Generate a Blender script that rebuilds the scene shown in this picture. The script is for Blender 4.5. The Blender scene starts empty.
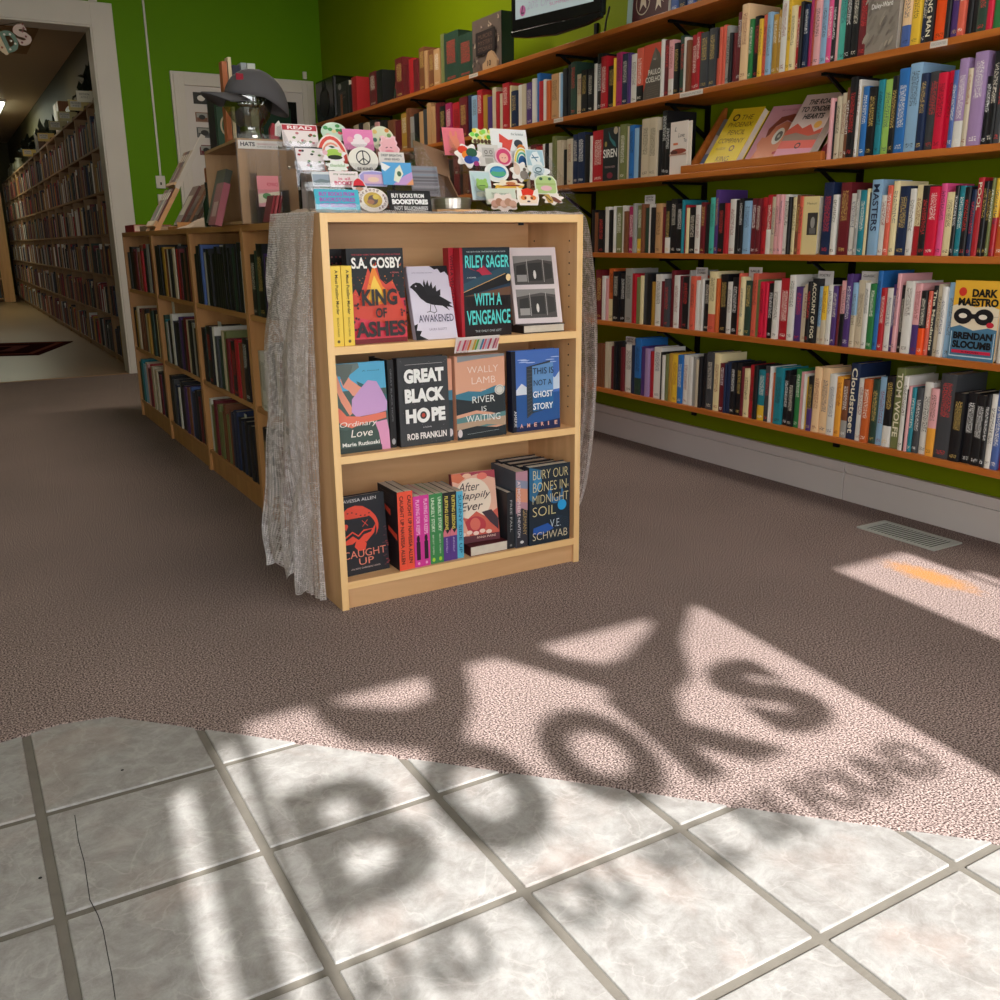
import bpy, math, random
from mathutils import Vector, Matrix, Euler
random.seed(11)
S = bpy.context.scene
COL = S.collection
PI = math.pi

# ------------------------------------------------------------------ colours
def srgb(h):
    h = h.lstrip('#'); out = []
    for i in (0, 2, 4):
        c = int(h[i:i+2], 16)/255
        out.append(c/12.92 if c <= .04045 else ((c+.055)/1.055)**2.4)
    return tuple(out)
PAL = {'w':('dfdcd6','white'),'c':('e8d8a8','cream'),'k':('16161b','black'),'g':('404247','dark grey'),'G':('9c9b97','grey'),
 'r':('b3202b','red'),'R':('6a1c26','maroon'),'o':('c9602a','rust'),'O':('f4551c','bright orange'),'y':('e8bd38','yellow'),
 'Y':('b48a34','ochre'),'n':('1b2a4c','navy'),'b':('2a6db4','blue'),'B':('8db2d2','pale blue'),'t':('1f8090','teal'),
 'T':('4fb8a8','turquoise'),'p':('4f3474','purple'),'P':('a487b4','lilac'),'m':('a82860','magenta'),'M':('e2a6aa','pale pink'),
 'v':('2c7a42','green'),'V':('2b4439','dark green'),'l':('9fca62','lime green'),'L':('73794a','olive'),'s':('d9614c','coral'),
 'u':('7a4a30','brown'),'U':('bf9468','tan'),'x':('cbbda4','beige'),'z':('d2163c','crimson'),'a':('eca33a','amber'),
 'e':('ecc79a','peach'),'q':('e0528c','hot pink'),'S':('4a64a4','slate blue')}
LIN = {k: srgb(v[0]) for k, v in PAL.items()}
def colr(c):
    if isinstance(c, tuple): return c
    return LIN[c] if c in LIN else srgb(c)

# ------------------------------------------------------------------ materials
def new_mat(name):
    m = bpy.data.materials.new(name); m.use_nodes = True
    nt = m.node_tree
    return m, nt, nt.nodes['Principled BSDF'], nt.nodes, nt.links
def simple(name, hexc, rough=.5, metal=0, bump=0, bscale=200, var=0, vscale=6):
    m, nt, b, N, L = new_mat(name)
    c = srgb(hexc); b.inputs['Base Color'].default_value = (*c, 1)
    b.inputs['Roughness'].default_value = rough; b.inputs['Metallic'].default_value = metal
    tc = N.new('ShaderNodeTexCoord')
    if var:
        nz = N.new('ShaderNodeTexNoise'); nz.inputs['Scale'].default_value = vscale; nz.inputs['Detail'].default_value = 5
        L.new(tc.outputs['Object'], nz.inputs['Vector'])
        mx = N.new('ShaderNodeMix'); mx.data_type = 'RGBA'
        mx.inputs[6].default_value = (*[x*(1-var) for x in c], 1); mx.inputs[7].default_value = (*[min(1, x*(1+var)) for x in c], 1)
        L.new(nz.outputs['Fac'], mx.inputs[0]); L.new(mx.outputs[2], b.inputs['Base Color'])
    if bump:
        nz = N.new('ShaderNodeTexNoise'); nz.inputs['Scale'].default_value = bscale; nz.inputs['Detail'].default_value = 3
        L.new(tc.outputs['Object'], nz.inputs['Vector'])
        bp = N.new('ShaderNodeBump'); bp.inputs['Strength'].default_value = bump; bp.inputs['Distance'].default_value = .002
        L.new(nz.outputs['Fac'], bp.inputs['Height']); L.new(bp.outputs['Normal'], b.inputs['Normal'])
    return m
def wood(name, c1, c2, rough=.45, axis='Y', scale=1.0, knots=0, knotcol='5a2c12'):
    m, nt, b, N, L = new_mat(name)
    tc = N.new('ShaderNodeTexCoord'); mp = N.new('ShaderNodeMapping')
    sc = {'X': (1.2, 14, 14), 'Y': (14, 1.2, 14), 'Z': (14, 14, 1.2)}[axis]
    mp.inputs['Scale'].default_value = [s*scale for s in sc]
    L.new(tc.outputs['Object'], mp.inputs['Vector'])
    nz = N.new('ShaderNodeTexNoise'); nz.inputs['Scale'].default_value = 3; nz.inputs['Detail'].default_value = 6; nz.inputs['Distortion'].default_value = .6
    L.new(mp.outputs[0], nz.inputs['Vector'])
    rp = N.new('ShaderNodeValToRGB'); rp.color_ramp.elements[0].position = .3; rp.color_ramp.elements[1].position = .7
    rp.color_ramp.elements[0].color = (*srgb(c1), 1); rp.color_ramp.elements[1].color = (*srgb(c2), 1)
    L.new(nz.outputs['Fac'], rp.inputs[0])
    last = rp.outputs[0]
    if knots:
        vo = N.new('ShaderNodeTexVoronoi'); vo.inputs['Scale'].default_value = 3.2
        mp2 = N.new('ShaderNodeMapping'); mp2.inputs['Scale'].default_value = (1, .55, 1)
        L.new(tc.outputs['Object'], mp2.inputs['Vector']); L.new(mp2.outputs[0], vo.inputs['Vector'])
        r2 = N.new('ShaderNodeValToRGB'); r2.color_ramp.elements[0].position = .02; r2.color_ramp.elements[1].position = .06
        r2.color_ramp.elements[0].color = (1, 1, 1, 1); r2.color_ramp.elements[1].color = (0, 0, 0, 1)
        L.new(vo.outputs['Distance'], r2.inputs[0])
        mx = N.new('ShaderNodeMix'); mx.data_type = 'RGBA'; L.new(r2.outputs[0], mx.inputs[0]); L.new(last, mx.inputs[6])
        mx.inputs[7].default_value = (*srgb(knotcol), 1); last = mx.outputs[2]
    L.new(last, b.inputs['Base Color']); b.inputs['Roughness'].default_value = rough
    bp = N.new('ShaderNodeBump'); bp.inputs['Strength'].default_value = .12; bp.inputs['Distance'].default_value = .001
    L.new(nz.outputs['Fac'], bp.inputs['Height']); L.new(bp.outputs['Normal'], b.inputs['Normal'])
    return m
def attr_mat(name, rough=.42, spine=False, spec=.5):
    m, nt, b, N, L = new_mat(name)
    a = N.new('ShaderNodeAttribute'); a.attribute_name = 'Col'
    b.inputs['Roughness'].default_value = rough; b.inputs['Specular IOR Level'].default_value = spec
    if not spine:
        L.new(a.outputs['Color'], b.inputs['Base Color']); return m
    ink = N.new('ShaderNodeAttribute'); ink.attribute_name = 'Ink'
    uv = N.new('ShaderNodeAttribute'); uv.attribute_name = 'spine'      # x across 0..1, y up 0..1, z seed
    uvm = N.new('ShaderNodeAttribute'); uvm.attribute_name = 'metric'   # metres + seed
    sp = N.new('ShaderNodeSeparateXYZ'); L.new(uv.outputs['Vector'], sp.inputs[0])
    def mth(op, x, y=None, c=None):
        n = N.new('ShaderNodeMath'); n.operation = op
        for i, v in enumerate((x, y, c)):
            if v is None: continue
            if isinstance(v, (int, float)): n.inputs[i].default_value = v
            else: L.new(v, n.inputs[i])
        return n.outputs[0]
    u, v, seed = sp.outputs[0], sp.outputs[1], sp.outputs[2]
    dx = mth('LESS_THAN', mth('ABSOLUTE', mth('SUBTRACT', u, .5)), .30)
    lo = mth('ADD', mth('MULTIPLY', seed, .25), .30); hi = mth('ADD', mth('MULTIPLY', seed, .12), .8)
    t1 = mth('MULTIPLY', mth('GREATER_THAN', v, lo), mth('LESS_THAN', v, hi))
    t2 = mth('MULTIPLY', mth('GREATER_THAN', v, .05), mth('LESS_THAN', v, .10))
    zone = mth('MAXIMUM', t1, t2)
    mp = N.new('ShaderNodeMapping'); mp.inputs['Scale'].default_value = (190, 190, 150)
    L.new(uvm.outputs['Vector'], mp.inputs['Vector'])
    nz = N.new('ShaderNodeTexNoise'); nz.inputs['Scale'].default_value = 1.6; nz.inputs['Detail'].default_value = 1.5
    L.new(mp.outputs[0], nz.inputs['Vector'])
    k = mth('MULTIPLY', mth('MULTIPLY', dx, zone), mth('GREATER_THAN', nz.outputs['Fac'], .53))
    k = mth('MULTIPLY', k, .85)
    mx = N.new('ShaderNodeMix'); mx.data_type = 'RGBA'
    L.new(k, mx.inputs[0]); L.new(a.outputs['Color'], mx.inputs[6]); L.new(ink.outputs['Color'], mx.inputs[7])
    L.new(mx.outputs[2], b.inputs['Base Color'])
    return m
def clear_plastic(name, fac=.12, tint=(1, 1, 1), rough=.08):
    m, nt, b, N, L = new_mat(name)
    tr = N.new('ShaderNodeBsdfTransparent'); tr.inputs[0].default_value = (*tint, 1)
    gl = N.new('ShaderNodeBsdfGlossy'); gl.inputs['Roughness'].default_value = rough
    mx = N.new('ShaderNodeMixShader')
    fr = N.new('ShaderNodeLayerWeight'); fr.inputs[0].default_value = .5
    pw = N.new('ShaderNodeMath'); pw.operation = 'POWER'; pw.inputs[1].default_value = 4; L.new(fr.outputs['Facing'], pw.inputs[0])
    ad = N.new('ShaderNodeMath'); ad.operation = 'MULTIPLY_ADD'; ad.inputs[1].default_value = .35; ad.inputs[2].default_value = fac; ad.use_clamp = True
    L.new(pw.outputs[0], ad.inputs[0]); L.new(ad.outputs[0], mx.inputs[0])
    L.new(tr.outputs[0], mx.inputs[1]); L.new(gl.outputs[0], mx.inputs[2])
    L.new(mx.outputs[0], N['Material Output'].inputs[0])
    return m
def emis(name, hexc, strength):
    m, nt, b, N, L = new_mat(name)
    b.inputs['Base Color'].default_value = (*srgb(hexc), 1)
    b.inputs['Emission Color'].default_value = (*srgb(hexc), 1); b.inputs['Emission Strength'].default_value = strength
    return m

def carpet_mat():
    m, nt, b, N, L = new_mat('loop_carpet')
    tc = N.new('ShaderNodeTexCoord')
    v = N.new('ShaderNodeTexVoronoi'); v.inputs['Scale'].default_value = 240
    L.new(tc.outputs['Object'], v.inputs['Vector'])
    n1 = N.new('ShaderNodeTexNoise'); n1.inputs['Scale'].default_value = 250; n1.inputs['Detail'].default_value = 1
    L.new(tc.outputs['Object'], n1.inputs['Vector'])
    n2 = N.new('ShaderNodeTexNoise'); n2.inputs['Scale'].default_value = 1.3; n2.inputs['Detail'].default_value = 4
    L.new(tc.outputs['Object'], n2.inputs['Vector'])
    rp = N.new('ShaderNodeValToRGB')
    e = rp.color_ramp.elements; e[0].position = .38; e[0].color = (*srgb('453836'), 1); e[1].position = .66; e[1].color = (*srgb('bdaaa4'), 1)
    L.new(n1.outputs['Fac'], rp.inputs[0])
    r2 = N.new('ShaderNodeValToRGB'); e = r2.color_ramp.elements; e[0].position = .3; e[0].color = (.86, .86, .86, 1); e[1].position = .7; e[1].color = (1.1, 1.08, 1.08, 1)
    L.new(n2.outputs['Fac'], r2.inputs[0])
    mu = N.new('ShaderNodeMix'); mu.data_type = 'RGBA'; mu.blend_type = 'MULTIPLY'; mu.inputs[0].default_value = 1
    L.new(rp.outputs[0], mu.inputs[6]); L.new(r2.outputs[0], mu.inputs[7])
    # orange stain on the pile by the wall
    mp = N.new('ShaderNodeMapping'); mp.vector_type = 'POINT'
    mp.inputs['Location'].default_value = (-2.478, -1.665, 0)
    L.new(tc.outputs['Object'], mp.inputs['Vector'])
    mp2 = N.new('ShaderNodeMapping'); mp2.inputs['Rotation'].default_value = (0, 0, math.radians(-5)); mp2.inputs['Scale'].default_value = (17, 6.2, 1)
    L.new(mp.outputs[0], mp2.inputs['Vector'])
    ln = N.new('ShaderNodeVectorMath'); ln.operation = 'LENGTH'; L.new(mp2.outputs[0], ln.inputs[0])
    nn = N.new('ShaderNodeTexNoise'); nn.inputs['Scale'].default_value = 40; L.new(tc.outputs['Object'], nn.inputs['Vector'])
    ad = N.new('ShaderNodeMath'); ad.operation = 'MULTIPLY_ADD'; ad.inputs[1].default_value = .9; L.new(nn.outputs['Fac'], ad.inputs[0]); L.new(ln.outputs['Value'], ad.inputs[2])
    r3 = N.new('ShaderNodeValToRGB'); e = r3.color_ramp.elements; e[0].position = .55; e[0].color = (.75, .75, .75, 1); e[1].position = 1.0; e[1].color = (0, 0, 0, 1)
    hf = N.new('ShaderNodeMath'); hf.operation = 'MULTIPLY'; hf.inputs[1].default_value = .62; L.new(ad.outputs[0], hf.inputs[0]); L.new(hf.outputs[0], r3.inputs[0])
    mx = N.new('ShaderNodeMix'); mx.data_type = 'RGBA'; L.new(r3.outputs[0], mx.inputs[0]); L.new(mu.outputs[2], mx.inputs[6]); mx.inputs[7].default_value = (*srgb('b07a3a'), 1)
    L.new(mx.outputs[2], b.inputs['Base Color'])
    b.inputs['Roughness'].default_value = .95; b.inputs['Specular IOR Level'].default_value = .1
    bp = N.new('ShaderNodeBump'); bp.inputs['Strength'].default_value = .6; bp.inputs['Distance'].default_value = .002
    L.new(v.outputs['Distance'], bp.inputs['Height']); L.new(bp.outputs['Normal'], b.inputs['Normal'])
    return m
def tile_mat():
    m, nt, b, N, L = new_mat('glazed_tile')
    tc = N.new('ShaderNodeTexCoord')
    n1 = N.new('ShaderNodeTexNoise'); n1.inputs['Scale'].default_value = 17; n1.inputs['Detail'].default_value = 12; n1.inputs['Roughness'].default_value = .78; n1.inputs['Distortion'].default_value = .35
    n2 = N.new('ShaderNodeTexNoise'); n2.inputs['Scale'].default_value = 4.2; n2.inputs['Detail'].default_value = 5; n2.inputs['Distortion'].default_value = .8
    n3 = N.new('ShaderNodeTexNoise'); n3.inputs['Scale'].default_value = 60; n3.inputs['Detail'].default_value = 3
    for n in (n1, n2, n3): L.new(tc.outputs['Object'], n.inputs['Vector'])
    r1 = N.new('ShaderNodeValToRGB'); e = r1.color_ramp.elements
    e[0].position = .36; e[0].color = (*srgb('827e7b'), 1); e[1].position = .64; e[1].color = (*srgb('a5a4a2'), 1)
    L.new(n1.outputs['Fac'], r1.inputs[0])
    r2 = N.new('ShaderNodeValToRGB'); e = r2.color_ramp.elements
    e[0].position = .54; e[0].color = (0, 0, 0, 1); e[1].position = .76; e[1].color = (.45, .45, .45, 1)
    L.new(n2.outputs['Fac'], r2.inputs[0])
    mx = N.new('ShaderNodeMix'); mx.data_type = 'RGBA'; L.new(r2.outputs[0], mx.inputs[0]); L.new(r1.outputs[0], mx.inputs[6]); mx.inputs[7].default_value = (*srgb('a58c80'), 1)
    # thin pale veins
    r4 = N.new('ShaderNodeValToRGB'); e = r4.color_ramp.elements
    e[0].position = .485; e[0].color = (0, 0, 0, 1); e[1].position = .5; e[1].color = (.28, .28, .28, 1)
    e2 = r4.color_ramp.elements.new(.515); e2.color = (0, 0, 0, 1)
    n4 = N.new('ShaderNodeTexNoise'); n4.inputs['Scale'].default_value = 7; n4.inputs['Detail'].default_value = 7; n4.inputs['Distortion'].default_value = .9
    L.new(tc.outputs['Object'], n4.inputs['Vector']); L.new(n4.outputs['Fac'], r4.inputs[0])
    m2 = N.new('ShaderNodeMix'); m2.data_type = 'RGBA'; L.new(r4.outputs[0], m2.inputs[0]); L.new(mx.outputs[2], m2.inputs[6]); m2.inputs[7].default_value = (*srgb('bdbab6'), 1)
    L.new(m2.outputs[2], b.inputs['Base Color'])
    b.inputs['Roughness'].default_value = .38; b.inputs['Specular IOR Level'].default_value = .4
    bp = N.new('ShaderNodeBump'); bp.inputs['Strength'].default_value = .6; bp.inputs['Distance'].default_value = .003
    L.new(n1.outputs['Fac'], bp.inputs['Height']); L.new(bp.outputs['Normal'], b.inputs['Normal'])
    return m
def paint(name, c1, c2, scale=1.5, rough=.6):
    m, nt, b, N, L = new_mat(name)
    tc = N.new('ShaderNodeTexCoord'); n = N.new('ShaderNodeTexNoise'); n.inputs['Scale'].default_value = scale; n.inputs['Detail'].default_value = 5
    L.new(tc.outputs['Object'], n.inputs['Vector'])
    mx = N.new('ShaderNodeMix'); mx.data_type = 'RGBA'; mx.inputs[6].default_value = (*srgb(c1), 1); mx.inputs[7].default_value = (*srgb(c2), 1)
    L.new(n.outputs['Fac'], mx.inputs[0]); L.new(mx.outputs[2], b.inputs['Base Color']); b.inputs['Roughness'].default_value = rough; b.inputs['Specular IOR Level'].default_value = .15
    n2 = N.new('ShaderNodeTexNoise'); n2.inputs['Scale'].default_value = 120; L.new(tc.outputs['Object'], n2.inputs['Vector'])
    bp = N.new('ShaderNodeBump'); bp.inputs['Strength'].default_value = .15; bp.inputs['Distance'].default_value = .001
    L.new(n2.outputs['Fac'], bp.inputs['Height']); L.new(bp.outputs['Normal'], b.inputs['Normal'])
    return m
def lace_mat():
    m, nt, b, N, L = new_mat('sequin_net')
    uv = N.new('ShaderNodeUVMap'); uv.uv_map = 'UVMap'
    sp = N.new('ShaderNodeSeparateXYZ'); L.new(uv.outputs[0], sp.inputs[0])
    def mth(op, x, y=None):
        n = N.new('ShaderNodeMath'); n.operation = op
        for i, v in enumerate((x, y)):
            if v is None: continue
            if isinstance(v, (int, float)): n.inputs[i].default_value = v
            else: L.new(v, n.inputs[i])
        return n.outputs[0]
    wx = mth('GREATER_THAN', mth('SINE', mth('MULTIPLY', sp.outputs[0], 2*PI/.0065)), -.1)
    wy = mth('GREATER_THAN', mth('SINE', mth('MULTIPLY', sp.outputs[1], 2*PI/.0065)), .0)
    net = mth('MAXIMUM', wx, wy)
    nz = N.new('ShaderNodeTexNoise'); nz.inputs['Scale'].default_value = 42; nz.inputs['Detail'].default_value = 4; nz.inputs['Distortion'].default_value = 1.5
    L.new(uv.outputs[0], nz.inputs['Vector'])
    thick = mth('GREATER_THAN', nz.outputs['Fac'], .5)
    al = mth('MINIMUM', mth('ADD', mth('MULTIPLY', net, .62), mth('MULTIPLY', thick, .3)), .95)
    vo = N.new('ShaderNodeTexVoronoi'); vo.inputs['Scale'].default_value = 330; L.new(uv.outputs[0], vo.inputs['Vector'])
    rp = N.new('ShaderNodeValToRGB'); e = rp.color_ramp.elements; e[0].position = .0; e[0].color = (*srgb('d0c8d0'), 1); e[1].position = 1; e[1].color = (*srgb('fffcfa'), 1)
    sv = N.new('ShaderNodeSeparateColor'); L.new(vo.outputs['Color'], sv.inputs[0]); L.new(sv.outputs[0], rp.inputs[0])
    L.new(rp.outputs[0], b.inputs['Base Color']); b.inputs['Roughness'].default_value = .3; b.inputs['Metallic'].default_value = .1; b.inputs['Specular IOR Level'].default_value = 1.0
    nm = N.new('ShaderNodeBump'); nm.inputs['Strength'].default_value = 1; nm.inputs['Distance'].default_value = .006
    L.new(sv.outputs[1], nm.inputs['Height']); L.new(nm.outputs['Normal'], b.inputs['Normal'])
    L.new(al, b.inputs['Alpha'])
    tl = N.new('ShaderNodeBsdfTranslucent'); tl.inputs[0].default_value = (1, .98, .97, 1); tr = N.new('ShaderNodeBsdfTransparent')
    m1 = N.new('ShaderNodeMixShader'); L.new(al, m1.inputs[0]); L.new(tr.outputs[0], m1.inputs[1]); L.new(tl.outputs[0], m1.inputs[2])
    m2 = N.new('ShaderNodeMixShader'); m2.inputs[0].default_value = .38; L.new(b.outputs[0], m2.inputs[1]); L.new(m1.outputs[0], m2.inputs[2]); L.new(m2.outputs[0], N['Material Output'].inputs[0])
    return m

M = {}
M['carpet'] = carpet_mat(); M['tile'] = tile_mat()
M['grout'] = simple('grout', '6c675f', .9, bump=.4, bscale=150, var=.2, vscale=25)
M['green'] = paint('green_wall_paint', '5a8a00', '649400')
M['olive'] = paint('olive_wall_paint', '728600', '7e9004')  # yellower than the back wall's green, on both side walls
M['plaster'] = paint('ceiling_plaster', 'cfcac0', 'd8d3ca')
M['white'] = paint('white_trim_paint', 'd4cec8', 'e0dad4', 4, .45)
M['trim'] = paint('old_trim_paint', 'cfc8c6', 'e2dcda', 3, .5)
M['birch'] = wood('birch_veneer', 'd0a070', 'e4b888', .4, 'X', .5)
M['birchv'] = wood('birch_veneer_upright', 'd0a070', 'e4b888', .4, 'Z', .5)
M['birchd'] = wood('honey_veneer', 'b27c48', 'ca945a', .45, 'Z', .5)
M['birchh'] = wood('honey_veneer_flat', 'b27c48', 'ca945a', .45, 'Y', .5)
M['edge'] = wood('birch_edging', 'f0c284', 'fad49c', .35, 'X', .5)
M['edgev'] = wood('birch_edging_upright', 'f0c284', 'fad49c', .35, 'Z', .5)
M['pine'] = wood('orange_pine_board', 'a85a1e', 'c47430', .4, 'Y', .8, knots=1)
M['ply'] = wood('plywood_crate', 'b08a62', 'c49c72', .6, 'Z', .6)
M['brown_wood'] = wood('brown_shelving', '8a6844', 'a07c54', .55, 'Z', .6)
M['black_metal'] = simple('black_bracket_metal', '121214', .45, .6)
M['vent'] = simple('painted_steel', 'b9bdb8', .45, .3)
M['dark'] = simple('dark_slot', '1c1c1e', .8)
M['paper'] = simple('page_edges', 'd8cfc0', .8, bump=.5, bscale=600, var=.1, vscale=60)
M['print'] = attr_mat('printed_card', .4)
M['cover'] = attr_mat('book_cover', .45, True)
M['coverplain'] = attr_mat('plain_book_cover', .5); M['woven'] = attr_mat('woven_rug', .95, spec=0)
M['acrylic'] = clear_plastic('clear_acrylic', .055, (.96, .96, .97))
M['glass'] = clear_plastic('clear_glass', .24, (.66, .70, .64), .06)
M['wrap'] = clear_plastic('plastic_wrap', .03, (.97, .97, .97), .35)
M['lace'] = lace_mat()
M['tv'] = simple('tv_casing', '0c0c10', .25)
M['cap'] = simple('cap_cloth', '58565a', .9, bump=.5, bscale=500, var=.15)
M['capred'] = simple('red_patch', 'a8283c', .8)
M['tin'] = simple('brushed_tin', 'b5aea4', .3, .9)
M['card'] = simple('brown_cardboard', '8a6a50', .8, bump=.2, bscale=80, var=.1)
M['vinyl'] = simple('cream_vinyl_floor', '8e7250', .3, var=.08, vscale=2)
M['fabric'] = simple('cream_fabric', 'd6bfae', .85, bump=.4, bscale=200)
M['wire'] = simple('black_wire', '15151a', .5)
M['tube'] = emis('fluorescent_diffuser', 'eef6dc', 5)
M['screen'] = emis('tv_screen', 'a9b8bc', .28)
M['sign_black'] = simple('black_vinyl_lettering', '101010', .6)
M['plant'] = simple('dark_foliage', '232b1c', .8, var=.3)

# ------------------------------------------------------------------ object helpers
def props(o, label=None, cat=None, group=None, kind=None):
    if label: o['label'] = label
    if cat: o['category'] = cat
    if group: o['group'] = group
    if kind: o['kind'] = kind
    return o
class Geo:
    """collects faces for one mesh"""
    def __init__(s): s.v = []; s.f = []; s.c = []; s.ink = []; s.sp = []; s.mt = []; s.mi = []; s.smooth = False
    def face(s, idx, col=None, ink=None, sp=None, mt=None, mi=0):
        s.f.append(idx); s.c.append(col); s.ink.append(ink); s.sp.append(sp); s.mt.append(mt); s.mi.append(mi)
    def box(s, x0, x1, y0, y1, z0, z1, col=None, T=None, mi=0):
        b = len(s.v)
        P = [(x, y, z) for z in (z0, z1) for y in (y0, y1) for x in (x0, x1)]
        if T is not None: P = [tuple(T @ Vector(p)) for p in P]
        s.v += P
        for q in ((0,2,3,1),(4,5,7,6),(0,1,5,4),(2,6,7,3),(0,4,6,2),(1,3,7,5)): s.face([b+i for i in q], col, mi=mi)
        return s
    def prism(s, pts, a0, a1, axis='z', col=None, T=None, mi=0):
        """extrude polygon (list of 2d) along axis"""
        def mk(p, a): return {'z': (p[0], p[1], a), 'y': (p[0], a, p[1]), 'x': (a, p[0], p[1])}[axis]
        b = len(s.v); n = len(pts)
        P = [mk(p, a0) for p in pts]+[mk(p, a1) for p in pts]
        if T is not None: P = [tuple(T @ Vector(p)) for p in P]
        s.v += P
        s.face([b+i for i in range(n)][::-1], col, mi=mi); s.face([b+n+i for i in range(n)], col, mi=mi)
        for i in range(n):
            j = (i+1) % n; s.face([b+i, b+j, b+n+j, b+n+i], col, mi=mi)
        return s
    def cyl(s, c, r, a0, a1, axis='z', n=16, col=None, r2=None, T=None, mi=0):
        b = len(s.v); r2 = r if r2 is None else r2
        for a, rr in ((a0, r), (a1, r2)):
            for i in range(n):
                t = 2*PI*i/n; p = (c[0]+rr*math.cos(t), c[1]+rr*math.sin(t))
                q = {'z': (p[0], p[1], a), 'y': (p[0], a, p[1]), 'x': (a, p[0], p[1])}[axis]
                s.v.append(tuple(T @ Vector(q)) if T is not None else q)
        s.face([b+i for i in range(n)][::-1], col, mi=mi); s.face([b+n+i for i in range(n)], col, mi=mi)
        for i in range(n):
            j = (i+1) % n; s.face([b+i, b+j, b+n+j, b+n+i], col, mi=mi)
        return s
    def tube(s, path, r, n=6, col=None):
        b = len(s.v); m = len(path); path = [Vector(p) for p in path]
        for i, p in enumerate(path):
            d = (path[min(i+1, m-1)]-path[max(i-1, 0)]).normalized()
            u = d.cross(Vector((0, 0, 1)));
            if u.length < .01: u = d.cross(Vector((1, 0, 0)))
            u.normalize(); w = d.cross(u)
            for k in range(n):
                t = 2*PI*k/n; s.v.append(tuple(p+u*r*math.cos(t)+w*r*math.sin(t)))
        for i in range(m-1):
            for k in range(n):
                l = (k+1) % n; s.face([b+i*n+k, b+i*n+l, b+(i+1)*n+l, b+(i+1)*n+k], col)
        s.face([b+k for k in range(n)][::-1], col); s.face([b+(m-1)*n+k for k in range(n)], col)
        return s
    def lathe(s, prof, n=24, c=(0, 0), col=None, sx=1, sy=1):
        b = len(s.v); m = len(prof)
        for r, z in prof:
            for k in range(n):
                t = 2*PI*k/n; s.v.append((c[0]+sx*r*math.cos(t), c[1]+sy*r*math.sin(t), z))
        for i in range(m-1):
            for k in range(n):
                l = (k+1) % n; s.face([b+i*n+k, b+i*n+l, b+(i+1)*n+l, b+(i+1)*n+k], col)
        s.face([b+k for k in range(n)][::-1], col); s.face([b+(m-1)*n+k for k in range(n)], col)
        return s
    def build(s, name, mat, parent=None, loc=(0, 0, 0), rot=(0, 0, 0), bevel=0, smooth=False):
        me = bpy.data.meshes.new(name); me.from_pydata(s.v, [], s.f)
        mats = mat if isinstance(mat, (list, tuple)) else [mat]
        for m in mats: me.materials.append(m)
        if len(mats) > 1: me.polygons.foreach_set('material_index', s.mi)
        if any(c is not None for c in s.c):
            def put(nm, src, dflt, typ='FLOAT_COLOR', dim=4):
                at = me.attributes.new(nm, typ, 'CORNER'); buf = []
                for fi, f in enumerate(s.f):
                    x = src[fi]
                    for k in range(len(f)):
                        y = dflt if x is None else (x[k] if isinstance(x, list) else x)
                        if dim == 4: buf += [y[0], y[1], y[2], 1]
                        else: buf += list(y)
                at.data.foreach_set('color' if dim == 4 else 'vector', buf)
            put('Col', s.c, (.5, .5, .5))
            if any(x is not None for x in s.sp):
                put('Ink', s.ink, (.5, .5, .5))
                put('spine', s.sp, (9, 9, 0), 'FLOAT_VECTOR', 3); put('metric', s.mt, (0, 0, 0), 'FLOAT_VECTOR', 3)
        if smooth: me.polygons.foreach_set('use_smooth', [True]*len(me.polygons))
        me.update()
        o = bpy.data.objects.new(name, me); COL.objects.link(o)
        o.location = loc; o.rotation_euler = rot
        if parent is not None: o.parent = parent
        if bevel:
            md = o.modifiers.new('bevel', 'BEVEL'); md.width = bevel; md.segments = 2; md.limit_method = 'ANGLE'; md.angle_limit = .8
        return o
def empty(name, loc=(0, 0, 0), rot=(0, 0, 0)):
    o = bpy.data.objects.new(name, None); COL.objects.link(o); o.location = loc; o.rotation_euler = rot; o.empty_display_size = .05
    return o
def B(*a, **k): return Geo().box(*a, **k)

_tc = {}
def text_geo(txt, bold=0.0, shear=0.0):
    key = (txt, bold, shear)
    if key in _tc: return _tc[key]
    cu = bpy.data.curves.new('lettering', 'FONT'); cu.body = txt; cu.fill_mode = 'FRONT'; cu.size = 1; cu.offset = bold; cu.shear = shear
    cu.resolution_u = 3
    o = bpy.data.objects.new('lettering', cu); COL.objects.link(o)
    bpy.context.view_layer.update()
    dg = bpy.context.evaluated_depsgraph_get()
    me = bpy.data.meshes.new_from_object(o.evaluated_get(dg))
    vs = [tuple(v.co)[:2] for v in me.vertices]; fs = [list(p.vertices) for p in me.polygons]
    bpy.data.objects.remove(o); bpy.data.curves.remove(cu); bpy.data.meshes.remove(me)
    if vs:
        x0 = min(v[0] for v in vs); x1 = max(v[0] for v in vs); y0 = min(v[1] for v in vs); y1 = max(v[1] for v in vs)
        vs = [((v[0]-x0)/(x1-x0+1e-9), (v[1]-y0)/(y1-y0+1e-9)) for v in vs]
    _tc[key] = (vs, fs); return _tc[key]

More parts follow.
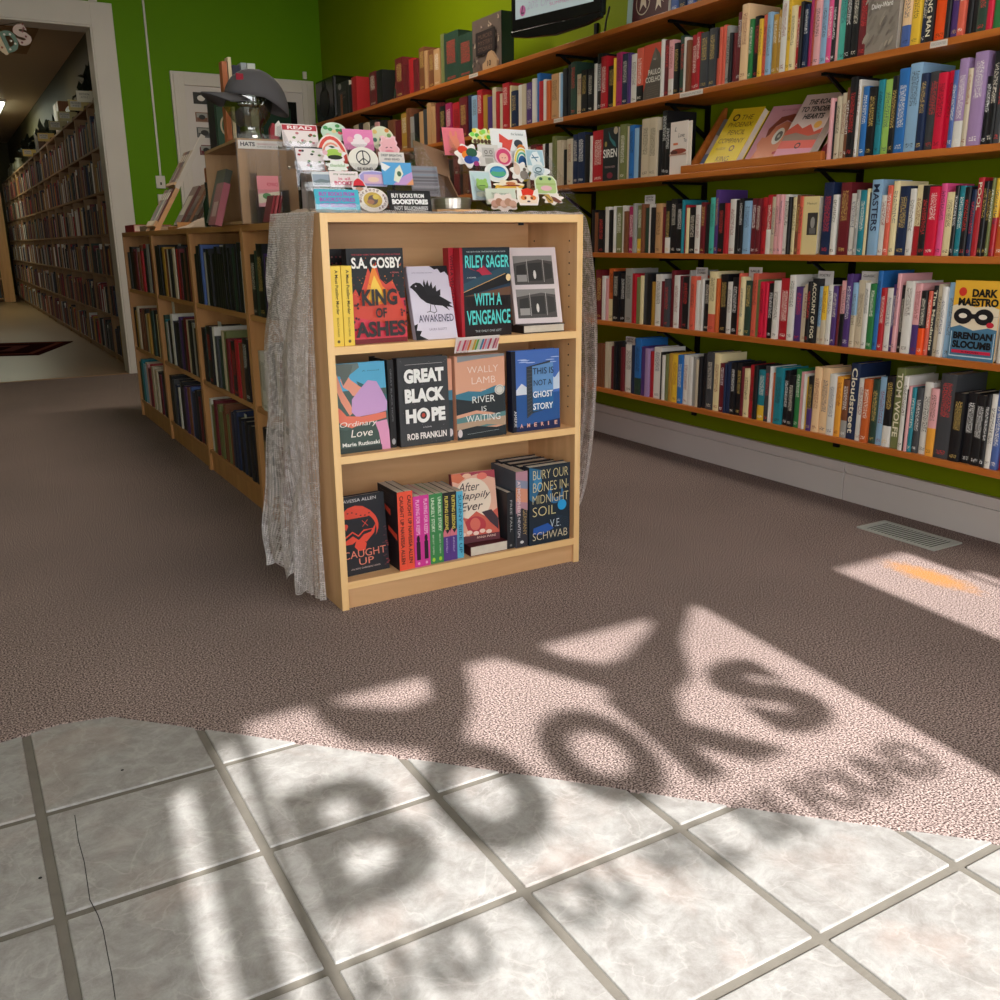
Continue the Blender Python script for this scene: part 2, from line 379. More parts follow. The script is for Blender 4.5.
class Panel:
    """flat printed artwork on a face lying in local XZ, looking towards -Y"""
    def __init__(s, W, H, y0=-.0004, step=.00012): s.W = W; s.H = H; s.y = y0; s.st = step; s.art = Geo(); s.txt = Geo(); s.n = 0
    def _y(s): s.n += 1; return s.y-s.n*s.st
    def poly(s, pts, col):
        y = s._y(); b = len(s.art.v); s.art.v += [(p[0]*s.W, y, p[1]*s.H) for p in pts]
        s.art.face([b+i for i in range(len(pts))], colr(col)); return s
    def rect(s, x0, z0, x1, z1, col): return s.poly([(x0, z0), (x1, z0), (x1, z1), (x0, z1)], col)
    def ell(s, cx, cz, rx, rz, col, n=20, a0=0, a1=2*PI, rot=0):
        P = []
        for i in range(n):
            t = a0+(a1-a0)*i/(n if a1-a0 > 6.28 else n-1); x = rx*math.cos(t); z = rz*math.sin(t)
            P.append((cx+x*math.cos(rot)-z*math.sin(rot), cz+x*math.sin(rot)+z*math.cos(rot)))
        return s.poly(P, col)
    def ring(s, cx, cz, rx, rz, w, col, n=24, a0=0, a1=2*PI):
        y = s._y(); b = len(s.art.v); wx = w; wz = w*s.W/s.H
        for i in range(n+1):
            t = a0+(a1-a0)*i/n
            for rr in (0, 1): s.art.v.append(((cx+(rx-rr*wx)*math.cos(t))*s.W, y, (cz+(rz-rr*wz)*math.sin(t))*s.H))
        for i in range(n): s.art.face([b+2*i, b+2*i+2, b+2*i+3, b+2*i+1], colr(col))
        return s
    def line(s, x0, z0, x1, z1, w, col):
        dx = (x1-x0)*s.W; dz = (z1-z0)*s.H; l = math.hypot(dx, dz) or 1; nx = -dz/l*w/2/s.W*s.W; nz = dx/l*w/2
        nx /= s.W; nz /= s.H
        nx *= s.W; nz *= s.W
        return s.poly([(x0+nx, z0+nz), (x0-nx, z0-nz), (x1-nx, z1-nz), (x1+nx, z1+nz)], col)
    def text(s, t, x0, z0, x1, z1, col, bold=.01, vert=False, shear=0.0):
        vs, fs = text_geo(t, bold, shear); y = s._y()-.0003; b = len(s.txt.v)
        for u, v in vs:
            if vert: X = x0+(x1-x0)*v; Z = z1-(z1-z0)*u      # reads downwards
            else: X = x0+(x1-x0)*u; Z = z0+(z1-z0)*v
            s.txt.v.append((X*s.W, y, Z*s.H))
        for f in fs: s.txt.face([b+i for i in f], colr(col))
        return s
    def build(s, parent, an='cover_art', tn='lettering', rot=(0, 0, 0), loc=(0, 0, 0)):
        if parent.type == 'EMPTY':
            for ch in parent.children:
                if ch.name.startswith(('cover', 'card')): parent = ch; break
        if s.art.f: s.art.build(an, M['print'], parent, loc, rot)
        if s.txt.f: s.txt.build(tn, M['print'], parent, loc, rot)

# ------------------------------------------------------------------ books
def ink_for(c):
    r, g, b = colr(c); l = .3*r+.6*g+.1*b
    return random.choice([srgb('e8e0d0'), srgb('d8b868'), srgb('f2f2f2'), srgb('d84040')] if l < .12 else
                         [srgb('f4f0e6'), srgb('1a1a1a')] if l < .35 else [srgb('202020'), srgb('8a2020'), srgb('203060'), srgb('504030')])
def book_shell(g, t, h, d, cc, seed, T=None, plain=False):
    """spine faces -X, thickness along +Y, boards along +X. cc: one or two colour letters (top, bottom)"""
    top = LIN[cc[0]]; bot = LIN[cc[-1]]; split = h*random.choice([.42, .5, .3]) if len(cc) > 1 else 0
    ink = ink_for(cc[0]); bt = min(.002, t*.2); r = min(.003, t*.2)
    sec = [(d, 0), (r, 0), (.0006, t*.22), (0, t*.5), (.0006, t*.78), (r, t), (d, t), (d, t-bt), (r+.002, t-bt), (r+.002, bt), (d, bt)]
    zs = [0, split, h] if split else [0, h]
    cols = [bot, top] if split else [top]
    n = len(sec); b = len(g.v)
    for z in zs:
        for p in sec:
            q = Vector((p[0], p[1], z)); g.v.append(tuple(T @ q) if T is not None else tuple(q))
    for k in range(len(zs)-1):
        for i in range(n):
            j = (i+1) % n; idx = [b+k*n+i, b+(k+1)*n+i, b+(k+1)*n+j, b+k*n+j]
            if 1 <= i <= 4 and not plain:
                ys = (sec[i][1], sec[i][1], sec[j][1], sec[j][1]); zz = (zs[k], zs[k+1], zs[k+1], zs[k])
                sp = [((t-y)/t, z/h, (seed*7.13) % 1) for y, z in zip(ys, zz)]
                mt = [(y+seed*.37, z+seed*.11, seed*.05) for y, z in zip(ys, zz)]
                g.face(idx, cols[k], ink, sp, mt)
            else: g.face(idx, cols[k], ink, None, None)
    for k, rev in ((0, False), (len(zs)-1, True)):
        for quad in ((0, 1, 9, 10), (1, 2, 9), (2, 3, 4), (2, 4, 8, 9), (4, 5, 8), (5, 6, 7, 8)):
            idx = [b+k*n+i for i in quad]
            g.face(idx[::-1] if not rev else idx, cols[0 if k == 0 else -1], ink, None, None)
def book_pages(g, t, h, d, col=None, T=None):
    bt = min(.002, t*.2); g.box(.005, d-.004, bt+.0002, t-bt-.0002, .002, h-.004, col, T)
def shelf_book(t, h, d, cc, seed, loc, rotz=0, plain=False):
    o = empty('book', loc, (0, 0, rotz))
    g = Geo(); book_shell(g, t, h, d, cc, seed, None, plain); g.build('cover', M['coverplain' if plain else 'cover'], o)
    p = Geo(); book_pages(p, t, h, d); p.build('pages', M['paper'], o)
    return o

def face_book(loc, rotz, lean, W, H, T, col, spine=None, label='', group=None, cat='book', name='book', pages=True, backcol=None):
    """front cover at local y=0 facing -Y, spine on the left edge x=0"""
    o = empty(name, loc, (-math.radians(lean), 0, rotz)); props(o, label, cat, group)
    c = colr(col); sc = colr(spine) if spine else c
    g = Geo(); e = .002
    g.box(.0015, W, 0, e, 0, H, c); g.box(.0015, W, T-e, T, 0, H, colr(backcol) if backcol else c); g.box(0, .0016, 0, T, 0, H, sc)
    g.build('cover', M['coverplain'], o)
    if pages: B(.003, W-.003, e+.0002, T-e-.0002, .003, H-.003).build('pages', M['paper'], o)
    return o, Panel(W, H)
def structure(o): o['kind'] = 'structure'; return o

EXPO = 0.47
SUN = 8.4
WIN = 70
ROOM = 12
ROOM2 = 26
BACK = 6

BOOKS = """5 3.6849 3.7255 0.189 u 2.7098 0
5 3.6603 3.6841 0.191 u 2.7089 0
5 3.636 3.6595 0.2 x 2.7124 0
5 3.6119 3.6352 0.196 x 2.7141 0
5 3.588 3.6111 0.186 R 2.7132 0
5 3.5643 3.5872 0.207 k 2.7091 0
5 3.5331 3.5635 0.209 k 2.7179 0
5 3.5099 3.5323 0.187 R 2.7107 0
5 3.4565 3.5091 0.201 w 2.7194 1
5 3.4265 3.4557 0.201 n 2.7128 0
5 3.3821 3.4257 0.234 bV 2.7086 1
5 3.3529 3.3813 0.203 p 2.7115 0
5 3.3241 3.3521 0.197 P 2.7094 0
5 3.2956 3.3233 0.188 r 2.7178 0
5 3.2464 3.2948 0.207 w 2.715 1
5 3.2325 3.2456 0.191 k 2.7125 0
5 3.2119 3.2317 0.18 w 2.7088 0
5 3.1914 3.2111 0.186 L 2.7105 0
5 3.171 3.1906 0.191 Y 2.7131 0
5 3.1309 3.1702 0.189 y 2.715 1
5 3.0979 3.1301 0.19 b 2.7116 1
5 3.0654 3.0971 0.192 w 2.7164 1
5 3.0397 3.0646 0.188 w 2.7149 0
5 3.0142 3.0389 0.19 G 2.7185 0
5 2.9953 3.0134 0.182 x 2.7115 0
5 2.9765 2.9945 0.194 k 2.7094 0
5 2.9517 2.9757 0.209 k 2.7171 0
5 2.909 2.9509 0.217 g 2.7139 1
5 2.8729 2.9082 0.216 c 2.716 1
5 2.8433 2.8721 0.182 R 2.7149 1
5 2.8316 2.8425 0.183 n 2.7118 0
5 2.8082 2.8308 0.192 n 2.7151 0
5 2.7794 2.8074 0.191 k 2.7135 1
5 2.751 2.7786 0.193 k 2.7193 1
5 2.7341 2.7502 0.18 R 2.716 0
5 2.7062 2.7333 0.176 c 2.7164 1
5 2.6786 2.7054 0.191 r 2.7199 1
5 2.6568 2.6778 0.193 k 2.7114 0
5 2.6192 2.656 0.179 ty 2.716 1
5 2.5927 2.6184 0.196 g 2.7135 1
5 2.5822 2.5919 0.197 w 2.7094 0
5 2.5665 2.5814 0.176 o 2.7172 0
5 2.5253 2.5657 0.197 t 2.711 1
5 2.4999 2.5245 0.189 k 2.7185 1
5 2.4698 2.4991 0.177 k 2.7134 1
5 2.4451 2.469 0.2 v 2.7186 1
5 2.4255 2.4443 0.193 M 2.7184 0
5 2.4158 2.4247 0.188 w 2.713 0
5 2.4013 2.415 0.179 y 2.7186 0
5 2.3773 2.4005 0.184 kp 2.7098 1
5 2.3442 2.3765 0.217 e 2.7108 1
5 2.3071 2.3434 0.218 e 2.7138 1
5 2.2751 2.3063 0.201 w 2.7112 1
5 2.2481 2.2743 0.196 a 2.713 1
5 2.2214 2.2473 0.189 uG 2.7148 1
5 2.1821 2.2206 0.244 n 2.7163 1 Cloudstreet
5 2.1563 2.1813 0.2 w 2.7154 1
5 2.1266 2.1555 0.201 o 2.7086 1
5 2.0974 2.1258 0.203 V 2.7174 1
5 2.0686 2.0966 0.213 B 2.7176 1
5 2.0362 2.0678 0.219 kw 2.7128 1
5 2.0004 2.0354 0.247 L 2.7156 1 TOM_WOLFE
5 1.9807 1.9996 0.226 w 2.7088 1
5 1.9768 1.9799 0.188 k 2.7099 0
5 1.9652 1.976 0.199 M 2.7086 0
5 1.9498 1.9644 0.196 t 2.7098 1
5 1.9269 1.949 0.197 g 2.7124 1
5 1.8968 1.9261 0.216 w 2.7185 1
5 1.8672 1.896 0.201 Ma 2.7098 1
5 1.813 1.8664 0.248 g 2.7122 1
5 1.7743 1.8122 0.199 k 2.7095 1
5 1.7397 1.7735 0.203 k 2.7199 1
5 1.7059 1.7389 0.2 k 2.7138 1
5 1.6892 1.7051 0.207 k 2.7092 1
5 1.6694 1.6884 0.209 w 2.7112 1
5 1.6465 1.6686 0.223 S 2.7099 1
5 1.624 1.6457 0.206 r 2.7194 0
5 1.6018 1.6232 0.2 w 2.7098 0
5 1.5705 1.601 0.21 n 2.7083 0
5 1.5337 1.5697 0.2 x 2.7197 0
4 3.6952 3.7515 0.213 R 2.7164 1
4 3.6711 3.6944 0.188 w 2.7124 0
4 3.6471 3.6703 0.177 M 2.7173 0
4 3.6078 3.6463 0.22 oc 2.7173 1
4 3.5613 3.607 0.209 k 2.7107 1
4 3.5231 3.5605 0.202 k 2.7198 1
4 3.4707 3.5223 0.223 G 2.7177 1
4 3.4485 3.4699 0.203 r 2.7169 0
4 3.4266 3.4477 0.198 z 2.7142 0
4 3.4048 3.4258 0.189 L 2.7083 0
4 3.3832 3.404 0.196 c 2.7114 0
4 3.3618 3.3824 0.208 g 2.7163 0
4 3.3335 3.361 0.204 k 2.7134 0
4 3.2986 3.3327 0.173 Y 2.7199 0
4 3.2573 3.2978 0.204 w 2.7124 1
4 3.237 3.2565 0.178 R 2.7107 0
4 3.2034 3.2362 0.188 g 2.7105 1
4 3.1769 3.2026 0.221 R 2.7188 0
4 3.1441 3.1761 0.203 w 2.7138 1
4 3.1246 3.1433 0.201 R 2.7176 0
4 3.0862 3.1238 0.197 k 2.7159 1
4 3.0735 3.0854 0.223 G 2.7174 0
4 3.0421 3.0727 0.202 s 2.7137 1
4 3.0173 3.0413 0.187 w 2.7175 0
4 2.9989 3.0165 0.179 w 2.7176 0
4 2.9928 2.9981 0.194 w 2.7128 0
4 2.9564 2.992 0.189 k 2.7194 1
4 2.9147 2.9556 0.222 cs 2.71 1
4 2.897 2.9139 0.197 o 2.7098 0
4 2.8564 2.8962 0.213 k 2.7177 1
4 2.8278 2.8556 0.187 w 2.7179 1
4 2.7939 2.827 0.204 k 2.7159 1
4 2.7772 2.7931 0.219 s 2.7146 0
4 2.755 2.7764 0.207 c 2.7082 1
4 2.7223 2.7542 0.194 V 2.7158 1
4 2.6953 2.7215 0.22 s 2.7192 1
4 2.674 2.6945 0.199 L 2.7185 0
4 2.6476 2.6732 0.193 z 2.7105 1
4 2.632 2.6468 0.188 z 2.7115 0
4 2.6061 2.6312 0.188 k 2.715 1
4 2.5755 2.6053 0.198 w 2.713 1
4 2.5303 2.5747 0.207 r 2.7189 1
4 2.5008 2.5295 0.219 w 2.7135 1
4 2.4668 2.5 0.181 p 2.7189 1
4 2.4572 2.466 0.179 x 2.719 0
4 2.4381 2.4564 0.19 x 2.7144 1
4 2.4192 2.4373 0.2 k 2.7082 1
4 2.3912 2.4184 0.21 k 2.7102 1 ACCOUNT_OF_FOG
4 2.3727 2.3904 0.186 Bx 2.7176 1
4 2.3498 2.3719 0.187 yx 2.7137 1
4 2.3272 2.349 0.192 w 2.7147 1
4 2.3049 2.3264 0.189 p 2.7142 1
4 2.2916 2.3041 0.19 R 2.7174 0
4 2.2696 2.2908 0.207 Mk 2.7147 1
4 2.2436 2.2688 0.228 p 2.7113 1
4 2.2222 2.2428 0.202 Bx 2.7141 1
4 2.1925 2.2214 0.21 x 2.7171 1
4 2.1717 2.1917 0.203 w 2.7133 1
4 2.1469 2.1709 0.201 v 2.7141 1
4 2.1265 2.1461 0.24 b 2.7163 1
4 2.1063 2.1257 0.19 r 2.7144 1
4 2.0824 2.1055 0.19 w 2.7193 1
4 2.0666 2.0816 0.202 p 2.7185 1
4 2.0509 2.0658 0.234 M 2.7111 1
4 2.0315 2.0501 0.2 k 2.7193 1
4 1.9971 2.0307 0.213 w 2.7096 1
4 1.9708 1.9963 0.207 Mp 2.7133 1
4 1.9485 1.97 0.187 kO 2.7109 1
4 1.9338 1.9477 0.187 s 2.716 1
4 1.9156 1.933 0.202 k 2.7188 1 The_Mandarins
4 1.8976 1.9148 0.207 x 2.7166 1
4 1.8798 1.8968 0.201 w 2.7097 1
4 1.8481 1.879 0.213 B 2.7196 1
4 1.6756 1.697 0.198 w 2.7194 0
4 1.6537 1.6748 0.199 r 2.7138 0
4 1.6228 1.6529 0.214 k 2.718 0
4 1.5925 1.622 0.197 c 2.7132 0
3 3.7614 3.785 0.19 k 2.7121 0
3 3.7291 3.7606 0.178 u 2.7118 0
3 3.6815 3.7283 0.182 k 2.7082 1
3 3.6502 3.6807 0.2 w 2.7133 0
3 3.6192 3.6494 0.186 k 2.712 0
3 3.6039 3.6184 0.201 w 2.7141 0
3 3.5585 3.6031 0.197 L 2.7198 1
3 3.536 3.5577 0.202 w 2.7197 0
3 3.5064 3.5352 0.177 u 2.7112 0
3 3.4699 3.5056 0.196 m 2.7173 1
3 3.4482 3.4691 0.208 G 2.7096 0
3 3.4125 3.4474 0.199 Ly 2.7189 1
3 3.3914 3.4117 0.203 u 2.7111 0
3 3.3634 3.3906 0.187 V 2.719 0
3 3.3426 3.3626 0.201 w 2.7164 0
3 3.3152 3.3418 0.187 k 2.7087 0
3 3.2747 3.3144 0.202 U 2.7131 1
3 3.2546 3.2739 0.187 R 2.7193 0
3 3.2216 3.2538 0.211 kw 2.7176 1
3 3.1826 3.2208 0.217 k 2.7183 1
3 3.1442 3.1818 0.197 k 2.7184 1
3 3.1315 3.1434 0.21 t 2.7121 0
3 3.1127 3.1307 0.19 r 2.7191 0
3 3.0939 3.1119 0.178 c 2.7096 0
3 3.0569 3.0931 0.18 k 2.7109 1
3 3.0266 3.0561 0.187 w 2.7099 1
3 2.9966 3.0258 0.196 R 2.7104 1
3 2.9729 2.9958 0.188 k 2.7117 0
3 2.9436 2.9721 0.212 T 2.7115 1
3 2.9204 2.9428 0.24 p 2.7101 1
3 2.8861 2.9196 0.189 k 2.7082 1
3 2.8635 2.8853 0.188 r 2.7082 0
3 2.83 2.8627 0.202 w 2.7146 1
3 2.808 2.8292 0.198 k 2.7137 0
3 2.7862 2.8072 0.203 k 2.7093 1
3 2.7485 2.7854 0.193 B 2.7132 1
3 2.722 2.7477 0.2 R 2.718 1
3 2.6959 2.7212 0.199 R 2.7141 1
3 2.67 2.6951 0.202 r 2.7198 1
3 2.6444 2.6692 0.209 rw 2.718 1
3 2.6242 2.6436 0.202 x 2.7156 1
3 2.6042 2.6234 0.209 M 2.7122 1
3 2.5844 2.6034 0.206 M 2.7096 1
3 2.5598 2.5836 0.207 w 2.7169 1
3 2.5452 2.559 0.198 k 2.71 0
3 2.5259 2.5444 0.197 c 2.7181 1
3 2.5068 2.5251 0.203 u 2.716 1
3 2.4879 2.506 0.198 s 2.7109 1
3 2.3601 2.4018 0.238 n 2.7135 1
3 2.3382 2.3593 0.197 w 2.7133 1
3 2.3294 2.3374 0.188 G 2.7195 0
3 2.2864 2.3286 0.234 R 2.7146 1
3 2.261 2.2856 0.198 w 2.7196 1
3 2.2443 2.2602 0.208 G 2.7123 1
3 2.2194 2.2435 0.206 t 2.7126 1
3 2.2072 2.2186 0.21 c 2.714 0
3 2.199 2.2064 0.198 g 2.7141 0
3 2.1588 2.1982 0.236 B 2.7112 1 MASTERS
3 2.135 2.158 0.187 w 2.7128 1
3 2.1155 2.1342 0.216 s 2.7083 1
3 2.0923 2.1147 0.228 c 2.7108 1
3 2.0543 2.0915 0.211 n 2.7144 1
3 2.0318 2.0535 0.202 w 2.7159 1
3 2.006 2.031 0.212 cr 2.7185 1
3 1.9805 2.0052 0.209 k 2.7119 1
3 1.9448 1.9797 0.204 z 2.7098 1
3 1.9237 1.944 0.212 q 2.7157 1
3 1.8959 1.9229 0.186 c 2.718 1
3 1.8822 1.8951 0.203 k 2.7155 1
3 1.8618 1.8814 0.202 t 2.7177 1
3 1.8417 1.861 0.197 k 2.7143 1
3 1.8251 1.8409 0.19 n 2.718 1
3 1.8054 1.8243 0.222 r 2.7179 1 POOL
3 1.7891 1.8046 0.211 k 2.7187 1
3 1.773 1.7883 0.211 k 2.7163 1
3 1.7634 1.7722 0.218 L 2.7084 1
3 1.7476 1.7626 0.217 yr 2.7123 1
3 1.7225 1.7468 0.217 o 2.718 1
3 1.704 1.7217 0.21 k 2.7155 0
3 1.6795 1.7032 0.201 w 2.7162 0
3 1.6495 1.6787 0.21 t 2.708 0
2 5.4128 5.4813 0.202 k 2.717 0
2 5.3583 5.412 0.2 R 2.7144 0
2 5.3047 5.3575 0.21 u 2.7088 0
2 5.2519 5.3039 0.202 R 2.711 0
2 5.1871 5.2511 0.197 k 2.7112 0
2 5.1235 5.1863 0.21 R 2.7105 0
2 5.0735 5.1227 0.202 k 2.7197 0
2 5.012 5.0727 0.19 u 2.7126 0
2 4.9637 5.0112 0.2 R 2.7162 0
2 4.916 4.9629 0.21 k 2.7154 0
2 4.8691 4.9152 0.201 R 2.7089 0
2 4.8114 4.8683 0.197 k 2.711 0
2 4.766 4.8106 0.202 n 2.7117 0
2 4.7212 4.7652 0.201 R 2.7081 0
2 4.6661 4.7204 0.196 k 2.7112 0
2 4.612 4.6653 0.201 u 2.7163 0
2 4.5588 4.6112 0.201 k 2.7115 0
2 4.517 4.558 0.2 R 2.7136 0
2 4.4655 4.5162 0.19 k 2.7094 0
2 4.4249 4.4647 0.21 R 2.7104 0
2 4.3749 4.4241 0.204 k 2.7192 0
2 4.3453 4.3741 0.196 x 2.7135 0
2 4.2775 4.3445 0.203 R 2.7196 1
2 4.23 4.2767 0.19 r 2.7112 0
2 4.2018 4.2292 0.198 w 2.7193 0
2 4.1647 4.201 0.198 k 2.715 0
2 4.1281 4.1639 0.197 w 2.7143 0
2 4.092 4.1273 0.224 L 2.7096 0
2 4.0563 4.0912 0.203 x 2.7141 0
2 4.0387 4.0555 0.193 x 2.7164 0
2 3.995 4.0379 0.158 k 2.7188 0
2 3.952 3.9942 0.2 x 2.7083 1
2 3.9097 3.9512 0.216 n 2.7139 1
2 3.8515 3.9089 0.22 n 2.7116 1
2 3.8189 3.8507 0.207 k 2.7121 0
2 3.7946 3.8181 0.199 w 2.7181 0
2 3.7076 3.7938 0.216 r 2.717 1
2 3.5346 3.5778 0.223 L 2.7094 1
2 3.5128 3.5338 0.213 x 2.7166 0
2 3.4771 3.512 0.213 b 2.7115 1
2 3.4488 3.4763 0.199 B 2.7127 0
2 3.4278 3.448 0.204 g 2.7151 0
2 3.3727 3.427 0.229 x 2.7131 1
2 3.3188 3.3719 0.228 x 2.7086 1
2 3.2989 3.318 0.177 k 2.718 0
2 3.2661 3.2981 0.248 k 2.7192 1
2 3.2338 3.2653 0.198 k 2.7112 1
2 2.3893 2.4016 0.19 M 2.7103 0
2 2.3807 2.3885 0.179 k 2.7195 0
2 2.3592 2.3799 0.193 x 2.7177 1
2 2.338 2.3584 0.201 x 2.719 1
2 2.3212 2.3372 0.214 u 2.7146 1
2 2.2921 2.3204 0.242 k 2.7086 1
2 2.2798 2.2913 0.232 w 2.7134 1
2 2.2676 2.279 0.212 x 2.7157 0
2 2.2433 2.2668 0.208 b 2.7086 1
2 2.2115 2.2425 0.203 k 2.7095 1
2 2.188 2.2107 0.22 t 2.7121 1
2 2.1571 2.1872 0.218 l 2.7169 1
2 2.1342 2.1563 0.224 k 2.7111 1
2 2.0968 2.1334 0.241 b 2.7116 1
2 2.0529 2.096 0.25 B 2.7127 1
2 2.0277 2.0521 0.217 n 2.7099 1
2 1.9925 2.0269 0.218 g 2.7189 1
2 1.9613 1.9917 0.21 z 2.7106 1
2 1.9409 1.9605 0.213 z 2.72 1
2 1.924 1.9401 0.21 S 2.7097 1
2 1.894 1.9232 0.238 Pw 2.7091 1
2 1.8776 1.8932 0.209 x 2.7091 1
2 1.8357 1.8768 0.248 P 2.7111 1
2 1.8167 1.8349 0.181 k 2.7186 1
2 1.7948 1.8159 0.242 k 2.713 1
2 1.7732 1.794 0.249 g 2.7143 1
2 1.7549 1.7724 0.199 w 2.7121 0
2 1.7308 1.7541 0.206 R 2.7113 0
1 6.8124 6.952 0.224 k 2.7095 1
1 6.715 6.8116 0.21 x 2.7156 0
1 6.6198 6.7142 0.233 x 2.7106 0
1 6.5453 6.619 0.238 k 2.711 0
1 6.4361 6.5445 0.229 x 2.7134 0
1 6.3298 6.4353 0.234 k 2.7182 1
1 6.2605 6.329 0.213 M 2.7083 0
1 6.1757 6.2597 0.216 k 2.7165 0
1 6.1092 6.1749 0.203 k 2.7137 0
1 6.0116 6.1084 0.201 u 2.708 0
1 5.9164 6.0108 0.189 R 2.7191 0
1 5.8237 5.9156 0.223 Y 2.7183 1
1 5.7632 5.8229 0.244 u 2.711 0
1 5.7185 5.7624 0.187 G 2.7099 0
1 5.6452 5.7177 0.2 k 2.7162 0
1 5.5877 5.6444 0.204 U 2.7167 0
1 5.531 5.5869 0.211 g 2.7172 0
1 5.4753 5.5302 0.24 U 2.7146 0
1 5.4205 5.4745 0.216 U 2.7174 0
1 5.3532 5.4197 0.228 R 2.719 0
1 5.2742 5.3524 0.201 k 2.7116 1
1 5.197 5.2734 0.207 m 2.711 1
1 5.0968 5.1962 0.201 r 2.7164 1
1 4.9996 5.096 0.217 R 2.7088 1
1 4.952 4.9988 0.22 n 2.715 0
1 4.8821 4.9512 0.209 B 2.7107 1
1 4.825 4.8813 0.231 r 2.7081 1
1 4.78 4.8242 0.198 Y 2.7135 0
1 4.7247 4.7792 0.184 p 2.7157 0
1 4.6812 4.7239 0.223 x 2.7137 0
1 4.6489 4.6804 0.198 r 2.711 0
1 4.6065 4.6481 0.184 x 2.7165 0
1 4.5439 4.6057 0.228 r 2.7083 1
1 4.5233 4.5431 0.21 c 2.7161 0
1 4.4625 4.5225 0.179 n 2.7111 1
1 4.4127 4.4617 0.201 w 2.7191 0
1 4.3735 4.4119 0.198 x 2.7084 0
1 4.3157 4.3727 0.199 p 2.713 1
1 4.2777 4.3149 0.211 w 2.7104 0
1 4.2496 4.2769 0.232 b 2.7169 0
1 4.2126 4.2488 0.19 r 2.7105 0
1 4.1851 4.2118 0.194 w 2.7117 0
1 4.1489 4.1843 0.183 o 2.7108 0
1 4.0867 4.1481 0.208 U 2.7171 1
1 4.0604 4.0859 0.208 w 2.7194 0
1 4.0431 4.0596 0.2 B 2.7102 0
1 4.0087 4.0423 0.218 k 2.713 0
1 3.9747 4.0079 0.231 k 2.7194 0
1 3.9329 3.9739 0.237 V 2.7127 1
1 3.8835 3.9321 0.178 x 2.7197 1
1 3.8351 3.8827 0.187 k 2.7086 1
1 3.7953 3.8343 0.186 k 2.7127 1
1 3.7718 3.7945 0.203 w 2.7186 0
1 3.7331 3.771 0.242 k 2.72 1
1 3.6873 3.7323 0.223 r 2.712 1
1 3.635 3.6865 0.177 k 2.7192 1
1 3.6202 3.6342 0.202 y 2.7084 0
1 3.5765 3.6194 0.221 m 2.7125 1
1 3.5335 3.5757 0.209 n 2.712 1
1 3.5122 3.5327 0.207 p 2.708 0
1 3.4703 3.5114 0.198 w 2.7122 1
1 3.4291 3.4695 0.214 sk 2.7095 1
1 3.2967 3.3121 0.224 w 2.7105 0
1 3.2648 3.2959 0.219 R 2.7179 1
1 3.2332 3.264 0.213 Mw 2.7132 1
1 3.2021 3.2324 0.196 k 2.7137 1
1 3.1714 3.2013 0.219 V 2.719 1
1 3.1532 3.1706 0.208 w 2.7124 0
1 3.1291 3.1524 0.193 u 2.7084 0
1 3.0935 3.1283 0.209 r 2.7177 1
1 3.0701 3.0927 0.212 r 2.7085 1
1 3.0239 3.0693 0.206 g 2.7088 1
1 2.9843 3.0231 0.213 g 2.7111 1
1 2.9675 2.9835 0.202 ks 2.7188 0
1 2.9509 2.9667 0.209 s 2.7113 0
1 2.9344 2.9501 0.214 s 2.7154 0
1 2.9126 2.9336 0.208 G 2.7166 1
1 2.8964 2.9118 0.179 k 2.7113 0
1 2.8749 2.8956 0.176 R 2.7171 0
1 2.8485 2.8741 0.243 R 2.7156 1
1 2.8119 2.8477 0.264 e 2.7083 1
1 2.7913 2.8111 0.208 v 2.7137 1
1 2.7608 2.7905 0.214 k 2.7194 1
1 2.7407 2.76 0.199 y 2.711 1
1 2.7208 2.7399 0.209 s 2.7139 1
1 2.6962 2.72 0.213 B 2.7102 1
1 2.6719 2.6954 0.202 Y 2.7169 1
1 2.6526 2.6711 0.213 Y 2.7173 1
1 2.6241 2.6518 0.261 w 2.7119 1
1 2.6053 2.6233 0.239 y 2.7123 1
1 2.582 2.6045 0.212 c 2.7089 1
1 2.5636 2.5812 0.208 r 2.717 1
1 2.5499 2.5628 0.218 k 2.7088 0
1 2.5273 2.5491 0.206 n 2.7146 1
1 2.5139 2.5265 0.219 m 2.7198 0
1 2.4961 2.5131 0.213 s 2.7199 1
1 2.4697 2.4953 0.208 M 2.709 1
1 2.4437 2.4689 0.207 B 2.714 1
1 2.4223 2.4429 0.212 q 2.7134 1
1 2.4053 2.4215 0.208 k 2.713 1
1 2.3969 2.4045 0.201 M 2.7161 0
1 2.3636 2.3961 0.222 T 2.7182 1
1 2.339 2.3628 0.211 k 2.7095 1
1 2.3106 2.3382 0.223 k 2.7115 1
1 2.2749 2.3098 0.211 R 2.7125 1
1 2.1095 2.1413 0.212 eS 2.7104 1
1 2.0775 2.1087 0.208 y 2.7109 1
1 2.06 2.0767 0.217 n 2.7186 1
1 2.0323 2.0592 0.221 k 2.7119 1 RUNNING_MAN
1 1.9916 2.0315 0.219 O 2.7199 1
1 1.9749 1.9908 0.21 k 2.7108 0
1 1.9486 1.9741 0.222 p 2.7158 1
1 1.9259 1.9478 0.224 s 2.7092 1
1 1.9067 1.9251 0.21 k 2.7178 0
1 1.8877 1.9059 0.213 k 2.719 0
1 1.8565 1.8869 0.196 V 2.7115 1
1 1.8381 1.8557 0.217 z 2.7103 0
1 1.8108 1.8373 0.224 v 2.715 0
1 1.7929 1.81 0.213 k 2.7125 0
1 1.7693 1.7921 0.223 b 2.7134 0
1 1.7461 1.7685 0.208 w 2.7173 0
0 6.9051 6.9445 0.144 u 2.7093 0
0 6.8454 6.9043 0.201 c 2.7154 0
0 6.7866 6.8446 0.188 k 2.7124 0
0 6.7286 6.7858 0.187 k 2.7104 0
0 6.6338 6.7278 0.228 r 2.7152 0
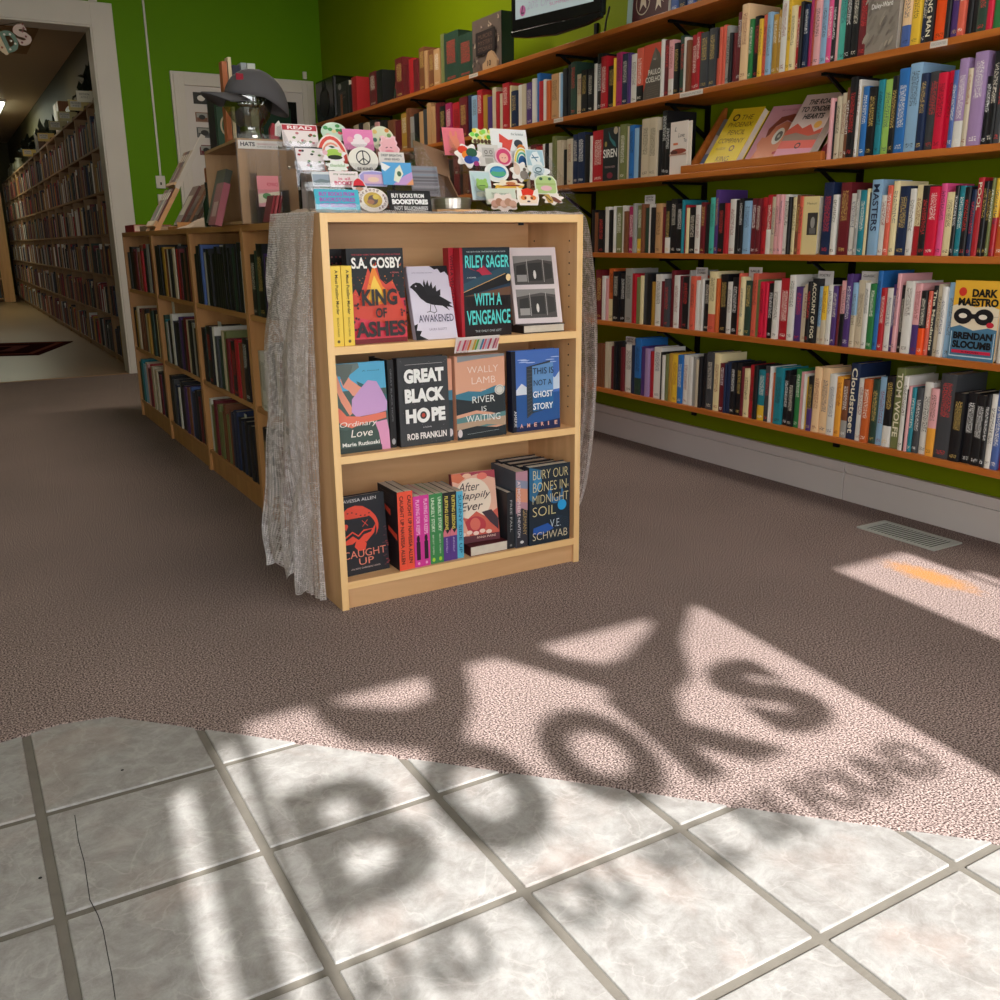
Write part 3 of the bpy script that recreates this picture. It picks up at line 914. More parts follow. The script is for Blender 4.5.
0 6.2761 6.3968 0.211 R 2.7104 1
0 6.175 6.2753 0.206 k 2.7119 0
0 5.8415 5.9641 0.231 R 2.7102 1
0 5.7664 5.8407 0.178 R 2.7104 0
0 5.6929 5.7656 0.202 r 2.7146 0
0 5.6209 5.6921 0.187 R 2.7092 0
0 5.5365 5.6201 0.239 u 2.7146 1
0 5.495 5.5357 0.211 U 2.7091 0
0 5.4136 5.4942 0.207 u 2.7163 1
0 5.3341 5.4128 0.199 U 2.7114 1
0 5.2822 5.3333 0.268 L 2.7194 0
0 5.1066 5.2814 0.258 V 2.7148 1
0 4.9287 5.1058 0.219 V 2.713 1
18 5.8479 5.906 0.191 g 0.9815 0
18 5.766 5.8469 0.219 k 0.9923 0
18 5.7081 5.765 0.194 k 0.9837 0
18 5.6683 5.7071 0.207 R 0.9801 0
18 5.6132 5.6673 0.197 R 0.9735 0
18 5.5733 5.6122 0.213 G 0.9928 0
18 5.5391 5.5723 0.195 u 0.9797 0
18 5.4789 5.5381 0.226 u 0.994 0
18 5.4326 5.4779 0.199 r 0.9688 0
18 5.3748 5.4316 0.232 r 0.9943 0
18 5.3152 5.3738 0.212 k 0.9666 0
18 5.2556 5.3142 0.232 G 0.9766 0
18 5.194 5.2546 0.231 k 0.9836 0
18 5.1552 5.193 0.227 R 0.9698 0
19 5.003 5.066 0.224 k 0.9661 0
19 4.9575 5.002 0.228 k 0.9685 0
19 4.9059 4.9565 0.217 k 0.9815 0
19 4.8552 4.9049 0.218 Y 0.9742 0
19 4.8048 4.8542 0.209 u 0.9825 0
19 4.7708 4.8038 0.209 w 0.9848 0
19 4.7254 4.7698 0.21 k 0.9782 0
19 4.674 4.7244 0.191 k 0.9836 0
19 4.6315 4.673 0.212 x 0.9721 0
19 4.5807 4.6305 0.224 k 0.9884 0
19 4.5482 4.5797 0.211 r 0.9704 0
19 4.5125 4.5472 0.211 R 0.9682 0
19 4.4505 4.5115 0.196 k 0.9779 0
19 4.3985 4.4495 0.194 u 0.9783 0
19 4.3589 4.3975 0.213 k 0.9662 0
19 4.3153 4.3579 0.219 R 0.9675 0
20 4.191 4.231 0.193 k 0.9755 0
20 4.149 4.19 0.224 k 0.9698 0
20 4.1128 4.148 0.23 k 0.9732 0
20 4.0925 4.1118 0.227 S 0.9693 0
20 4.0565 4.0915 0.213 n 0.9926 0
20 4.0308 4.0555 0.199 G 0.9729 0
20 3.9851 4.0298 0.213 k 0.9746 0
20 3.957 3.9841 0.192 k 0.9705 0
20 3.9133 3.956 0.197 k 0.9931 0
20 3.8666 3.9123 0.221 k 0.9919 0
20 3.8256 3.8656 0.198 k 0.9885 0
20 3.7828 3.8246 0.195 k 0.9809 0
20 3.7535 3.7818 0.219 k 0.9758 0
20 3.7071 3.7525 0.229 k 0.9817 0
20 3.6713 3.7061 0.216 k 0.9915 0
20 3.6255 3.6703 0.195 k 0.9948 0
20 3.5909 3.6245 0.218 V 0.9768 0
20 3.5621 3.5899 0.226 k 0.9729 0
20 3.5199 3.5611 0.235 k 0.9823 0
20 3.4851 3.5189 0.206 w 0.9879 0
21 3.338 3.396 0.197 k 0.9835 1
21 3.3001 3.337 0.209 V 0.9804 0
21 3.23 3.2991 0.23 k 0.969 1
21 3.1957 3.229 0.2 p 0.9846 0
21 3.1229 3.1947 0.191 k 0.9651 1
21 3.0708 3.1219 0.206 k 0.9682 1
21 3.0198 3.0698 0.206 R 0.9717 1
21 2.9409 3.0188 0.216 k 0.9827 0
21 2.8766 2.9399 0.199 k 0.9837 0
21 2.825 2.8756 0.211 u 0.969 0
21 2.7707 2.824 0.232 k 0.9723 0
21 2.7279 2.7697 0.197 k 0.9679 0
21 2.694 2.7269 0.219 p 0.9911 0
14 5.8301 5.906 0.214 k 0.9772 0
14 5.7825 5.8291 0.201 Y 0.9668 0
14 5.7391 5.7815 0.225 x 0.9654 0
14 5.7033 5.7381 0.215 R 0.9932 0
14 5.6484 5.7023 0.196 u 0.971 0
14 5.5959 5.6474 0.217 u 0.9802 0
14 5.536 5.5949 0.219 k 0.9894 0
14 5.481 5.535 0.198 x 0.9743 0
14 5.4322 5.48 0.204 Y 0.9665 0
14 5.3683 5.4312 0.23 u 0.9885 0
14 5.3106 5.3673 0.222 V 0.9652 0
14 5.2548 5.3096 0.228 k 0.9874 0
14 5.192 5.2538 0.211 c 0.9873 0
14 5.1553 5.191 0.21 R 0.9718 0
15 5.0301 5.066 0.219 V 0.994 0
15 4.9896 5.0291 0.2 t 0.9914 0
15 4.9547 4.9886 0.191 G 0.9728 0
15 4.8981 4.9537 0.201 k 0.9873 0
15 4.8425 4.8971 0.233 w 0.9874 0
15 4.7724 4.8415 0.205 n 0.9914 0
15 4.6966 4.7714 0.205 k 0.9722 0
15 4.6421 4.6956 0.231 p 0.9839 0
15 4.5882 4.6411 0.221 k 0.985 0
15 4.5383 4.5872 0.234 R 0.9791 0
15 4.4918 4.5373 0.228 x 0.9859 0
15 4.4182 4.4908 0.229 k 0.9781 0
15 4.3692 4.4172 0.223 G 0.9821 0
15 4.3152 4.3682 0.204 k 0.9714 0
16 4.1689 4.231 0.217 k 0.9759 0
16 4.1352 4.1679 0.227 T 0.9896 0
16 4.062 4.1342 0.23 k 0.967 1
16 4.0264 4.061 0.229 R 0.9924 0
16 3.9941 4.0254 0.232 w 0.9682 0
16 3.9595 3.9931 0.199 g 0.9684 0
16 3.9027 3.9585 0.192 V 0.9904 0
16 3.8618 3.9017 0.227 x 0.984 0
16 3.8156 3.8608 0.227 L 0.9839 0
16 3.7832 3.8146 0.203 R 0.968 0
16 3.7505 3.7822 0.194 r 0.9877 0
16 3.6849 3.7495 0.199 k 0.9746 1
16 3.6361 3.6839 0.209 r 0.9656 0
16 3.5856 3.6351 0.202 u 0.9735 0
16 3.5185 3.5846 0.222 k 0.976 1
16 3.4851 3.5175 0.204 r 0.9939 0
17 3.3454 3.396 0.194 x 0.9896 1
17 3.2831 3.3444 0.198 w 0.965 1
17 3.2279 3.2821 0.199 R 0.9879 1
17 3.1798 3.2269 0.234 k 0.9651 1
17 3.1311 3.1788 0.212 x 0.9797 1
17 3.0667 3.1301 0.226 k 0.9705 1
17 3.0068 3.0657 0.212 V 0.9754 1
17 2.946 3.0058 0.227 k 0.9728 0
17 2.8708 2.945 0.232 k 0.9735 0
17 2.8182 2.8698 0.2 u 0.986 0
17 2.7755 2.8172 0.212 R 0.9683 0
17 2.694 2.7745 0.219 k 0.9674 0
10 5.8473 5.906 0.213 V 0.9764 0
10 5.7904 5.8463 0.23 t 0.972 0
10 5.7308 5.7894 0.211 B 0.9809 0
10 5.676 5.7298 0.224 x 0.9876 0
10 5.6295 5.675 0.219 M 0.9755 0
10 5.5816 5.6285 0.205 R 0.9697 0
10 5.534 5.5806 0.228 r 0.9849 0
10 5.4712 5.533 0.223 x 0.9701 0
10 5.4329 5.4702 0.21 R 0.9882 0
10 5.3702 5.4319 0.216 x 0.9688 0
10 5.3229 5.3692 0.211 k 0.9916 0
10 5.281 5.3219 0.201 R 0.9707 0
10 5.2373 5.28 0.204 p 0.9861 0
10 5.1553 5.2363 0.228 k 0.9696 0
11 5.0179 5.066 0.226 k 0.987 0
11 4.9655 5.0169 0.21 k 0.9709 0
11 4.9229 4.9645 0.219 g 0.9682 0
11 4.8602 4.9219 0.199 n 0.9767 0
11 4.8224 4.8592 0.192 w 0.977 0
11 4.7669 4.8214 0.226 k 0.9858 0
11 4.7166 4.7659 0.213 k 0.984 0
11 4.6555 4.7156 0.211 p 0.9693 0
11 4.6015 4.6545 0.217 u 0.9771 0
11 4.5653 4.6005 0.223 S 0.9922 0
11 4.4863 4.5643 0.209 n 0.9822 0
11 4.4393 4.4853 0.224 k 0.9776 0
11 4.395 4.4383 0.2 R 0.9867 0
11 4.3153 4.394 0.23 k 0.9882 0
12 4.1922 4.231 0.22 w 0.9929 0
12 4.1362 4.1912 0.198 L 0.9846 0
12 4.0968 4.1352 0.225 R 0.9767 0
12 4.0466 4.0958 0.212 L 0.9942 0
12 4.0017 4.0456 0.192 L 0.9813 0
12 3.9701 4.0007 0.197 u 0.9885 0
12 3.9318 3.9691 0.232 u 0.9806 0
12 3.8967 3.9308 0.195 L 0.9822 0
12 3.8629 3.8957 0.214 u 0.9865 0
12 3.8088 3.8619 0.213 n 0.9842 0
12 3.7566 3.8078 0.227 n 0.9807 0
12 3.7068 3.7556 0.208 k 0.9934 0
12 3.6675 3.7058 0.199 n 0.9855 0
12 3.6234 3.6665 0.208 k 0.9879 0
12 3.5784 3.6224 0.196 n 0.9945 0
12 3.5288 3.5774 0.206 k 0.9667 0
12 3.4851 3.5278 0.202 k 0.977 0
13 3.3454 3.396 0.226 k 0.9768 1
13 3.292 3.3444 0.2 V 0.9689 1
13 3.2226 3.291 0.225 k 0.9893 1
13 3.1598 3.2216 0.219 R 0.9791 1
13 3.1087 3.1588 0.215 u 0.9718 1
13 3.046 3.1077 0.233 k 0.9756 1
13 2.9851 3.045 0.219 k 0.9896 0
13 2.9209 2.9841 0.227 g 0.979 0
13 2.8287 2.9199 0.203 k 0.9814 0
13 2.7546 2.8277 0.196 k 0.99 0
13 2.694 2.7536 0.206 k 0.9905 0"""
STICKERS = [
('A','READ',0.893,2.585,1.248,0.099,0.059,'r'),
('A','fan',0.998,2.606,1.269,0.078,0.050,'f'),
('A','arch',0.964,2.543,1.212,0.092,0.069,'a'),
('A','pink',1.060,2.585,1.244,0.089,0.058,'r'),
('A','floral',1.140,2.606,1.248,0.077,0.069,'c'),
('A','bunny',1.138,2.557,1.234,0.066,0.052,'b'),
('A','doodle',0.891,2.515,1.183,0.078,0.060,'r'),
('A','plant',0.949,2.494,1.200,0.075,0.047,'l'),
('A','cloud',0.953,2.480,1.177,0.069,0.034,'l'),
('A','peace',1.044,2.515,1.181,0.088,0.069,'c'),
('A','textcard',1.126,2.515,1.202,0.077,0.036,'r'),
('A','bluepic',1.117,2.459,1.147,0.089,0.061,'r'),
('A','landscape',0.899,2.452,1.140,0.057,0.038,'r'),
('A','weekend',0.957,2.445,1.138,0.080,0.042,'r'),
('A','lilac',1.048,2.466,1.143,0.083,0.043,'d'),
('A','hat',0.983,2.410,1.125,0.044,0.038,'h'),
('A','cyan',0.909,2.375,1.074,0.120,0.057,'r'),
('A','badge',1.010,2.382,1.074,0.088,0.063,'c'),
('A','black',1.113,2.375,1.074,0.125,0.057,'r'),
('A','greystack',1.208,2.473,1.120,0.086,0.083,'r'),
('B','pinkcard',1.361,2.585,1.241,0.071,0.080,'r'),
('B','heart',1.370,2.515,1.200,0.093,0.074,'l'),
('B','leaves',1.459,2.599,1.270,0.086,0.057,'l'),
('B','arrow',1.553,2.585,1.226,0.128,0.101,'r'),
('B','robot',1.448,2.536,1.210,0.069,0.063,'r'),
('B','pinkhead',1.494,2.529,1.211,0.059,0.055,'c'),
('B','rainbow',1.575,2.557,1.218,0.064,0.053,'a'),
('B','tower',1.608,2.536,1.214,0.064,0.050,'r'),
('B','cats',1.527,2.487,1.164,0.073,0.063,'l'),
('B','star',1.578,2.466,1.161,0.084,0.066,'s'),
('B','whale',1.430,2.459,1.161,0.080,0.056,'c'),
('B','frogcard',1.368,2.438,1.110,0.066,0.082,'r'),
('B','frog',1.580,2.431,1.129,0.077,0.057,'d'),
('B','longshoe',1.449,2.424,1.132,0.107,0.037,'l'),
('B','fox',1.496,2.396,1.096,0.075,0.053,'x'),
('B','dogs',1.403,2.375,1.074,0.105,0.057,'l'),
('B','shoes',1.582,2.396,1.097,0.077,0.037,'l'),
('B','greencard',1.410,2.403,1.098,0.099,0.044,'r'),
]
# ================================================================== camera, light
cam = bpy.data.cameras.new('camera'); co = bpy.data.objects.new('camera', cam); COL.objects.link(co); S.camera = co
cam.sensor_fit = 'HORIZONTAL'; cam.sensor_width = 36; cam.lens = 936.06/1000*36
yaw, pitch, roll = .5254, .2708, .0102
f = Vector((math.sin(yaw)*math.cos(pitch), math.cos(yaw)*math.cos(pitch), -math.sin(pitch)))
r = Vector((math.cos(yaw), -math.sin(yaw), 0)); d = f.cross(r)
rr = math.cos(roll)*r+math.sin(roll)*d; dd = -math.sin(roll)*r+math.cos(roll)*d
co.matrix_world = Matrix(((rr.x, -dd.x, -f.x, 0), (rr.y, -dd.y, -f.y, 0), (rr.z, -dd.z, -f.z, 1.0), (0, 0, 0, 1)))
cam.clip_start = .02

S.view_settings.view_transform = 'Standard'; S.view_settings.look = 'None'; S.view_settings.gamma = 1
S.view_settings.use_curve_mapping = False; S.view_settings.exposure = EXPO

w = bpy.data.worlds.new('sky'); S.world = w; w.use_nodes = True
w.node_tree.nodes['Background'].inputs[0].default_value = (.75, .86, 1, 1); w.node_tree.nodes['Background'].inputs[1].default_value = 1.0
def light(name, typ, loc, energy, col=(1, 1, 1), size=1, sizey=None, target=None, spread=None):
    l = bpy.data.lights.new(name, typ); l.energy = energy; l.color = col
    if typ == 'AREA':
        l.size = size
        if sizey: l.shape = 'RECTANGLE'; l.size_y = sizey
        if spread: l.spread = spread
    o = bpy.data.objects.new(name, l); COL.objects.link(o); o.location = loc
    if target is not None: o.rotation_euler = (Vector(target)-Vector(loc)).to_track_quat('-Z', 'Y').to_euler()
    return o
sun = light('sun', 'SUN', (0, -4, 5), SUN, (1, .97, .93)); sun.data.angle = .013
sun.rotation_euler = Vector((.11, 1, -.84)).to_track_quat('-Z', 'Y').to_euler()
light('window_daylight', 'AREA', (.35, -.93, 1.30), WIN, (1.0, .98, .96), 4.6, 1.7, (.9, 2.0, 1.15))
light('room_lamp', 'AREA', (1.6, 1.6, 3.12), ROOM, (1, .93, .82), 1.2, .3, (1.6, 1.6, 0))  # added overhead fill for the near room, no fitting behind it
light('room_lamp', 'AREA', (1.7, 5.2, 3.12), ROOM2, (1, .90, .74), 1.2, .3, (1.7, 5.2, 0))  # added warm fill brightening the far walls and shelves, no fitting there
light('back_room_lamp', 'AREA', (.5, 12.2, 2.93), BACK, (1, .86, .66), 1.2, .4, (.5, 12.2, 0))
light('back_room_lamp', 'AREA', (.9, 16.7, 2.93), BACK*.8, (.95, 1, .82), .6, 1.2, (.9, 16.7, 0))

# ================================================================== the setting
HC = 3.2; XR = 2.97; XL = -2.5; YB = 7.98; YF = -1.0
# carpet with the notched edge round the tiled entry
g = Geo()
edge = [(XL, 2.05), (-.03, 2.042), (.087, 2.062), (.19, 2.04), (.36, 1.868), (.89, 1.325), (1.16, 1.04), (1.41, .79), (1.64, .55), (2.22, -.03), (2.24, -1.0)]
pts = edge+[(XR, -1.0), (XR, YB), (XL, YB)]
g.prism(pts[::-1], -.012, 0, 'z'); structure(g.build('floor', M['carpet']))
# entry tiles
g = Geo(); gw = .0085; px_, py_ = .3235, .3145; ox, oy = .0200, 1.715
for i in range(-8, 8):
    for j in range(-9, 3):
        x0 = ox+i*px_+gw; x1 = ox+(i+1)*px_-gw; y0 = oy+(j-1)*py_+gw; y1 = oy+j*py_-gw
        if x1 < XL or x0 > 2.6 or y1 < YF: continue
        # clip against the diagonal edge: drop tiles wholly under the carpet
        if y0 > 1.95 or x0+y0 > 2.30: continue
        if y1 > 1.95: y1 = 2.08
        P = [(x0, y0), (x1, y0), (x1, y1), (x0, y1)]
        # clip polygon by x+y < 2.235 and y < 2.06
        def clip(P, fn):
            out = []
            for k in range(len(P)):
                a, b = P[k], P[(k+1) % len(P)]; fa, fb = fn(a), fn(b)
                if fa <= 0: out.append(a)
                if fa*fb < 0:
                    t = fa/(fa-fb); out.append((a[0]+t*(b[0]-a[0]), a[1]+t*(b[1]-a[1])))
            return out
        P = clip(P, lambda p: p[0]+p[1]-2.245); P = clip(P, lambda p: p[1]-2.08) if P else P
        if len(P) > 2: g.prism(P, -.02, -.0022, 'z')
t = g.build('floor', M['tile'], bevel=.0025); structure(t)
CR = [(0.073, 1.683), (0.069, 1.599), (0.07, 1.529), (0.065, 1.422), (0.071, 1.378), (0.073, 1.339), (0.071, 1.28), (0.07, 1.235), (0.067, 1.185), (0.173, 1.798), (0.002, 1.522)]
g = Geo()
for a_, b_ in zip(CR[:8], CR[1:9]):
    dx_, dy_ = b_[0]-a_[0], b_[1]-a_[1]; l_ = math.hypot(dx_, dy_); nx_, ny_ = -dy_/l_*.0007, dx_/l_*.0007
    g.prism([(a_[0]+nx_, a_[1]+ny_), (a_[0]-nx_, a_[1]-ny_), (b_[0]-nx_, b_[1]-ny_), (b_[0]+nx_, b_[1]+ny_)], -.0023, -.0019, 'z')
for a_ in CR[9:]: g.cyl(a_, .003, -.0023, -.0018, 'z', 10)
g.build('floor_crack', M['dark'], t)
structure(B(XL, XR, YF, 2.3, -.03, -.0062).build('floor', M['grout']))
structure(B(XL-1, 3.3, YB, 22.5, -.03, -.004).build('floor', M['vinyl']))
B_ = B(XL, XR, YB-.015, YB+.02, -.005, .004).build('trim_1', M['brown_wood']); structure(B_)
structure(B(XL, XR, YF-.1, YB+.2, HC, HC+.1).build('ceiling', M['plaster']))
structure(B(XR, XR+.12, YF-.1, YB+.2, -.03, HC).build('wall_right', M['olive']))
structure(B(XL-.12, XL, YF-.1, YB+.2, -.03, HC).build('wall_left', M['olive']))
# back wall around the wide opening
OX = 1.217; OZ = 2.535
g = Geo(); g.box(OX, XR, YB, YB+.2, -.03, HC); g.box(-1.3, OX, YB, YB+.2, OZ, HC); g.box(XL, -1.3, YB, YB+.2, -.03, HC)
structure(g.build('wall_back', M['green']))
# window wall behind the camera
def wall_with_holes(x0, x1, z0, z1, holes, y0, y1, g):
    xs = sorted(set([x0, x1]+[h[0] for h in holes]+[h[1] for h in holes]))
    for a, b in zip(xs, xs[1:]):
        hs = sorted([(h[2], h[3]) for h in holes if h[0] <= a+1e-6 and h[1] >= b-1e-6]); z = z0
        for h0, h1 in hs:
            if h0 > z: g.box(a, b, y0, y1, z, h0)
            z = h1
        if z < z1: g.box(a, b, y0, y1, z, z1)
holes = [(.115, 1.405, .45, 2.42), (1.965, 2.292, .45, 2.42), (2.306, 2.345, .45, 2.225), (-.055, -.018, .3, 2.25), (.048, .082, .3, 2.36)]
g = Geo(); wall_with_holes(XL, XR, -.03, HC, holes, YF-.03, YF, g); structure(g.build('wall_front', M['white']))
for i, hh in enumerate(holes[:3]):
    structure(B(hh[0]+.001, hh[1]-.001, YF-.022, YF-.018, hh[2]+.001, hh[3]-.001).build('window_%d' % (i+1), clear_plastic('window_glass', .02)))
# vinyl lettering on the shop window; it throws the shadow lettering on the floor
g = Geo(); YW = YF-.012
def vinyl(txt, x0, x1, z0, z1, bold=.03, skew=0):
    vs, fs = text_geo(txt, bold); b = len(g.v); n = len(vs)
    for dy in (0, .002):
        for u, v in vs: g.v.append((x0+(x1-x0)*u+skew*v, YW+dy, z0+(z1-z0)*v))
    for q in fs: g.face([b+i for i in q]); g.face([b+n+i for i in q][::-1])
for ch, a, b_ in (('B', .125, .35), ('O', .375, .60), ('O', .64, .865), ('K', .875, 1.115), ('S', 1.135, 1.325)):
    vinyl(ch, a, b_, 1.85 if ch == 'S' else 1.83, 2.155, .035 if ch == 'B' else .07)
for wd, a, b_ in (('AND', .115, .345), ('YOU', .395, .60), ('WILL', .65, .82), ('BE', .87, .98), ('FOUND', 1.01, 1.35)):
    vinyl(wd, a, b_, 1.655, 1.765, .035)
VP = [[(0.256, 2.45), (0.351, 2.371), (0.449, 2.31), (0.524, 2.323), (0.546, 2.401), (0.60, 2.45), (0.679, 2.45), (0.606, 2.261), (0.517, 2.135), (0.446, 2.14), (0.305, 2.236), (0.264, 2.332)],
      [(0.704, 2.46), (0.867, 2.433), (0.898, 2.34), (0.968, 2.269), (1.034, 2.275), (1.175, 2.35), (1.289, 2.458), (1.395, 2.42), (1.222, 2.268), (1.127, 2.127), (0.971, 2.052), (0.899, 2.175), (0.814, 2.302)]]
for P in VP: g.prism(P, YW, YW+.002, 'y')
props(g.build('window_lettering', M['sign_black']), 'black vinyl lettering on the shop window behind the camera, its shadow falls on the floor', 'window sign')

# casing of the wide opening
def bars(name, mat, L_, bev=.003):
    g = Geo()
    for b in L_: g.box(*b)
    return structure(g.build(name, mat, bevel=bev))
bars('trim_2', M['white'], [(OX, OX+.155, YB-.025, YB+.0, 0, OZ+.16), (-1.45, OX, YB-.025, YB, OZ, OZ+.16), (OX-.012, OX, YB-.02, YB+.2, 0, OZ), (-1.3, OX-.012, YB-.02, YB+.2, OZ-.012, OZ)])
# panelled door in the back wall with its casing
bars('trim_3', M['white'], [(1.74, 1.84, YB-.03, YB, 0, 2.27), (2.78, 2.88, YB-.03, YB, 0, 2.27), (1.84, 2.78, YB-.03, YB, 2.175, 2.27),
                           (1.76, 1.80, YB-.04, YB-.03, 0, 2.25), (2.82, 2.86, YB-.04, YB-.03, 0, 2.25)])
dr = structure(B(1.84, 2.78, YB-.018, YB-.002, .01, 2.175).build('door_1', M['trim'], bevel=.003))
g = Geo(); g.box(2.0, 2.05, YB-.035, YB-.018, .25, 2.10); g.box(2.67, 2.72, YB-.035, YB-.018, .25, 2.10); g.box(2.05, 2.67, YB-.035, YB-.018, 2.05, 2.10); g.box(2.05, 2.67, YB-.035, YB-.018, .25, .32)
g.build('pane_frame', M['tv'], dr); B(2.05, 2.67, YB-.024, YB-.0185, .32, 2.05).build('pane', simple('dark_green_pane', '1e3a2c', .25), dr)
for i, (x, z, wd, hg, cc, lb) in enumerate([(1.90, 2.045, .12, .085, 'k', 'small black and white card taped to the top of the door edge'), (1.905, 1.915, .10, .07, 'u', 'small reddish picture taped to the door edge, below the black card'),
        (1.905, 1.80, .12, .075, 'g', 'small grey landscape picture taped to the door edge'), (1.915, 1.67, .10, .075, 'R', 'small dark red picture taped lowest on the door edge')]):
    o = B(x, x+wd, YB-.021, YB-.0185, z, z+hg, LIN[cc]).build('taped_picture', M['print']); props(o, lb, 'picture', 'pictures taped to the door')
    p = Panel(wd, hg); p.rect(.08, .08, .92, .92, 'G' if i else 'k'); p.rect(.1, .1, .9, .45, cc); p.ell(.5, .5, .25, .25, 'w' if i == 0 else 'k'); p.build(o, 'print_area', loc=(x, YB-.021, z))
# ring-shaped and peach poster inside the pane
o = B(2.07, 2.21, YB-.028, YB-.0242, 1.55, 2.03, srgb('27503c')).build('poster', M['print']); props(o, 'green poster with a cream ring hanging in the door pane, left side', 'poster')
p = Panel(.14, .48); p.ring(.5, .72, .36, .16, .1, 'x'); p.poly([(.3, .45), (.95, .5), (.95, .1)], 'U'); p.build(o, 'print_area', loc=(2.07, YB-.028, 1.55))
# baseboard on the right wall: two boards and a butt joint
g = Geo()
for a, b in ((YF, 2.398), (2.402, YB)):
    g.box(2.95, XR, a, b, 0, .108); g.box(2.958, XR, a, b, .108, .118); g.box(2.948, XR, a, b, .118, .150)
structure(g.build('baseboard_right', M['trim'], bevel=.0015))
g = Geo(); g.box(1.372, 1.74, YB-.018, YB, 0, .13); g.box(2.88, 2.94, YB-.018, YB, 0, .13); structure(g.build('baseboard_back', M['trim']))
# cable conduit and sockets on the back wall
B(1.592, 1.606, YB-.014, YB, 1.51, HC-.001).build('cable_conduit', M['white']); props(bpy.data.objects['cable_conduit'], 'thin white cable conduit running up the green back wall', 'conduit')
o = B(1.218, 1.275, YB-.02, YB, 2.697, HC-.001).build('cable_channel', M['white'], bevel=.002); props(o, 'short white cable channel above the wide opening', 'conduit')
o = B(1.56, 1.63, YB-.012, YB, 1.415, 1.508).build('socket_plate', M['white'], bevel=.003); props(o, 'white socket plate at the foot of the conduit', 'socket')
B(1.590, 1.602, YB-.014, YB-.0119, 1.44, 1.46).build('switch', M['dark'], o)
o = B(1.56, 1.61, YB-.03, YB, 1.30, 1.37).build('wall_box', M['white'], bevel=.003); props(o, 'small white wall box below the socket plate', 'wall box')
o = B(2.80, 2.83, YB-.02, YB, 2.285, 2.34).build('wall_sensor', M['white'], bevel=.002); props(o, 'small cream wall sensor high beside the room corner', 'sensor')

# floor register
o = empty('floor_vent', (2.768, 1.962, 0), (0, 0, 0)); props(o, 'pale metal floor vent set in the carpet beside the baseboard', 'vent')
g = Geo(); W2, L2 = .075, .155
g.box(-W2, -W2+.014, -L2, L2, 0, .006); g.box(W2-.014, W2, -L2, L2, 0, .006); g.box(-W2+.014, W2-.014, -L2, -L2+.018, 0, .006); g.box(-W2+.014, W2-.014, L2-.018, L2, 0, .006)
g.build('frame', M['vent'], o, bevel=.0015); B(-W2+.014, W2-.014, -L2+.018, L2-.018, 0, .0012).build('duct_shadow_plate', M['dark'], o)
g = Geo()
for i in range(19):
    y = -L2+.024+i*(2*L2-.048)/18; T = Matrix.Translation((0, y, .0034))
    g.box(-W2+.014, W2-.014, -.0038, .0038, -.0006, .0006, T=T)
g.build('slats', M['vent'], o)

# ================================================================== wall shelving
SZ = {5: .305, 4: .627, 3: .939, 2: 1.257, 1: 1.569, 0: 1.887}
SNAME = {0: 'topmost', 1: 'second', 2: 'third', 3: 'fourth', 4: 'fifth', 5: 'lowest'}
for k, z in SZ.items():
    y0 = -.6; g = Geo(); g.box(2.70, 2.955, y0, 7.90, z-.022, z-.0002)
    o = g.build('wall_shelf', M['pine'], bevel=.002); props(o, '%s of the six long pine board shelves on the right wall' % SNAME[k], 'shelf', 'pine wall shelves')
ORD = ['end', 'second', 'third', 'fourth', 'fifth', 'sixth', 'seventh', 'eighth', 'ninth', 'tenth', 'eleventh', 'twelfth', 'thirteenth', 'fourteenth', 'fifteenth', 'sixteenth', 'seventeenth', 'eighteenth', 'nineteenth']
TENS = {2: 'twent', 3: 'thirt', 4: 'fort', 5: 'fift', 6: 'sixt', 7: 'sevent', 8: 'eight', 9: 'ninet'}
def ordinal(n):
    if n < 20: return 'first' if n == 1 else ORD[n-1]
    t, u = divmod(n, 10)
    if t >= 10: return 'hundred and '+ordinal(n-100)
    return TENS[t]+('ieth' if u == 0 else 'y-'+('first' if u == 1 else ORD[u-1]))
# black standards and brackets
for Y in (-.02, .81, 1.635, 2.46, 3.29, 4.12, 4.95, 5.78, 6.61, 7.44):
    g = Geo(); g.box(2.957, 2.9695, Y-.012, Y+.012, .20, 2.02)
    o = g.build('shelf_upright', M['black_metal']); props(o, 'black metal shelf upright with angled brackets on the right wall, %s from the window' % ordinal(int(round((Y+.02)/.83))+1), 'shelf upright', 'black uprights carrying the wall shelves')
    for k, z in SZ.items():
        if k == 5: continue
        g = Geo(); zt = z-.0235
        g.box(2.73, 2.957, Y-.008, Y+.008, zt-.010, zt); g.prism([(2.95, zt-.13), (2.957, zt-.13), (2.957, zt-.115), (2.775, zt-.010), (2.755, zt-.010)], Y-.005, Y+.005, 'y')
        g.build('bracket', M['black_metal'], o)

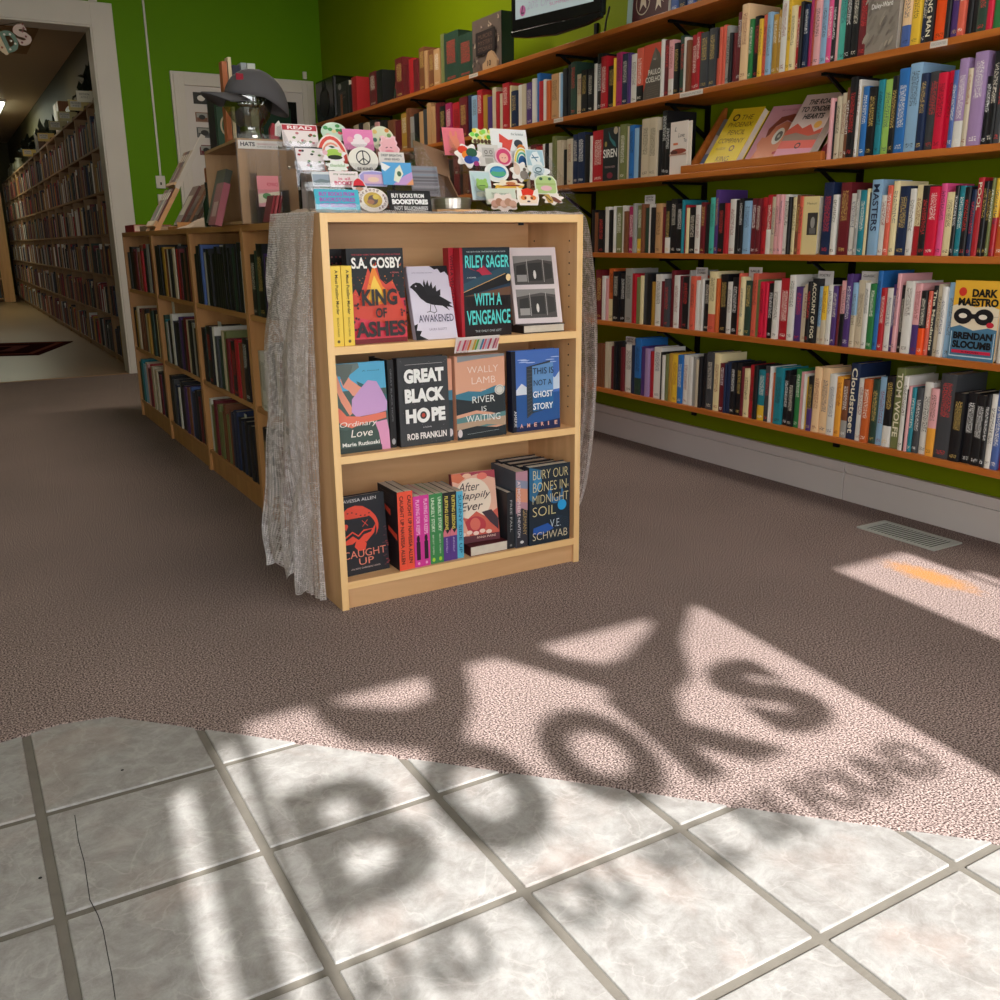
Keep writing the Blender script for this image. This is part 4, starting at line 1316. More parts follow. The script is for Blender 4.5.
# ================================================================== books on shelves, from a per-row list
rows = {}
for line in BOOKS.split('\n'):
    r_, y0, y1, hh, cc, x0, ind, *tx_ = line.split()
    rows.setdefault(int(r_), []).append((float(y0), float(y1), float(hh), cc, float(x0), int(ind), tx_[0] if tx_ else ''))
LZ = [.100, .415, .750]; BAYN = ['far', 'second', 'third', 'near']; TIER = ['bottom', 'middle', 'top']
stuff = Geo(); nb = 0; rowcount = {}
def cname(cc): return PAL[cc[0]][1]+(' and '+PAL[cc[-1]][1] if len(cc) > 1 else '')
for rk in sorted(rows):
    L_ = rows[rk]; L_.sort(key=lambda b: b[0])        # nearest the window first
    for i, (y0, y1, hh, cc, x0, ind, tx) in enumerate(L_):
        nb += 1; t = max(.006, y1-y0); hh *= {4: 1.09, 5: 1.10, 2: 1.04, 3: 1.02, 1: .985}.get(rk, 1); dpt = min(.16, max(.10, hh*.62)) if rk < 10 else .15
        if rk < 10: z = SZ[rk]; dpt = min(dpt, 2.945-x0)
        else: z = LZ[(rk-10)//4]; x0 = .948+(x0-.965)*.35; hh *= 1.07
        if not ind and rk < 10:
            v_ = Vector((x0, (y0+y1)/2, z+.1))-Vector((0, 0, 1))
            if v_.dot(rr)/v_.dot(f)*936.06+500 < 1000: rowcount[rk] = rowcount.get(rk, 0)+1
        if ind:
            o = shelf_book(t, hh, dpt, cc, nb, (x0, y0, z), 0, bool(tx))
            if tx: p = Panel(t, hh); p.text(tx.replace('_', ' '), .2, max(.08, .94-.088*len(tx)), .8, .94, 'e8e0c8' if colr(cc[0])[1] < .3 else '2a3450', .02, True); p.build(o, 'spine_print', 'lettering', (0, 0, -PI/2), (0, t, 0))
            th = 'thick ' if t > .038 else ('thin ' if t < .02 else ''); ht = 'tall ' if hh > .235 else ('short ' if hh < .19 else '')
            q0 = cname(L_[i+1][3][0]) if i+1 < len(L_) else None; q1 = cname(L_[i-1][3][0]) if i else None
            nbr = 'between %s and %s' % (q0, q1) if q0 and q1 else ('beside ' + (q0 or q1))
            if rk < 10:
                v_ = Vector((x0, (y0+y1)/2, z+.1))-Vector((0, 0, 1)); vis = v_.dot(rr)/v_.dot(f)*936.06+500 < 1000
                if vis: cnt = rowcount.get(rk, 0)+1; rowcount[rk] = cnt; pos = '%s from right' % ordinal(cnt)
                else: pos = 'window end'
                lab = '%s%s book, %s wall shelf, %s, %s' % (ht or th, cname(cc), SNAME[rk], pos, nbr)
                grp = 'books on the %s wall shelf' % SNAME[rk]
            else:
                lab = '%s%s%s book, %s from right in low bookcase %s, %s tier' % (th, ht, cname(cc), ordinal(i+1), ['fourth back', 'third back', 'second back', 'nearest'][(rk-10) % 4], TIER[(rk-10)//4])
                grp = 'books in the low bookcases'
            props(o, lab, 'book', grp)
        else:
            T = Matrix.Translation((x0, y0, z)); book_shell(stuff, t, hh, dpt, cc, nb, T); book_pages(stuff, t, hh, dpt, srgb('cfc6b4'), T)

# ================================================================== low bookcases running back from the display
def low_case(y0, y1, label):
    o = empty('low_bookcase', (.945, y0, 0)); props(o, label, 'bookcase', 'honey wood low bookcases in a line')
    L = y1-y0; Dp = .28; t = .018
    B(0, Dp, 0, t, 0, 1.062).build('side_panel', M['birchd'], o, bevel=.001); B(0, Dp, L-t, L, 0, 1.062).build('side_panel', M['birchd'], o, bevel=.001)
    B(0, Dp, t, L-t, 1.040, 1.062).build('top_panel', M['birchh'], o, bevel=.001)
    for z in (.100, .415, .750): B(.004, Dp-.006, t, L-t, z-.020, z-.0003).build('shelf', M['birchh'], o, bevel=.001)
    B(.012, .026, t, L-t, 0, .08).build('kick_board', M['birchd'], o); B(Dp-.006, Dp, t, L-t, .0, 1.04).build('back_panel', M['birchd'], o)
    return o
low_case(5.115, 5.95, 'low honey wood bookcase farthest from the window, beside the wide opening')
low_case(4.280, 5.113, 'low honey wood bookcase, second from the far end of the line')
low_case(3.445, 4.278, 'low honey wood bookcase under the plywood crate')
low_case(2.630, 3.443, 'low honey wood bookcase directly behind the birch display bookcase, partly behind the cloth')
# price tabs above books in the low cases
for (y, z, x) in ((4.75, 1.0, 0), (3.95, .985, 0), (3.75, .975, 0), (3.60, .970, 0)):
    pass

# ================================================================== birch display bookcase
BX0, BX1, BY, BD, BH = .8445, 1.649, 2.343, .28, 1.070
bc = empty('display_bookcase', (BX0, BY, 0)); props(bc, 'pale birch three-shelf display bookcase facing the window with new books', 'bookcase')
Wd = BX1-BX0; t = .020
for x in (0, Wd-t):
    o = B(x, x+t, .0015, BD, 0, BH).build('side_panel', M['birchv'], bc); B(x, x+t, 0, .0015, 0, BH).build('edge_strip', M['edgev'], bc)
o = B(t, Wd-t, .0015, BD, BH-.022, BH).build('top_panel', M['birch'], bc); B(t, Wd-t, 0, .0015, BH-.022, BH).build('edge_strip', M['edge'], bc)
for z in (.082, .441, .735):
    B(t, Wd-t, .0015, BD-.008, z-.021, z-.0003).build('shelf', M['birch'], bc); B(t, Wd-t, 0, .0015, z-.021, z-.0003).build('edge_strip', M['edge'], bc)
B(t, Wd-t, .012, .026, 0, .061).build('kick_board', M['birch'], bc)
B(t, Wd-t, BD-.008, BD, 0, BH-.022).build('back_panel', M['birch'], bc)
hole = Geo().cyl((0, 0), .0025, 0, .0012, 'x', 8).build('peg_hole', M['dark'], bc); first = True
for s in (t, Wd-t-.0012):
    for y in (.04, .235):
        for k in range(14):
            hh_ = hole if first else hole.copy()
            if not first: COL.objects.link(hh_); hh_.parent = bc
            hh_.location = (s, y, .50+k*.032-(0 if k < 7 else -.08)); first = False
g = Geo(); g.cyl((.60, -.006), .008, 1.040, 1.047, 'z', 10); g.v = [(x, y+.02, z) for x, y, z in g.v]; g.build('cam_bolt', M['dark'], bc)
# ================================================================== new books in the display bookcase
Z1, Z2, Z3 = .735, .441, .082; DX = -.0068
def place(x0, y, z, W, H, T, lean, col, spine, label, group=None, yaw=0, **k):
    return face_book((x0+DX, y, z), yaw, lean, W, H, T, col, spine, label, group, **k)
G1 = 'new hardbacks shown face out in the display bookcase'
# --- upper shelf
for i, (x, lb) in enumerate(((.874, 'yellow paperback spine at the left end of the top display shelf, against the side panel'), (.9045, 'yellow paperback spine between its twin and the flame cover hardback'))):
    o = empty('book', (x+DX-.001, 2.352, Z1), (0, 0, 0)); props(o, lb, 'book', 'yellow paperback pair on the top display shelf')
    g = Geo(); c = srgb('f0cc4c'); g.box(0, .0285, 0, .0015, 0, .205, c); g.box(0, .001, .0015, .135, 0, .205, c); g.box(.0275, .0285, .0015, .135, 0, .205, c)
    g.build('cover', M['coverplain'], o); B(.0012, .0273, .0017, .133, .0005, .203).build('pages', M['paper'], o)
    p = Panel(.0285, .205); p.text('A Most Puzzling Murder', .35, .40, .72, .95, '3a2a10', .02, True); p.text('BIANCA MARAIS', .42, .12, .62, .36, '6a5420', 0, True); p.ell(.5, .06, .14, .02, '6a5420'); p.build(o)
o = empty('book', (.872, 2.50, Z1)); props(o, 'black book with dark red dots standing upright behind the two yellow paperbacks', 'book')
g = Geo(); g.box(0, .10, 0, .002, 0, .246, srgb('17141a')); g.box(0, .10, .028, .03, 0, .246, srgb('17141a')); g.build('cover', M['coverplain'], o); B(.002, .098, .0022, .0278, .002, .24).build('pages', M['paper'], o)
p = Panel(.10, .242)
for i in range(8):
    for j in range(3): p.ell(.08+i*.12, .93-j*.07, .03, .012, 'R' if (i+j) % 2 else '8a5a5a', 8)
p.build(o)

o, p = place(.932, 2.372, Z1, .162, .248, .034, 3, '1c2026', '1c2026', 'black hardback cover with orange flames over pink red and white capitals, top display shelf', G1)
p.rect(0, 0, 1, .47, 'dc3c50'); p.rect(0, 0, 1, .05, '7a1420')
random.seed(4)
p.poly([(.0, .47), (.12, .58), (.18, .5), (.30, .68), (.36, .80), (.42, .70), (.5, .86), (.56, .68), (.66, .62), (.78, .66), (.88, .52), (1, .30), (1, .15), (0, .3)], 'd84a38')
p.poly([(.26, .45), (.34, .62), (.40, .74), (.46, .84), (.52, .72), (.60, .60), (.70, .55), (.74, .45), (.62, .42), (.4, .40)], 'f08a30')
p.poly([(.34, .47), (.40, .62), (.46, .72), (.52, .64), (.58, .56), (.62, .48), (.5, .43)], 'f8cc50')
for i in range(60):
    x = random.uniform(.05, .98); z = random.uniform(.45, .9); p.ell(x, z, random.uniform(.004, .014), random.uniform(.003, .008), random.choice(['f08a30', 'd84a38', '8a3030']), 6)
for i in range(26):
    x = random.choice([random.uniform(0, .14), random.uniform(.86, 1)]); z = random.uniform(.1, .45); p.ell(x, z, .02, .014, random.choice(['1c2026', '5a2030']), 6)
p.text('THE NEW YORK TIMES BESTSELLING AUTHOR', .06, .925, .92, .94, 'c8424c', 0)
p.text('S.A. COSBY', .05, .79, .93, .905, 'f4f2ee', .03); p.text('A NOVEL', .72, .735, .88, .75, 'e07070', 0)
p.text('KING', .19, .40, .82, .575, '2a2428', .04); p.text('OF', .42, .27, .62, .375, '2a2428', .03); p.text('ASHES', .05, .07, .94, .235, '2a2428', .04)
p.build(o)

o, p = place(1.122, 2.375, Z1, .128, .205, .022, 16, 'd9d3e4', 'c8c0d4', 'white paperback with an ink black crow, leaning back on the top display shelf', None, yaw=-.02)
p.poly([(.0, .0), (.28, .0), (.10, .06), (.16, .12), (.04, .13), (.09, .22), (0, .2)], '15131a')
p.poly([(1, 1), (.55, 1), (.66, .95), (.74, .96), (.80, .90), (.9, .92), (1, .84)], '15131a')
p.poly([(.02, .72), (.10, .76), (.18, .78), (.28, .77), (.38, .70), (.52, .64), (.66, .60), (.80, .55), (.98, .48), (.9, .47), (1.0, .42), (.84, .44), (.9, .38), (.74, .45), (.62, .46), (.5, .47), (.36, .50), (.24, .56), (.14, .65), (.08, .69)], '1c1a22')
p.poly([(.34, .76), (.38, .82), (.40, .74), (.46, .81), (.48, .72), (.55, .79), (.56, .69), (.64, .74), (.64, .65), (.74, .68), (.72, .59), (.4, .6)], '24222a')
p.line(.46, .48, .42, .38, .016, '1c1a22'); p.line(.42, .38, .52, .36, .012, '1c1a22'); p.line(.42, .38, .34, .37, .012, '1c1a22'); p.line(.54, .47, .58, .38, .016, '1c1a22'); p.line(.58, .38, .5, .35, .012, '1c1a22')
p.ell(.16, .73, .02, .012, 'c8c0d0', 8)
p.text('AWAKENED', .12, .235, .96, .335, '2a2850', .0, shear=.05); p.text('LAURA ELLIOTT', .34, .12, .76, .15, '8a84a0', 0); p.text('SOME MONSTERS ARE MADE', .1, .90, .6, .915, '8a84a0', 0)
p.build(o)

o, p = place(1.2480, 2.408, Z1, .150, .246, .034, 2, '16181e', 'b01c2c', 'black hardback with a red spine standing left of the teal lettered cover', 'black and red hardbacks of one title')
p.rect(0, 0, .12, 1, 'b01c2c'); p.text('WITH A VENGEANCE', .02, .3, .09, .92, '5a0c18', .02, True); p.build(o)
o, p = place(1.2620, 2.368, Z1, .162, .246, .036, 2, '1a2430', 'b01c2c', 'black hardback cover with tall turquoise capitals and a night train, top display shelf', G1)
p.rect(0, 0, .055, 1, 'b01c2c'); p.rect(.055, .42, 1, .82, '23384e'); p.rect(.055, 0, 1, .46, '20161c')
p.poly([(.055, .50), (.3, .56), (.7, .62), (1, .68), (1, .80), (.75, .76), (.055, .60)], '2c4c5e')
p.poly([(.055, .455), (1, .60), (1, .66), (.92, .71), (.055, .50)], '16181e'); p.line(.055, .505, .9, .705, .01, 'd8a868')
p.poly([(.055, .46), (1, .56), (1, .46), (.055, .46)], '6a4a3a'); p.ell(.96, .66, .05, .04, 'f4d8a0')
for k in range(9): p.ell(.14+k*.1, .41, .035, .03, '100d12', 10); p.rect(.105+k*.1, .34, .175+k*.1, .41, '100d12')
p.poly([(.1, .80), (.3, .74), (.45, .80), (.62, .70), (.42, .69), (.36, .73), (.2, .76)], 'b02a44')
p.text('THE NEW YORK TIMES BESTSELLING AUTHOR', .12, .945, .9, .96, 'c8d4d8', 0)
p.text('RILEY SAGER', .09, .775, .97, .915, '5fd8d4', .02); p.text('A NOVEL', .12, .66, .30, .675, 'd8e0e0', 0)
p.text('WITH A', .25, .35, .80, .49, '5fd8d4', .02); p.text('VENGEANCE', .09, .135, .97, .30, '5fd8d4', .02)
p.text('THE ONLY ONE LEFT', .25, .05, .78, .075, 'c0c8cc', 0); p.build(o)

o = empty('book', (1.455, 2.362, Z1)); props(o, 'black book lying flat with pale page edges under the photo cover book', 'book')
g = Geo(); c = srgb('16161a'); g.box(0, .145, 0, .20, 0, .002, c); g.box(0, .145, 0, .20, .022, .024, c); g.box(0, .0016, 0, .2, .002, .022, c)
g.build('cover', M['coverplain'], o); B(.002, .143, .002, .198, .0022, .0218).build('pages', M['paper'], o)
o, p = place(1.458, 2.40, Z1+.0255, .152, .225, .020, 15, 'ddd0d2', 'c8bcc0', 'white book with two black and white carriage photographs leaning on a flat book', None, yaw=-.16)
for z0 in (.07, .51):
    p.rect(.07, z0, .90, z0+.38, '4c4846'); p.poly([(.07, z0+.38), (.9, z0+.38), (.9, z0+.3), (.6, z0+.33), (.07, z0+.28)], '8a8684')
    p.poly([(.10, z0+.06), (.32, z0+.05), (.32, z0+.27), (.13, z0+.25)], '2a2828'); p.poly([(.37, z0+.05), (.66, z0+.05), (.66, z0+.29), (.37, z0+.28)], '2e2c2c'); p.poly([(.72, z0+.06), (.87, z0+.08), (.87, z0+.26), (.72, z0+.29)], '353332')
    p.rect(.12, z0+.04, .33, z0+.13, '9a9694'); p.ell(.5, z0+.13, .03, .06, 'd8d4d0', 10); p.line(.35, z0+.03, .35, z0+.33, .008, 'c8c4c0'); p.line(.69, z0+.03, .69, z0+.33, .008, 'c8c4c0')
p.build(o)

o = B(0, .142, -.0012, 0, 0, .046, srgb('e8e0dc')).build('shelf_talker', M['print'], None, (1.214, 2.3415, .696), (.28, 0, .03)); props(o, 'white shelf card with rainbow stripes hanging from the upper display shelf edge', 'sign')
p = Panel(.142, .046, -.0014)
for k, c in enumerate(['d8788a', 'e8d8dc', 'd0506a', 'e0a8b4', 'e07840', 'e8dcc0', 'd8b040', '6aa850', 'd8e0d8', '4a8ab0', 'd86a80', 'c8c0d8', 'c04a60', 'e8e0e0', 'b05a70', 'd89098']): p.rect(.03+k*.059, .16, .03+k*.059+.045, .96, c)
p.text('BOOKS', .02, .03, .3, .14, '8a5a60', 0); p.build(o, 'stripe_print', 'lettering', (.28, 0, .03), (0, 0, 0))

# --- middle shelf
o, p = place(.874, 2.375, Z2, .156, .243, .030, 4, '58b0d8', '8ac4dc', 'pastel cover of a figure reclining in a lilac blouse, left on middle display shelf', G1)
p.rect(0, 0, 1, .70, '48605c'); p.poly([(0, 1), (0, .86), (.35, .88), (.52, .95), (.5, 1)], '6a7c7a'); p.rect(.0, .56, .06, .80, 'ece6e0')
p.poly([(.45, .80), (1, .62), (1, .42), (.6, .5)], '2e6a70')
p.poly([(0, .90), (.10, .88), (.18, .70), (.30, .56), (.36, .46), (.28, .42), (.14, .58), (.04, .78), (0, .80)], 'e89a80')
p.poly([(.15, .83), (.28, .88), (.34, .82), (.50, .74), (.60, .70), (.48, .62), (.36, .64), (.30, .70), (.20, .74)], 'eca088'); p.poly([(0, .95), (.16, .86), (.20, .76), (.30, .84), (.36, .9), (.4, .98), (.2, 1), (0, 1)], '5c6864')
p.poly([(.34, .60), (.52, .72), (.66, .80), (.82, .78), (.92, .66), (1, .54), (.98, .44), (.8, .42), (.4, .40), (.32, .46)], 'cca0d4')
p.poly([(.0, .56), (.12, .50), (.22, .42), (.5, .40), (.96, .43), (.96, .36), (.6, .32), (.3, .28), (.1, .33), (0, .44)], 'e87a62')
p.poly([(.04, .28), (.2, .26), (.4, .30), (.62, .33), (.78, .28), (.82, .15), (.84, 0), (0, 0), (0, .3)], '3e524c'); p.poly([(.74, .32), (.97, .34), (1, .2), (1, 0), (.84, 0), (.80, .2)], 'e09ac0')
p.rect(0, 0, .84, .06, '2a3634')
p.text('Ordinary', .08, .28, .78, .355, 'f4ece4', 0, shear=.2); p.text('Love', .27, .175, .68, .26, 'f4ece4', 0, shear=.2); p.text('Marie Rutkoski', .10, .075, .80, .12, 'f0f0ec', .02)
p.text('A novel', .56, .90, .88, .915, '306078', 0); p.build(o)

for i, (x, T_) in enumerate(((1.034, .13),)):
    o, p = place(x, 2.378, Z2, .018, .245, T_, 1, '141418', '141418', 'black hardback spine with a small white emblem, left of the grey lettered cover', None)
    p.text('GREAT BLACK HOPE', .35, .3, .6, .9, '7a7a80', 0, True); p.ell(.5, .07, .3, .035, 'a8a8ac'); p.build(o)
o, p = place(1.059, 2.366, Z2, .156, .247, .032, 2, '3c3e42', '1c1c20', 'charcoal hardback cover with chunky white capitals and a round target letter, middle display shelf', G1)
random.seed(9)
for i in range(90): p.ell(random.uniform(.02, .98), random.uniform(.02, .98), .006, .004, random.choice(['6a6c70', '8a8c90', '2a2c30']), 5)
p.line(.12, .93, .86, .93, .006, 'c0c0c0')
p.text('GREAT', .09, .72, .88, .88, 'f2f2f0', .06); p.text('BLACK', .09, .50, .88, .66, 'f2f2f0', .06)
p.text('H', .09, .27, .30, .43, 'f2f2f0', .06); p.ring(.44, .35, .13, .085, .065, 'f2f2f0'); p.ell(.44, .35, .035, .024, 'c05040'); p.text('PE', .60, .27, .88, .43, 'f2f2f0', .06)
p.text('A NOVEL', .42, .205, .60, .22, 'd8d8d8', 0); p.text('ROB FRANKLIN', .10, .08, .89, .155, 'f2ecea', .03); p.build(o)

o, p = place(1.213, 2.376, Z2, .018, .236, .13, 1, 'dfa184', 'dfa184', 'peach and blue hardback spine with a white round emblem, left of its twin cover', None)
p.rect(0, 0, 1, .62, '2c3c44'); p.rect(0, .5, 1, .62, '4a8098'); p.ell(.5, .1, .42, .05, 'd8d0d4'); p.build(o)
o, p = place(1.237, 2.364, Z2, .164, .241, .034, 2, 'e2a88c', 'dfa184', 'peach and dark blue hardback cover with a river scene, middle display shelf', G1)
p.poly([(.05, 1), (1, 1), (1, .97), (.5, .955), (.05, .93)], '8c9296'); p.poly([(.0, .55), (.25, .58), (.5, .56), (.8, .62), (1, .6), (1, .36), (0, .36)], '3f7d96')
p.poly([(0, .50), (.3, .46), (.6, .52), (1, .56), (1, .24), (.7, .30), (.4, .34), (0, .30)], '2a3238'); p.poly([(0, .26), (.4, .3), (.7, .27), (1, .30), (1, .14), (0, .12)], '5d8a8c')
p.poly([(0, .2), (.5, .22), (1, .24), (1, .12), (.6, .16), (0, .10)], 'b89c84'); p.poly([(0, .12), (.4, .15), (.8, .11), (1, .13), (1, 0), (0, 0)], '262e34')
p.text('WALLY', .24, .79, .86, .87, 'f6e4d8', -.012); p.text('LAMB', .32, .66, .80, .74, 'f6e4d8', -.012); p.ell(.88, .565, .10, .062, 'd8d4cc', 20); p.ring(.88, .565, .08, .05, .012, 'a8a8a0')
p.text('THE', .50, .575, .60, .59, 'e8e0e0', 0); p.text('RIVER', .32, .43, .78, .51, 'eef0ee', -.004); p.text('IS', .50, .32, .60, .385, 'eef0ee', -.004); p.text('WAITING', .18, .205, .88, .285, 'eef0ee', -.004); p.line(.2, .06, .85, .08, .004, 'b8c4c4')
p.ell(.055, .08, .045, .05, 'd8d0d4', 16); p.build(o)

o, p = place(1.429, 2.372, Z2, .170, .242, .028, 2, '4a74c4', '141c34', 'bright blue cover of a doorway standing in the sea, right end of middle shelf', G1)
p.rect(0, 0, .085, 1, '141a2c'); p.rect(.085, .0, 1, .46, '2c5a9c'); p.poly([(.085, .0), (1, 0), (1, .12), (.085, .06)], '1c2a58')
p.poly([(.085, .52), (.2, .6), (.3, .55), (.34, .62), (.34, .46), (.085, .46)], 'd8e0ec'); p.poly([(.7, .58), (.8, .68), (.9, .64), (1, .72), (1, .5), (.7, .48)], 'c8d8ec')
for k in range(7): p.ell(random.uniform(.2, .95), .9-.01*k, .1, .006, 'b8ccf0', 10)
p.poly([(.30, .16), (.42, .22), (.78, .26), (.80, .86), (.30, .80)], '38404a'); p.poly([(.42, .24), (.86, .26), (.86, .84), (.42, .80)], '6a9ad0'); p.poly([(.42, .24), (.86, .26), (.86, .48), (.42, .48)], '2a68a4')
for k in range(14): p.line(.31, .18+k*.045, .41, .22+k*.042, .004, '70767c')
p.text('THIS IS', .42, .70, .86, .78, '20262e', .0); p.text('NOT A', .44, .56, .82, .63, '20262e', .0); p.text('GHOST', .42, .41, .84, .49, 'f0f4f8', .02); p.text('STORY', .42, .26, .84, .34, 'f0f4f8', .02)
for k, ch in enumerate('AMERIE'): p.text(ch, .14+k*.145, .05, .20+k*.145 if ch != 'I' else .165+k*.145, .10, 'ecb8a8', .02)
p.text('AMERIE', .02, .07, .07, .27, 'e0e0e4', 0, True); p.build(o)

# --- lower shelf
o, p = place(.876, 2.385, Z3, .145, .228, .024, 5, '20222a', '20222a', 'black cover with a coral red helmeted mask, left end of the lowest display shelf', None, yaw=.06)
c = 'e8503c'
p.text('NAVESSA ALLEN', .04, .925, .82, .965, 'd8d4d4', 0)
p.ell(.36, .60, .47, .25, c, 28); p.ell(.36, .55, .42, .24, '20222a', 28); p.poly([(-.0, .74), (.06, .80), (.2, .86), (.36, .88), (.52, .86), (.68, .79), (.74, .74), (.6, .72), (.2, .72)], c)
p.poly([(.28, .36), (.34, .46), (.46, .47), (.54, .38), (.5, .30), (.36, .30)], c); p.poly([(0, .47), (.1, .50), (.26, .56), (.38, .50), (.5, .56), (.7, .56), (.78, .62), (.72, .50), (.54, .40), (.40, .46), (.24, .40), (0, .40)], c)
p.poly([(0, .46), (.1, .48), (.26, .54), (.38, .48), (.5, .54), (.68, .55), (.66, .52), (.5, .50), (.38, .44), (.26, .50), (.1, .45), (0, .43)], '20222a')
p.ell(.13, .635, .05, .03, c, 10); p.poly([(.08, .63), (.18, .63), (.13, .58)], c); p.line(.48, .60, .60, .68, .012, c); p.line(.60, .60, .48, .68, .012, c)
for k in range(7): p.ell(.1+k*.09, .77+.03*math.sin(k), .02, .008, '20222a', 6)
p.text('CAUGHT', .02, .22, .94, .315, 'e88a74', .0); p.text('UP', .34, .12, .66, .205, 'e88a74', .0); p.text('AN INTO DARKNESS NOVEL', .16, .07, .8, .09, 'c8b4b0', 0)
random.seed(3)
for i in range(16): p.ell(random.uniform(.86, 1), random.uniform(.05, .6), .03, .01, random.choice(['8a3a40', '50303a']), 6)
p.build(o)
SP = [('f0563c', 'CAUGHT UP NAVESSA ALLEN', '40201c', 1.0345, .0235, .234, 'orange red'), ('f0563c', 'CAUGHT UP NAVESSA ALLEN', '40201c', 1.0590, .0235, .234, 'orange red'),
      ('d83c9c', 'PLAYING FOR KEEPS', 'f2b8dc', 1.0845, .0245, .214, 'hot pink'), ('d83c9c', 'PLAYING FOR KEEPS', 'f2b8dc', 1.1100, .0245, .214, 'hot pink'),
      ('3e8a50', 'UNLIKELY STORY', 'd8ecd0', 1.1355, .0215, .212, 'green'), ('3e8a50', 'UNLIKELY STORY', 'd8ecd0', 1.1580, .0215, .212, 'green'),
      ('1c1e24', 'FLIRTING LESSONS', 'e8d460', 1.1805, .0225, .210, 'black and violet'), ('1c1e24', 'FLIRTING LESSONS', 'e8d460', 1.2040, .0225, .210, 'black and violet'),
      ('5cb4d4', 'SUNNY SIDE UP', '286888', 1.2275, .0215, .207, 'light blue')]
for i, (c, tx, ic, x, wd, hh, nm) in enumerate(SP):
    if c == '1c1e24': lb = '%s paperback spine with yellow lettering, %s of the pair' % (nm, 'left' if i % 2 == 0 else 'right')
    elif c == '5cb4d4': lb = 'light blue paperback spine, rightmost of the colourful spines on the lowest display shelf'
    else: lb = '%s paperback spine on the lowest display shelf, %s of the pair' % (nm, 'left' if i % 2 == 0 else 'right')
    o = empty('book', (x+DX, 2.352+.004*i*.3, Z3)); props(o, lb, 'book', 'paperbacks spine out on the lowest display shelf')
    g = Geo(); cc = srgb(c); dk = srgb('1a1820') if i < 2 else cc
    g.box(0, wd, 0, .0015, 0, hh, cc); g.box(0, .001, .0015, .14, 0, hh, dk); g.box(wd-.001, wd, .0015, .14, 0, hh, dk)
    g.build('cover', M['coverplain'], o); B(.0012, wd-.0012, .0017, .138, .0005, hh-.0006).build('pages', M['paper'], o)
    p = Panel(wd, hh)
    if c == '1c1e24': p.rect(0, 0, 1, .38, '5a3c8c'); p.poly([(0, .36), (1, .36), (1, .46), (.6, .40), (.2, .48), (0, .42)], 'd87888'); p.text('ANITA KELLY', .36, .12, .6, .34, 'd8c8f0', 0, True)
    if c == 'd83c9c': p.rect(.25, .10, .75, .36, '30202c'); p.ell(.5, .40, .2, .05, '30202c'); p.ell(.5, .05, .15, .02, 'f2b8dc')
    if c == '3e8a50': p.ell(.5, .06, .22, .03, 'a8d840'); p.text('BECKY CHEN', .38, .14, .6, .42, 'd8ecd0', 0, True)
    p.text(tx, .28, .46 if i > 1 and c != '5cb4d4' else .08, .76, .95, ic, .02, True); p.build(o)
    if i == 0:
        p = Panel(.138, hh)                                   # flags printed on the back board of the outer orange book
        for zz, xx in ((.80, .20), (.52, .5)): p.poly([(xx, zz), (xx+.45, zz-.06), (xx+.45, zz-.14), (xx, zz-.06)], 'e8503c')
        for k in range(5): p.line(.15, .95-k*.03, .85, .93-k*.03, .003, 'a8a4a8')
        p.build(o, 'back_print', 'back_lettering', (0, 0, -PI/2), (0, .14, 0))
o = empty('book', (1.262, 2.356, Z3)); props(o, 'red and black paperback lying flat with white page edges, under the painted flower cover', 'book')
g = Geo(); c = srgb('4a141c'); g.box(0, .128, 0, .18, 0, .0012, c); g.box(0, .128, 0, .18, .0288, .030, c); g.box(0, .001, 0, .18, .0012, .0288, c); g.build('cover', M['coverplain'], o); B(.0015, .1275, .0006, .178, .0014, .0286).build('pages', M['paper'], o)
o, p = place(1.243, 2.392, Z3+.0315, .143, .214, .020, 10, 'e8b49c', '7a2430', 'peach and red painted cover with curly dark script, leaning on a flat book, lowest shelf', None, yaw=-.08)
p.rect(0, 0, 1, .12, '5a1e2c'); p.poly([(0, 1), (.3, .93), (.6, .97), (1, .88), (1, 1)], 'a83848'); p.poly([(0, .9), (.15, .86), (.3, .92), (.2, 1), (0, 1)], 'd8704c'); p.ell(.7, .93, .12, .05, 'e87868'); p.ell(.35, .96, .1, .03, 'f0c0a0')
p.ell(.45, .62, .42, .30, 'f0dcc8', 24); p.poly([(0, .40), (.3, .35), (.5, .44), (.7, .35), (1, .45), (1, .1), (0, .1)], 'cc5a48'); p.ell(.45, .24, .25, .13, 'b8303c'); p.ell(.45, .26, .12, .09, 'd86858'); p.poly([(.62, .42), (.85, .44), (1, .30), (.98, .14), (.8, .26)], '3a2430'); p.poly([(.0, .12), (.3, .1), (.2, .34), (0, .36)], 'e8a48c')
for k in range(5): p.ell(.15+.15*k, .13+.02*(k % 2), .07, .03, 'f0d0c0', 10)
for tx, z0, z1, xa, xb in (('After', .74, .86, .12, .62), ('Happily', .60, .72, .08, .86), ('Ever', .46, .58, .14, .66)): p.text(tx, xa, z0, xb, z1, '381820', .0, shear=.35)
p.text('ANNA MARIE', .45, .05, .9, .08, 'f0c8b8', 0); p.build(o)
o, p = place(1.399, 2.358, Z3, .024, .180, .13, 0, '23252b', '23252b', 'short dark grey paperback spine beside the sunset spine, lowest display shelf', None)
p.text('FREE FALL', .4, .3, .7, .86, 'b8b8b8', 0, True); p.ell(.5, .06, .16, .02, '8a8a8a'); p.build(o)
o, p = place(1.426, 2.352, Z3, .042, .242, .15, 0, '30303a', '48505e', 'thick spine fading from sunset pink to charcoal with gold capitals, lowest display shelf', None)
p.poly([(0, .45), (.5, .52), (1, .48), (1, 1), (0, 1)], 'b88a98'); p.poly([(0, .62), (1, .58), (1, .78), (.4, .84), (0, .8)], 'dc987c'); p.poly([(0, .8), (1, .76), (1, .86), (0, .9)], '8890a8')
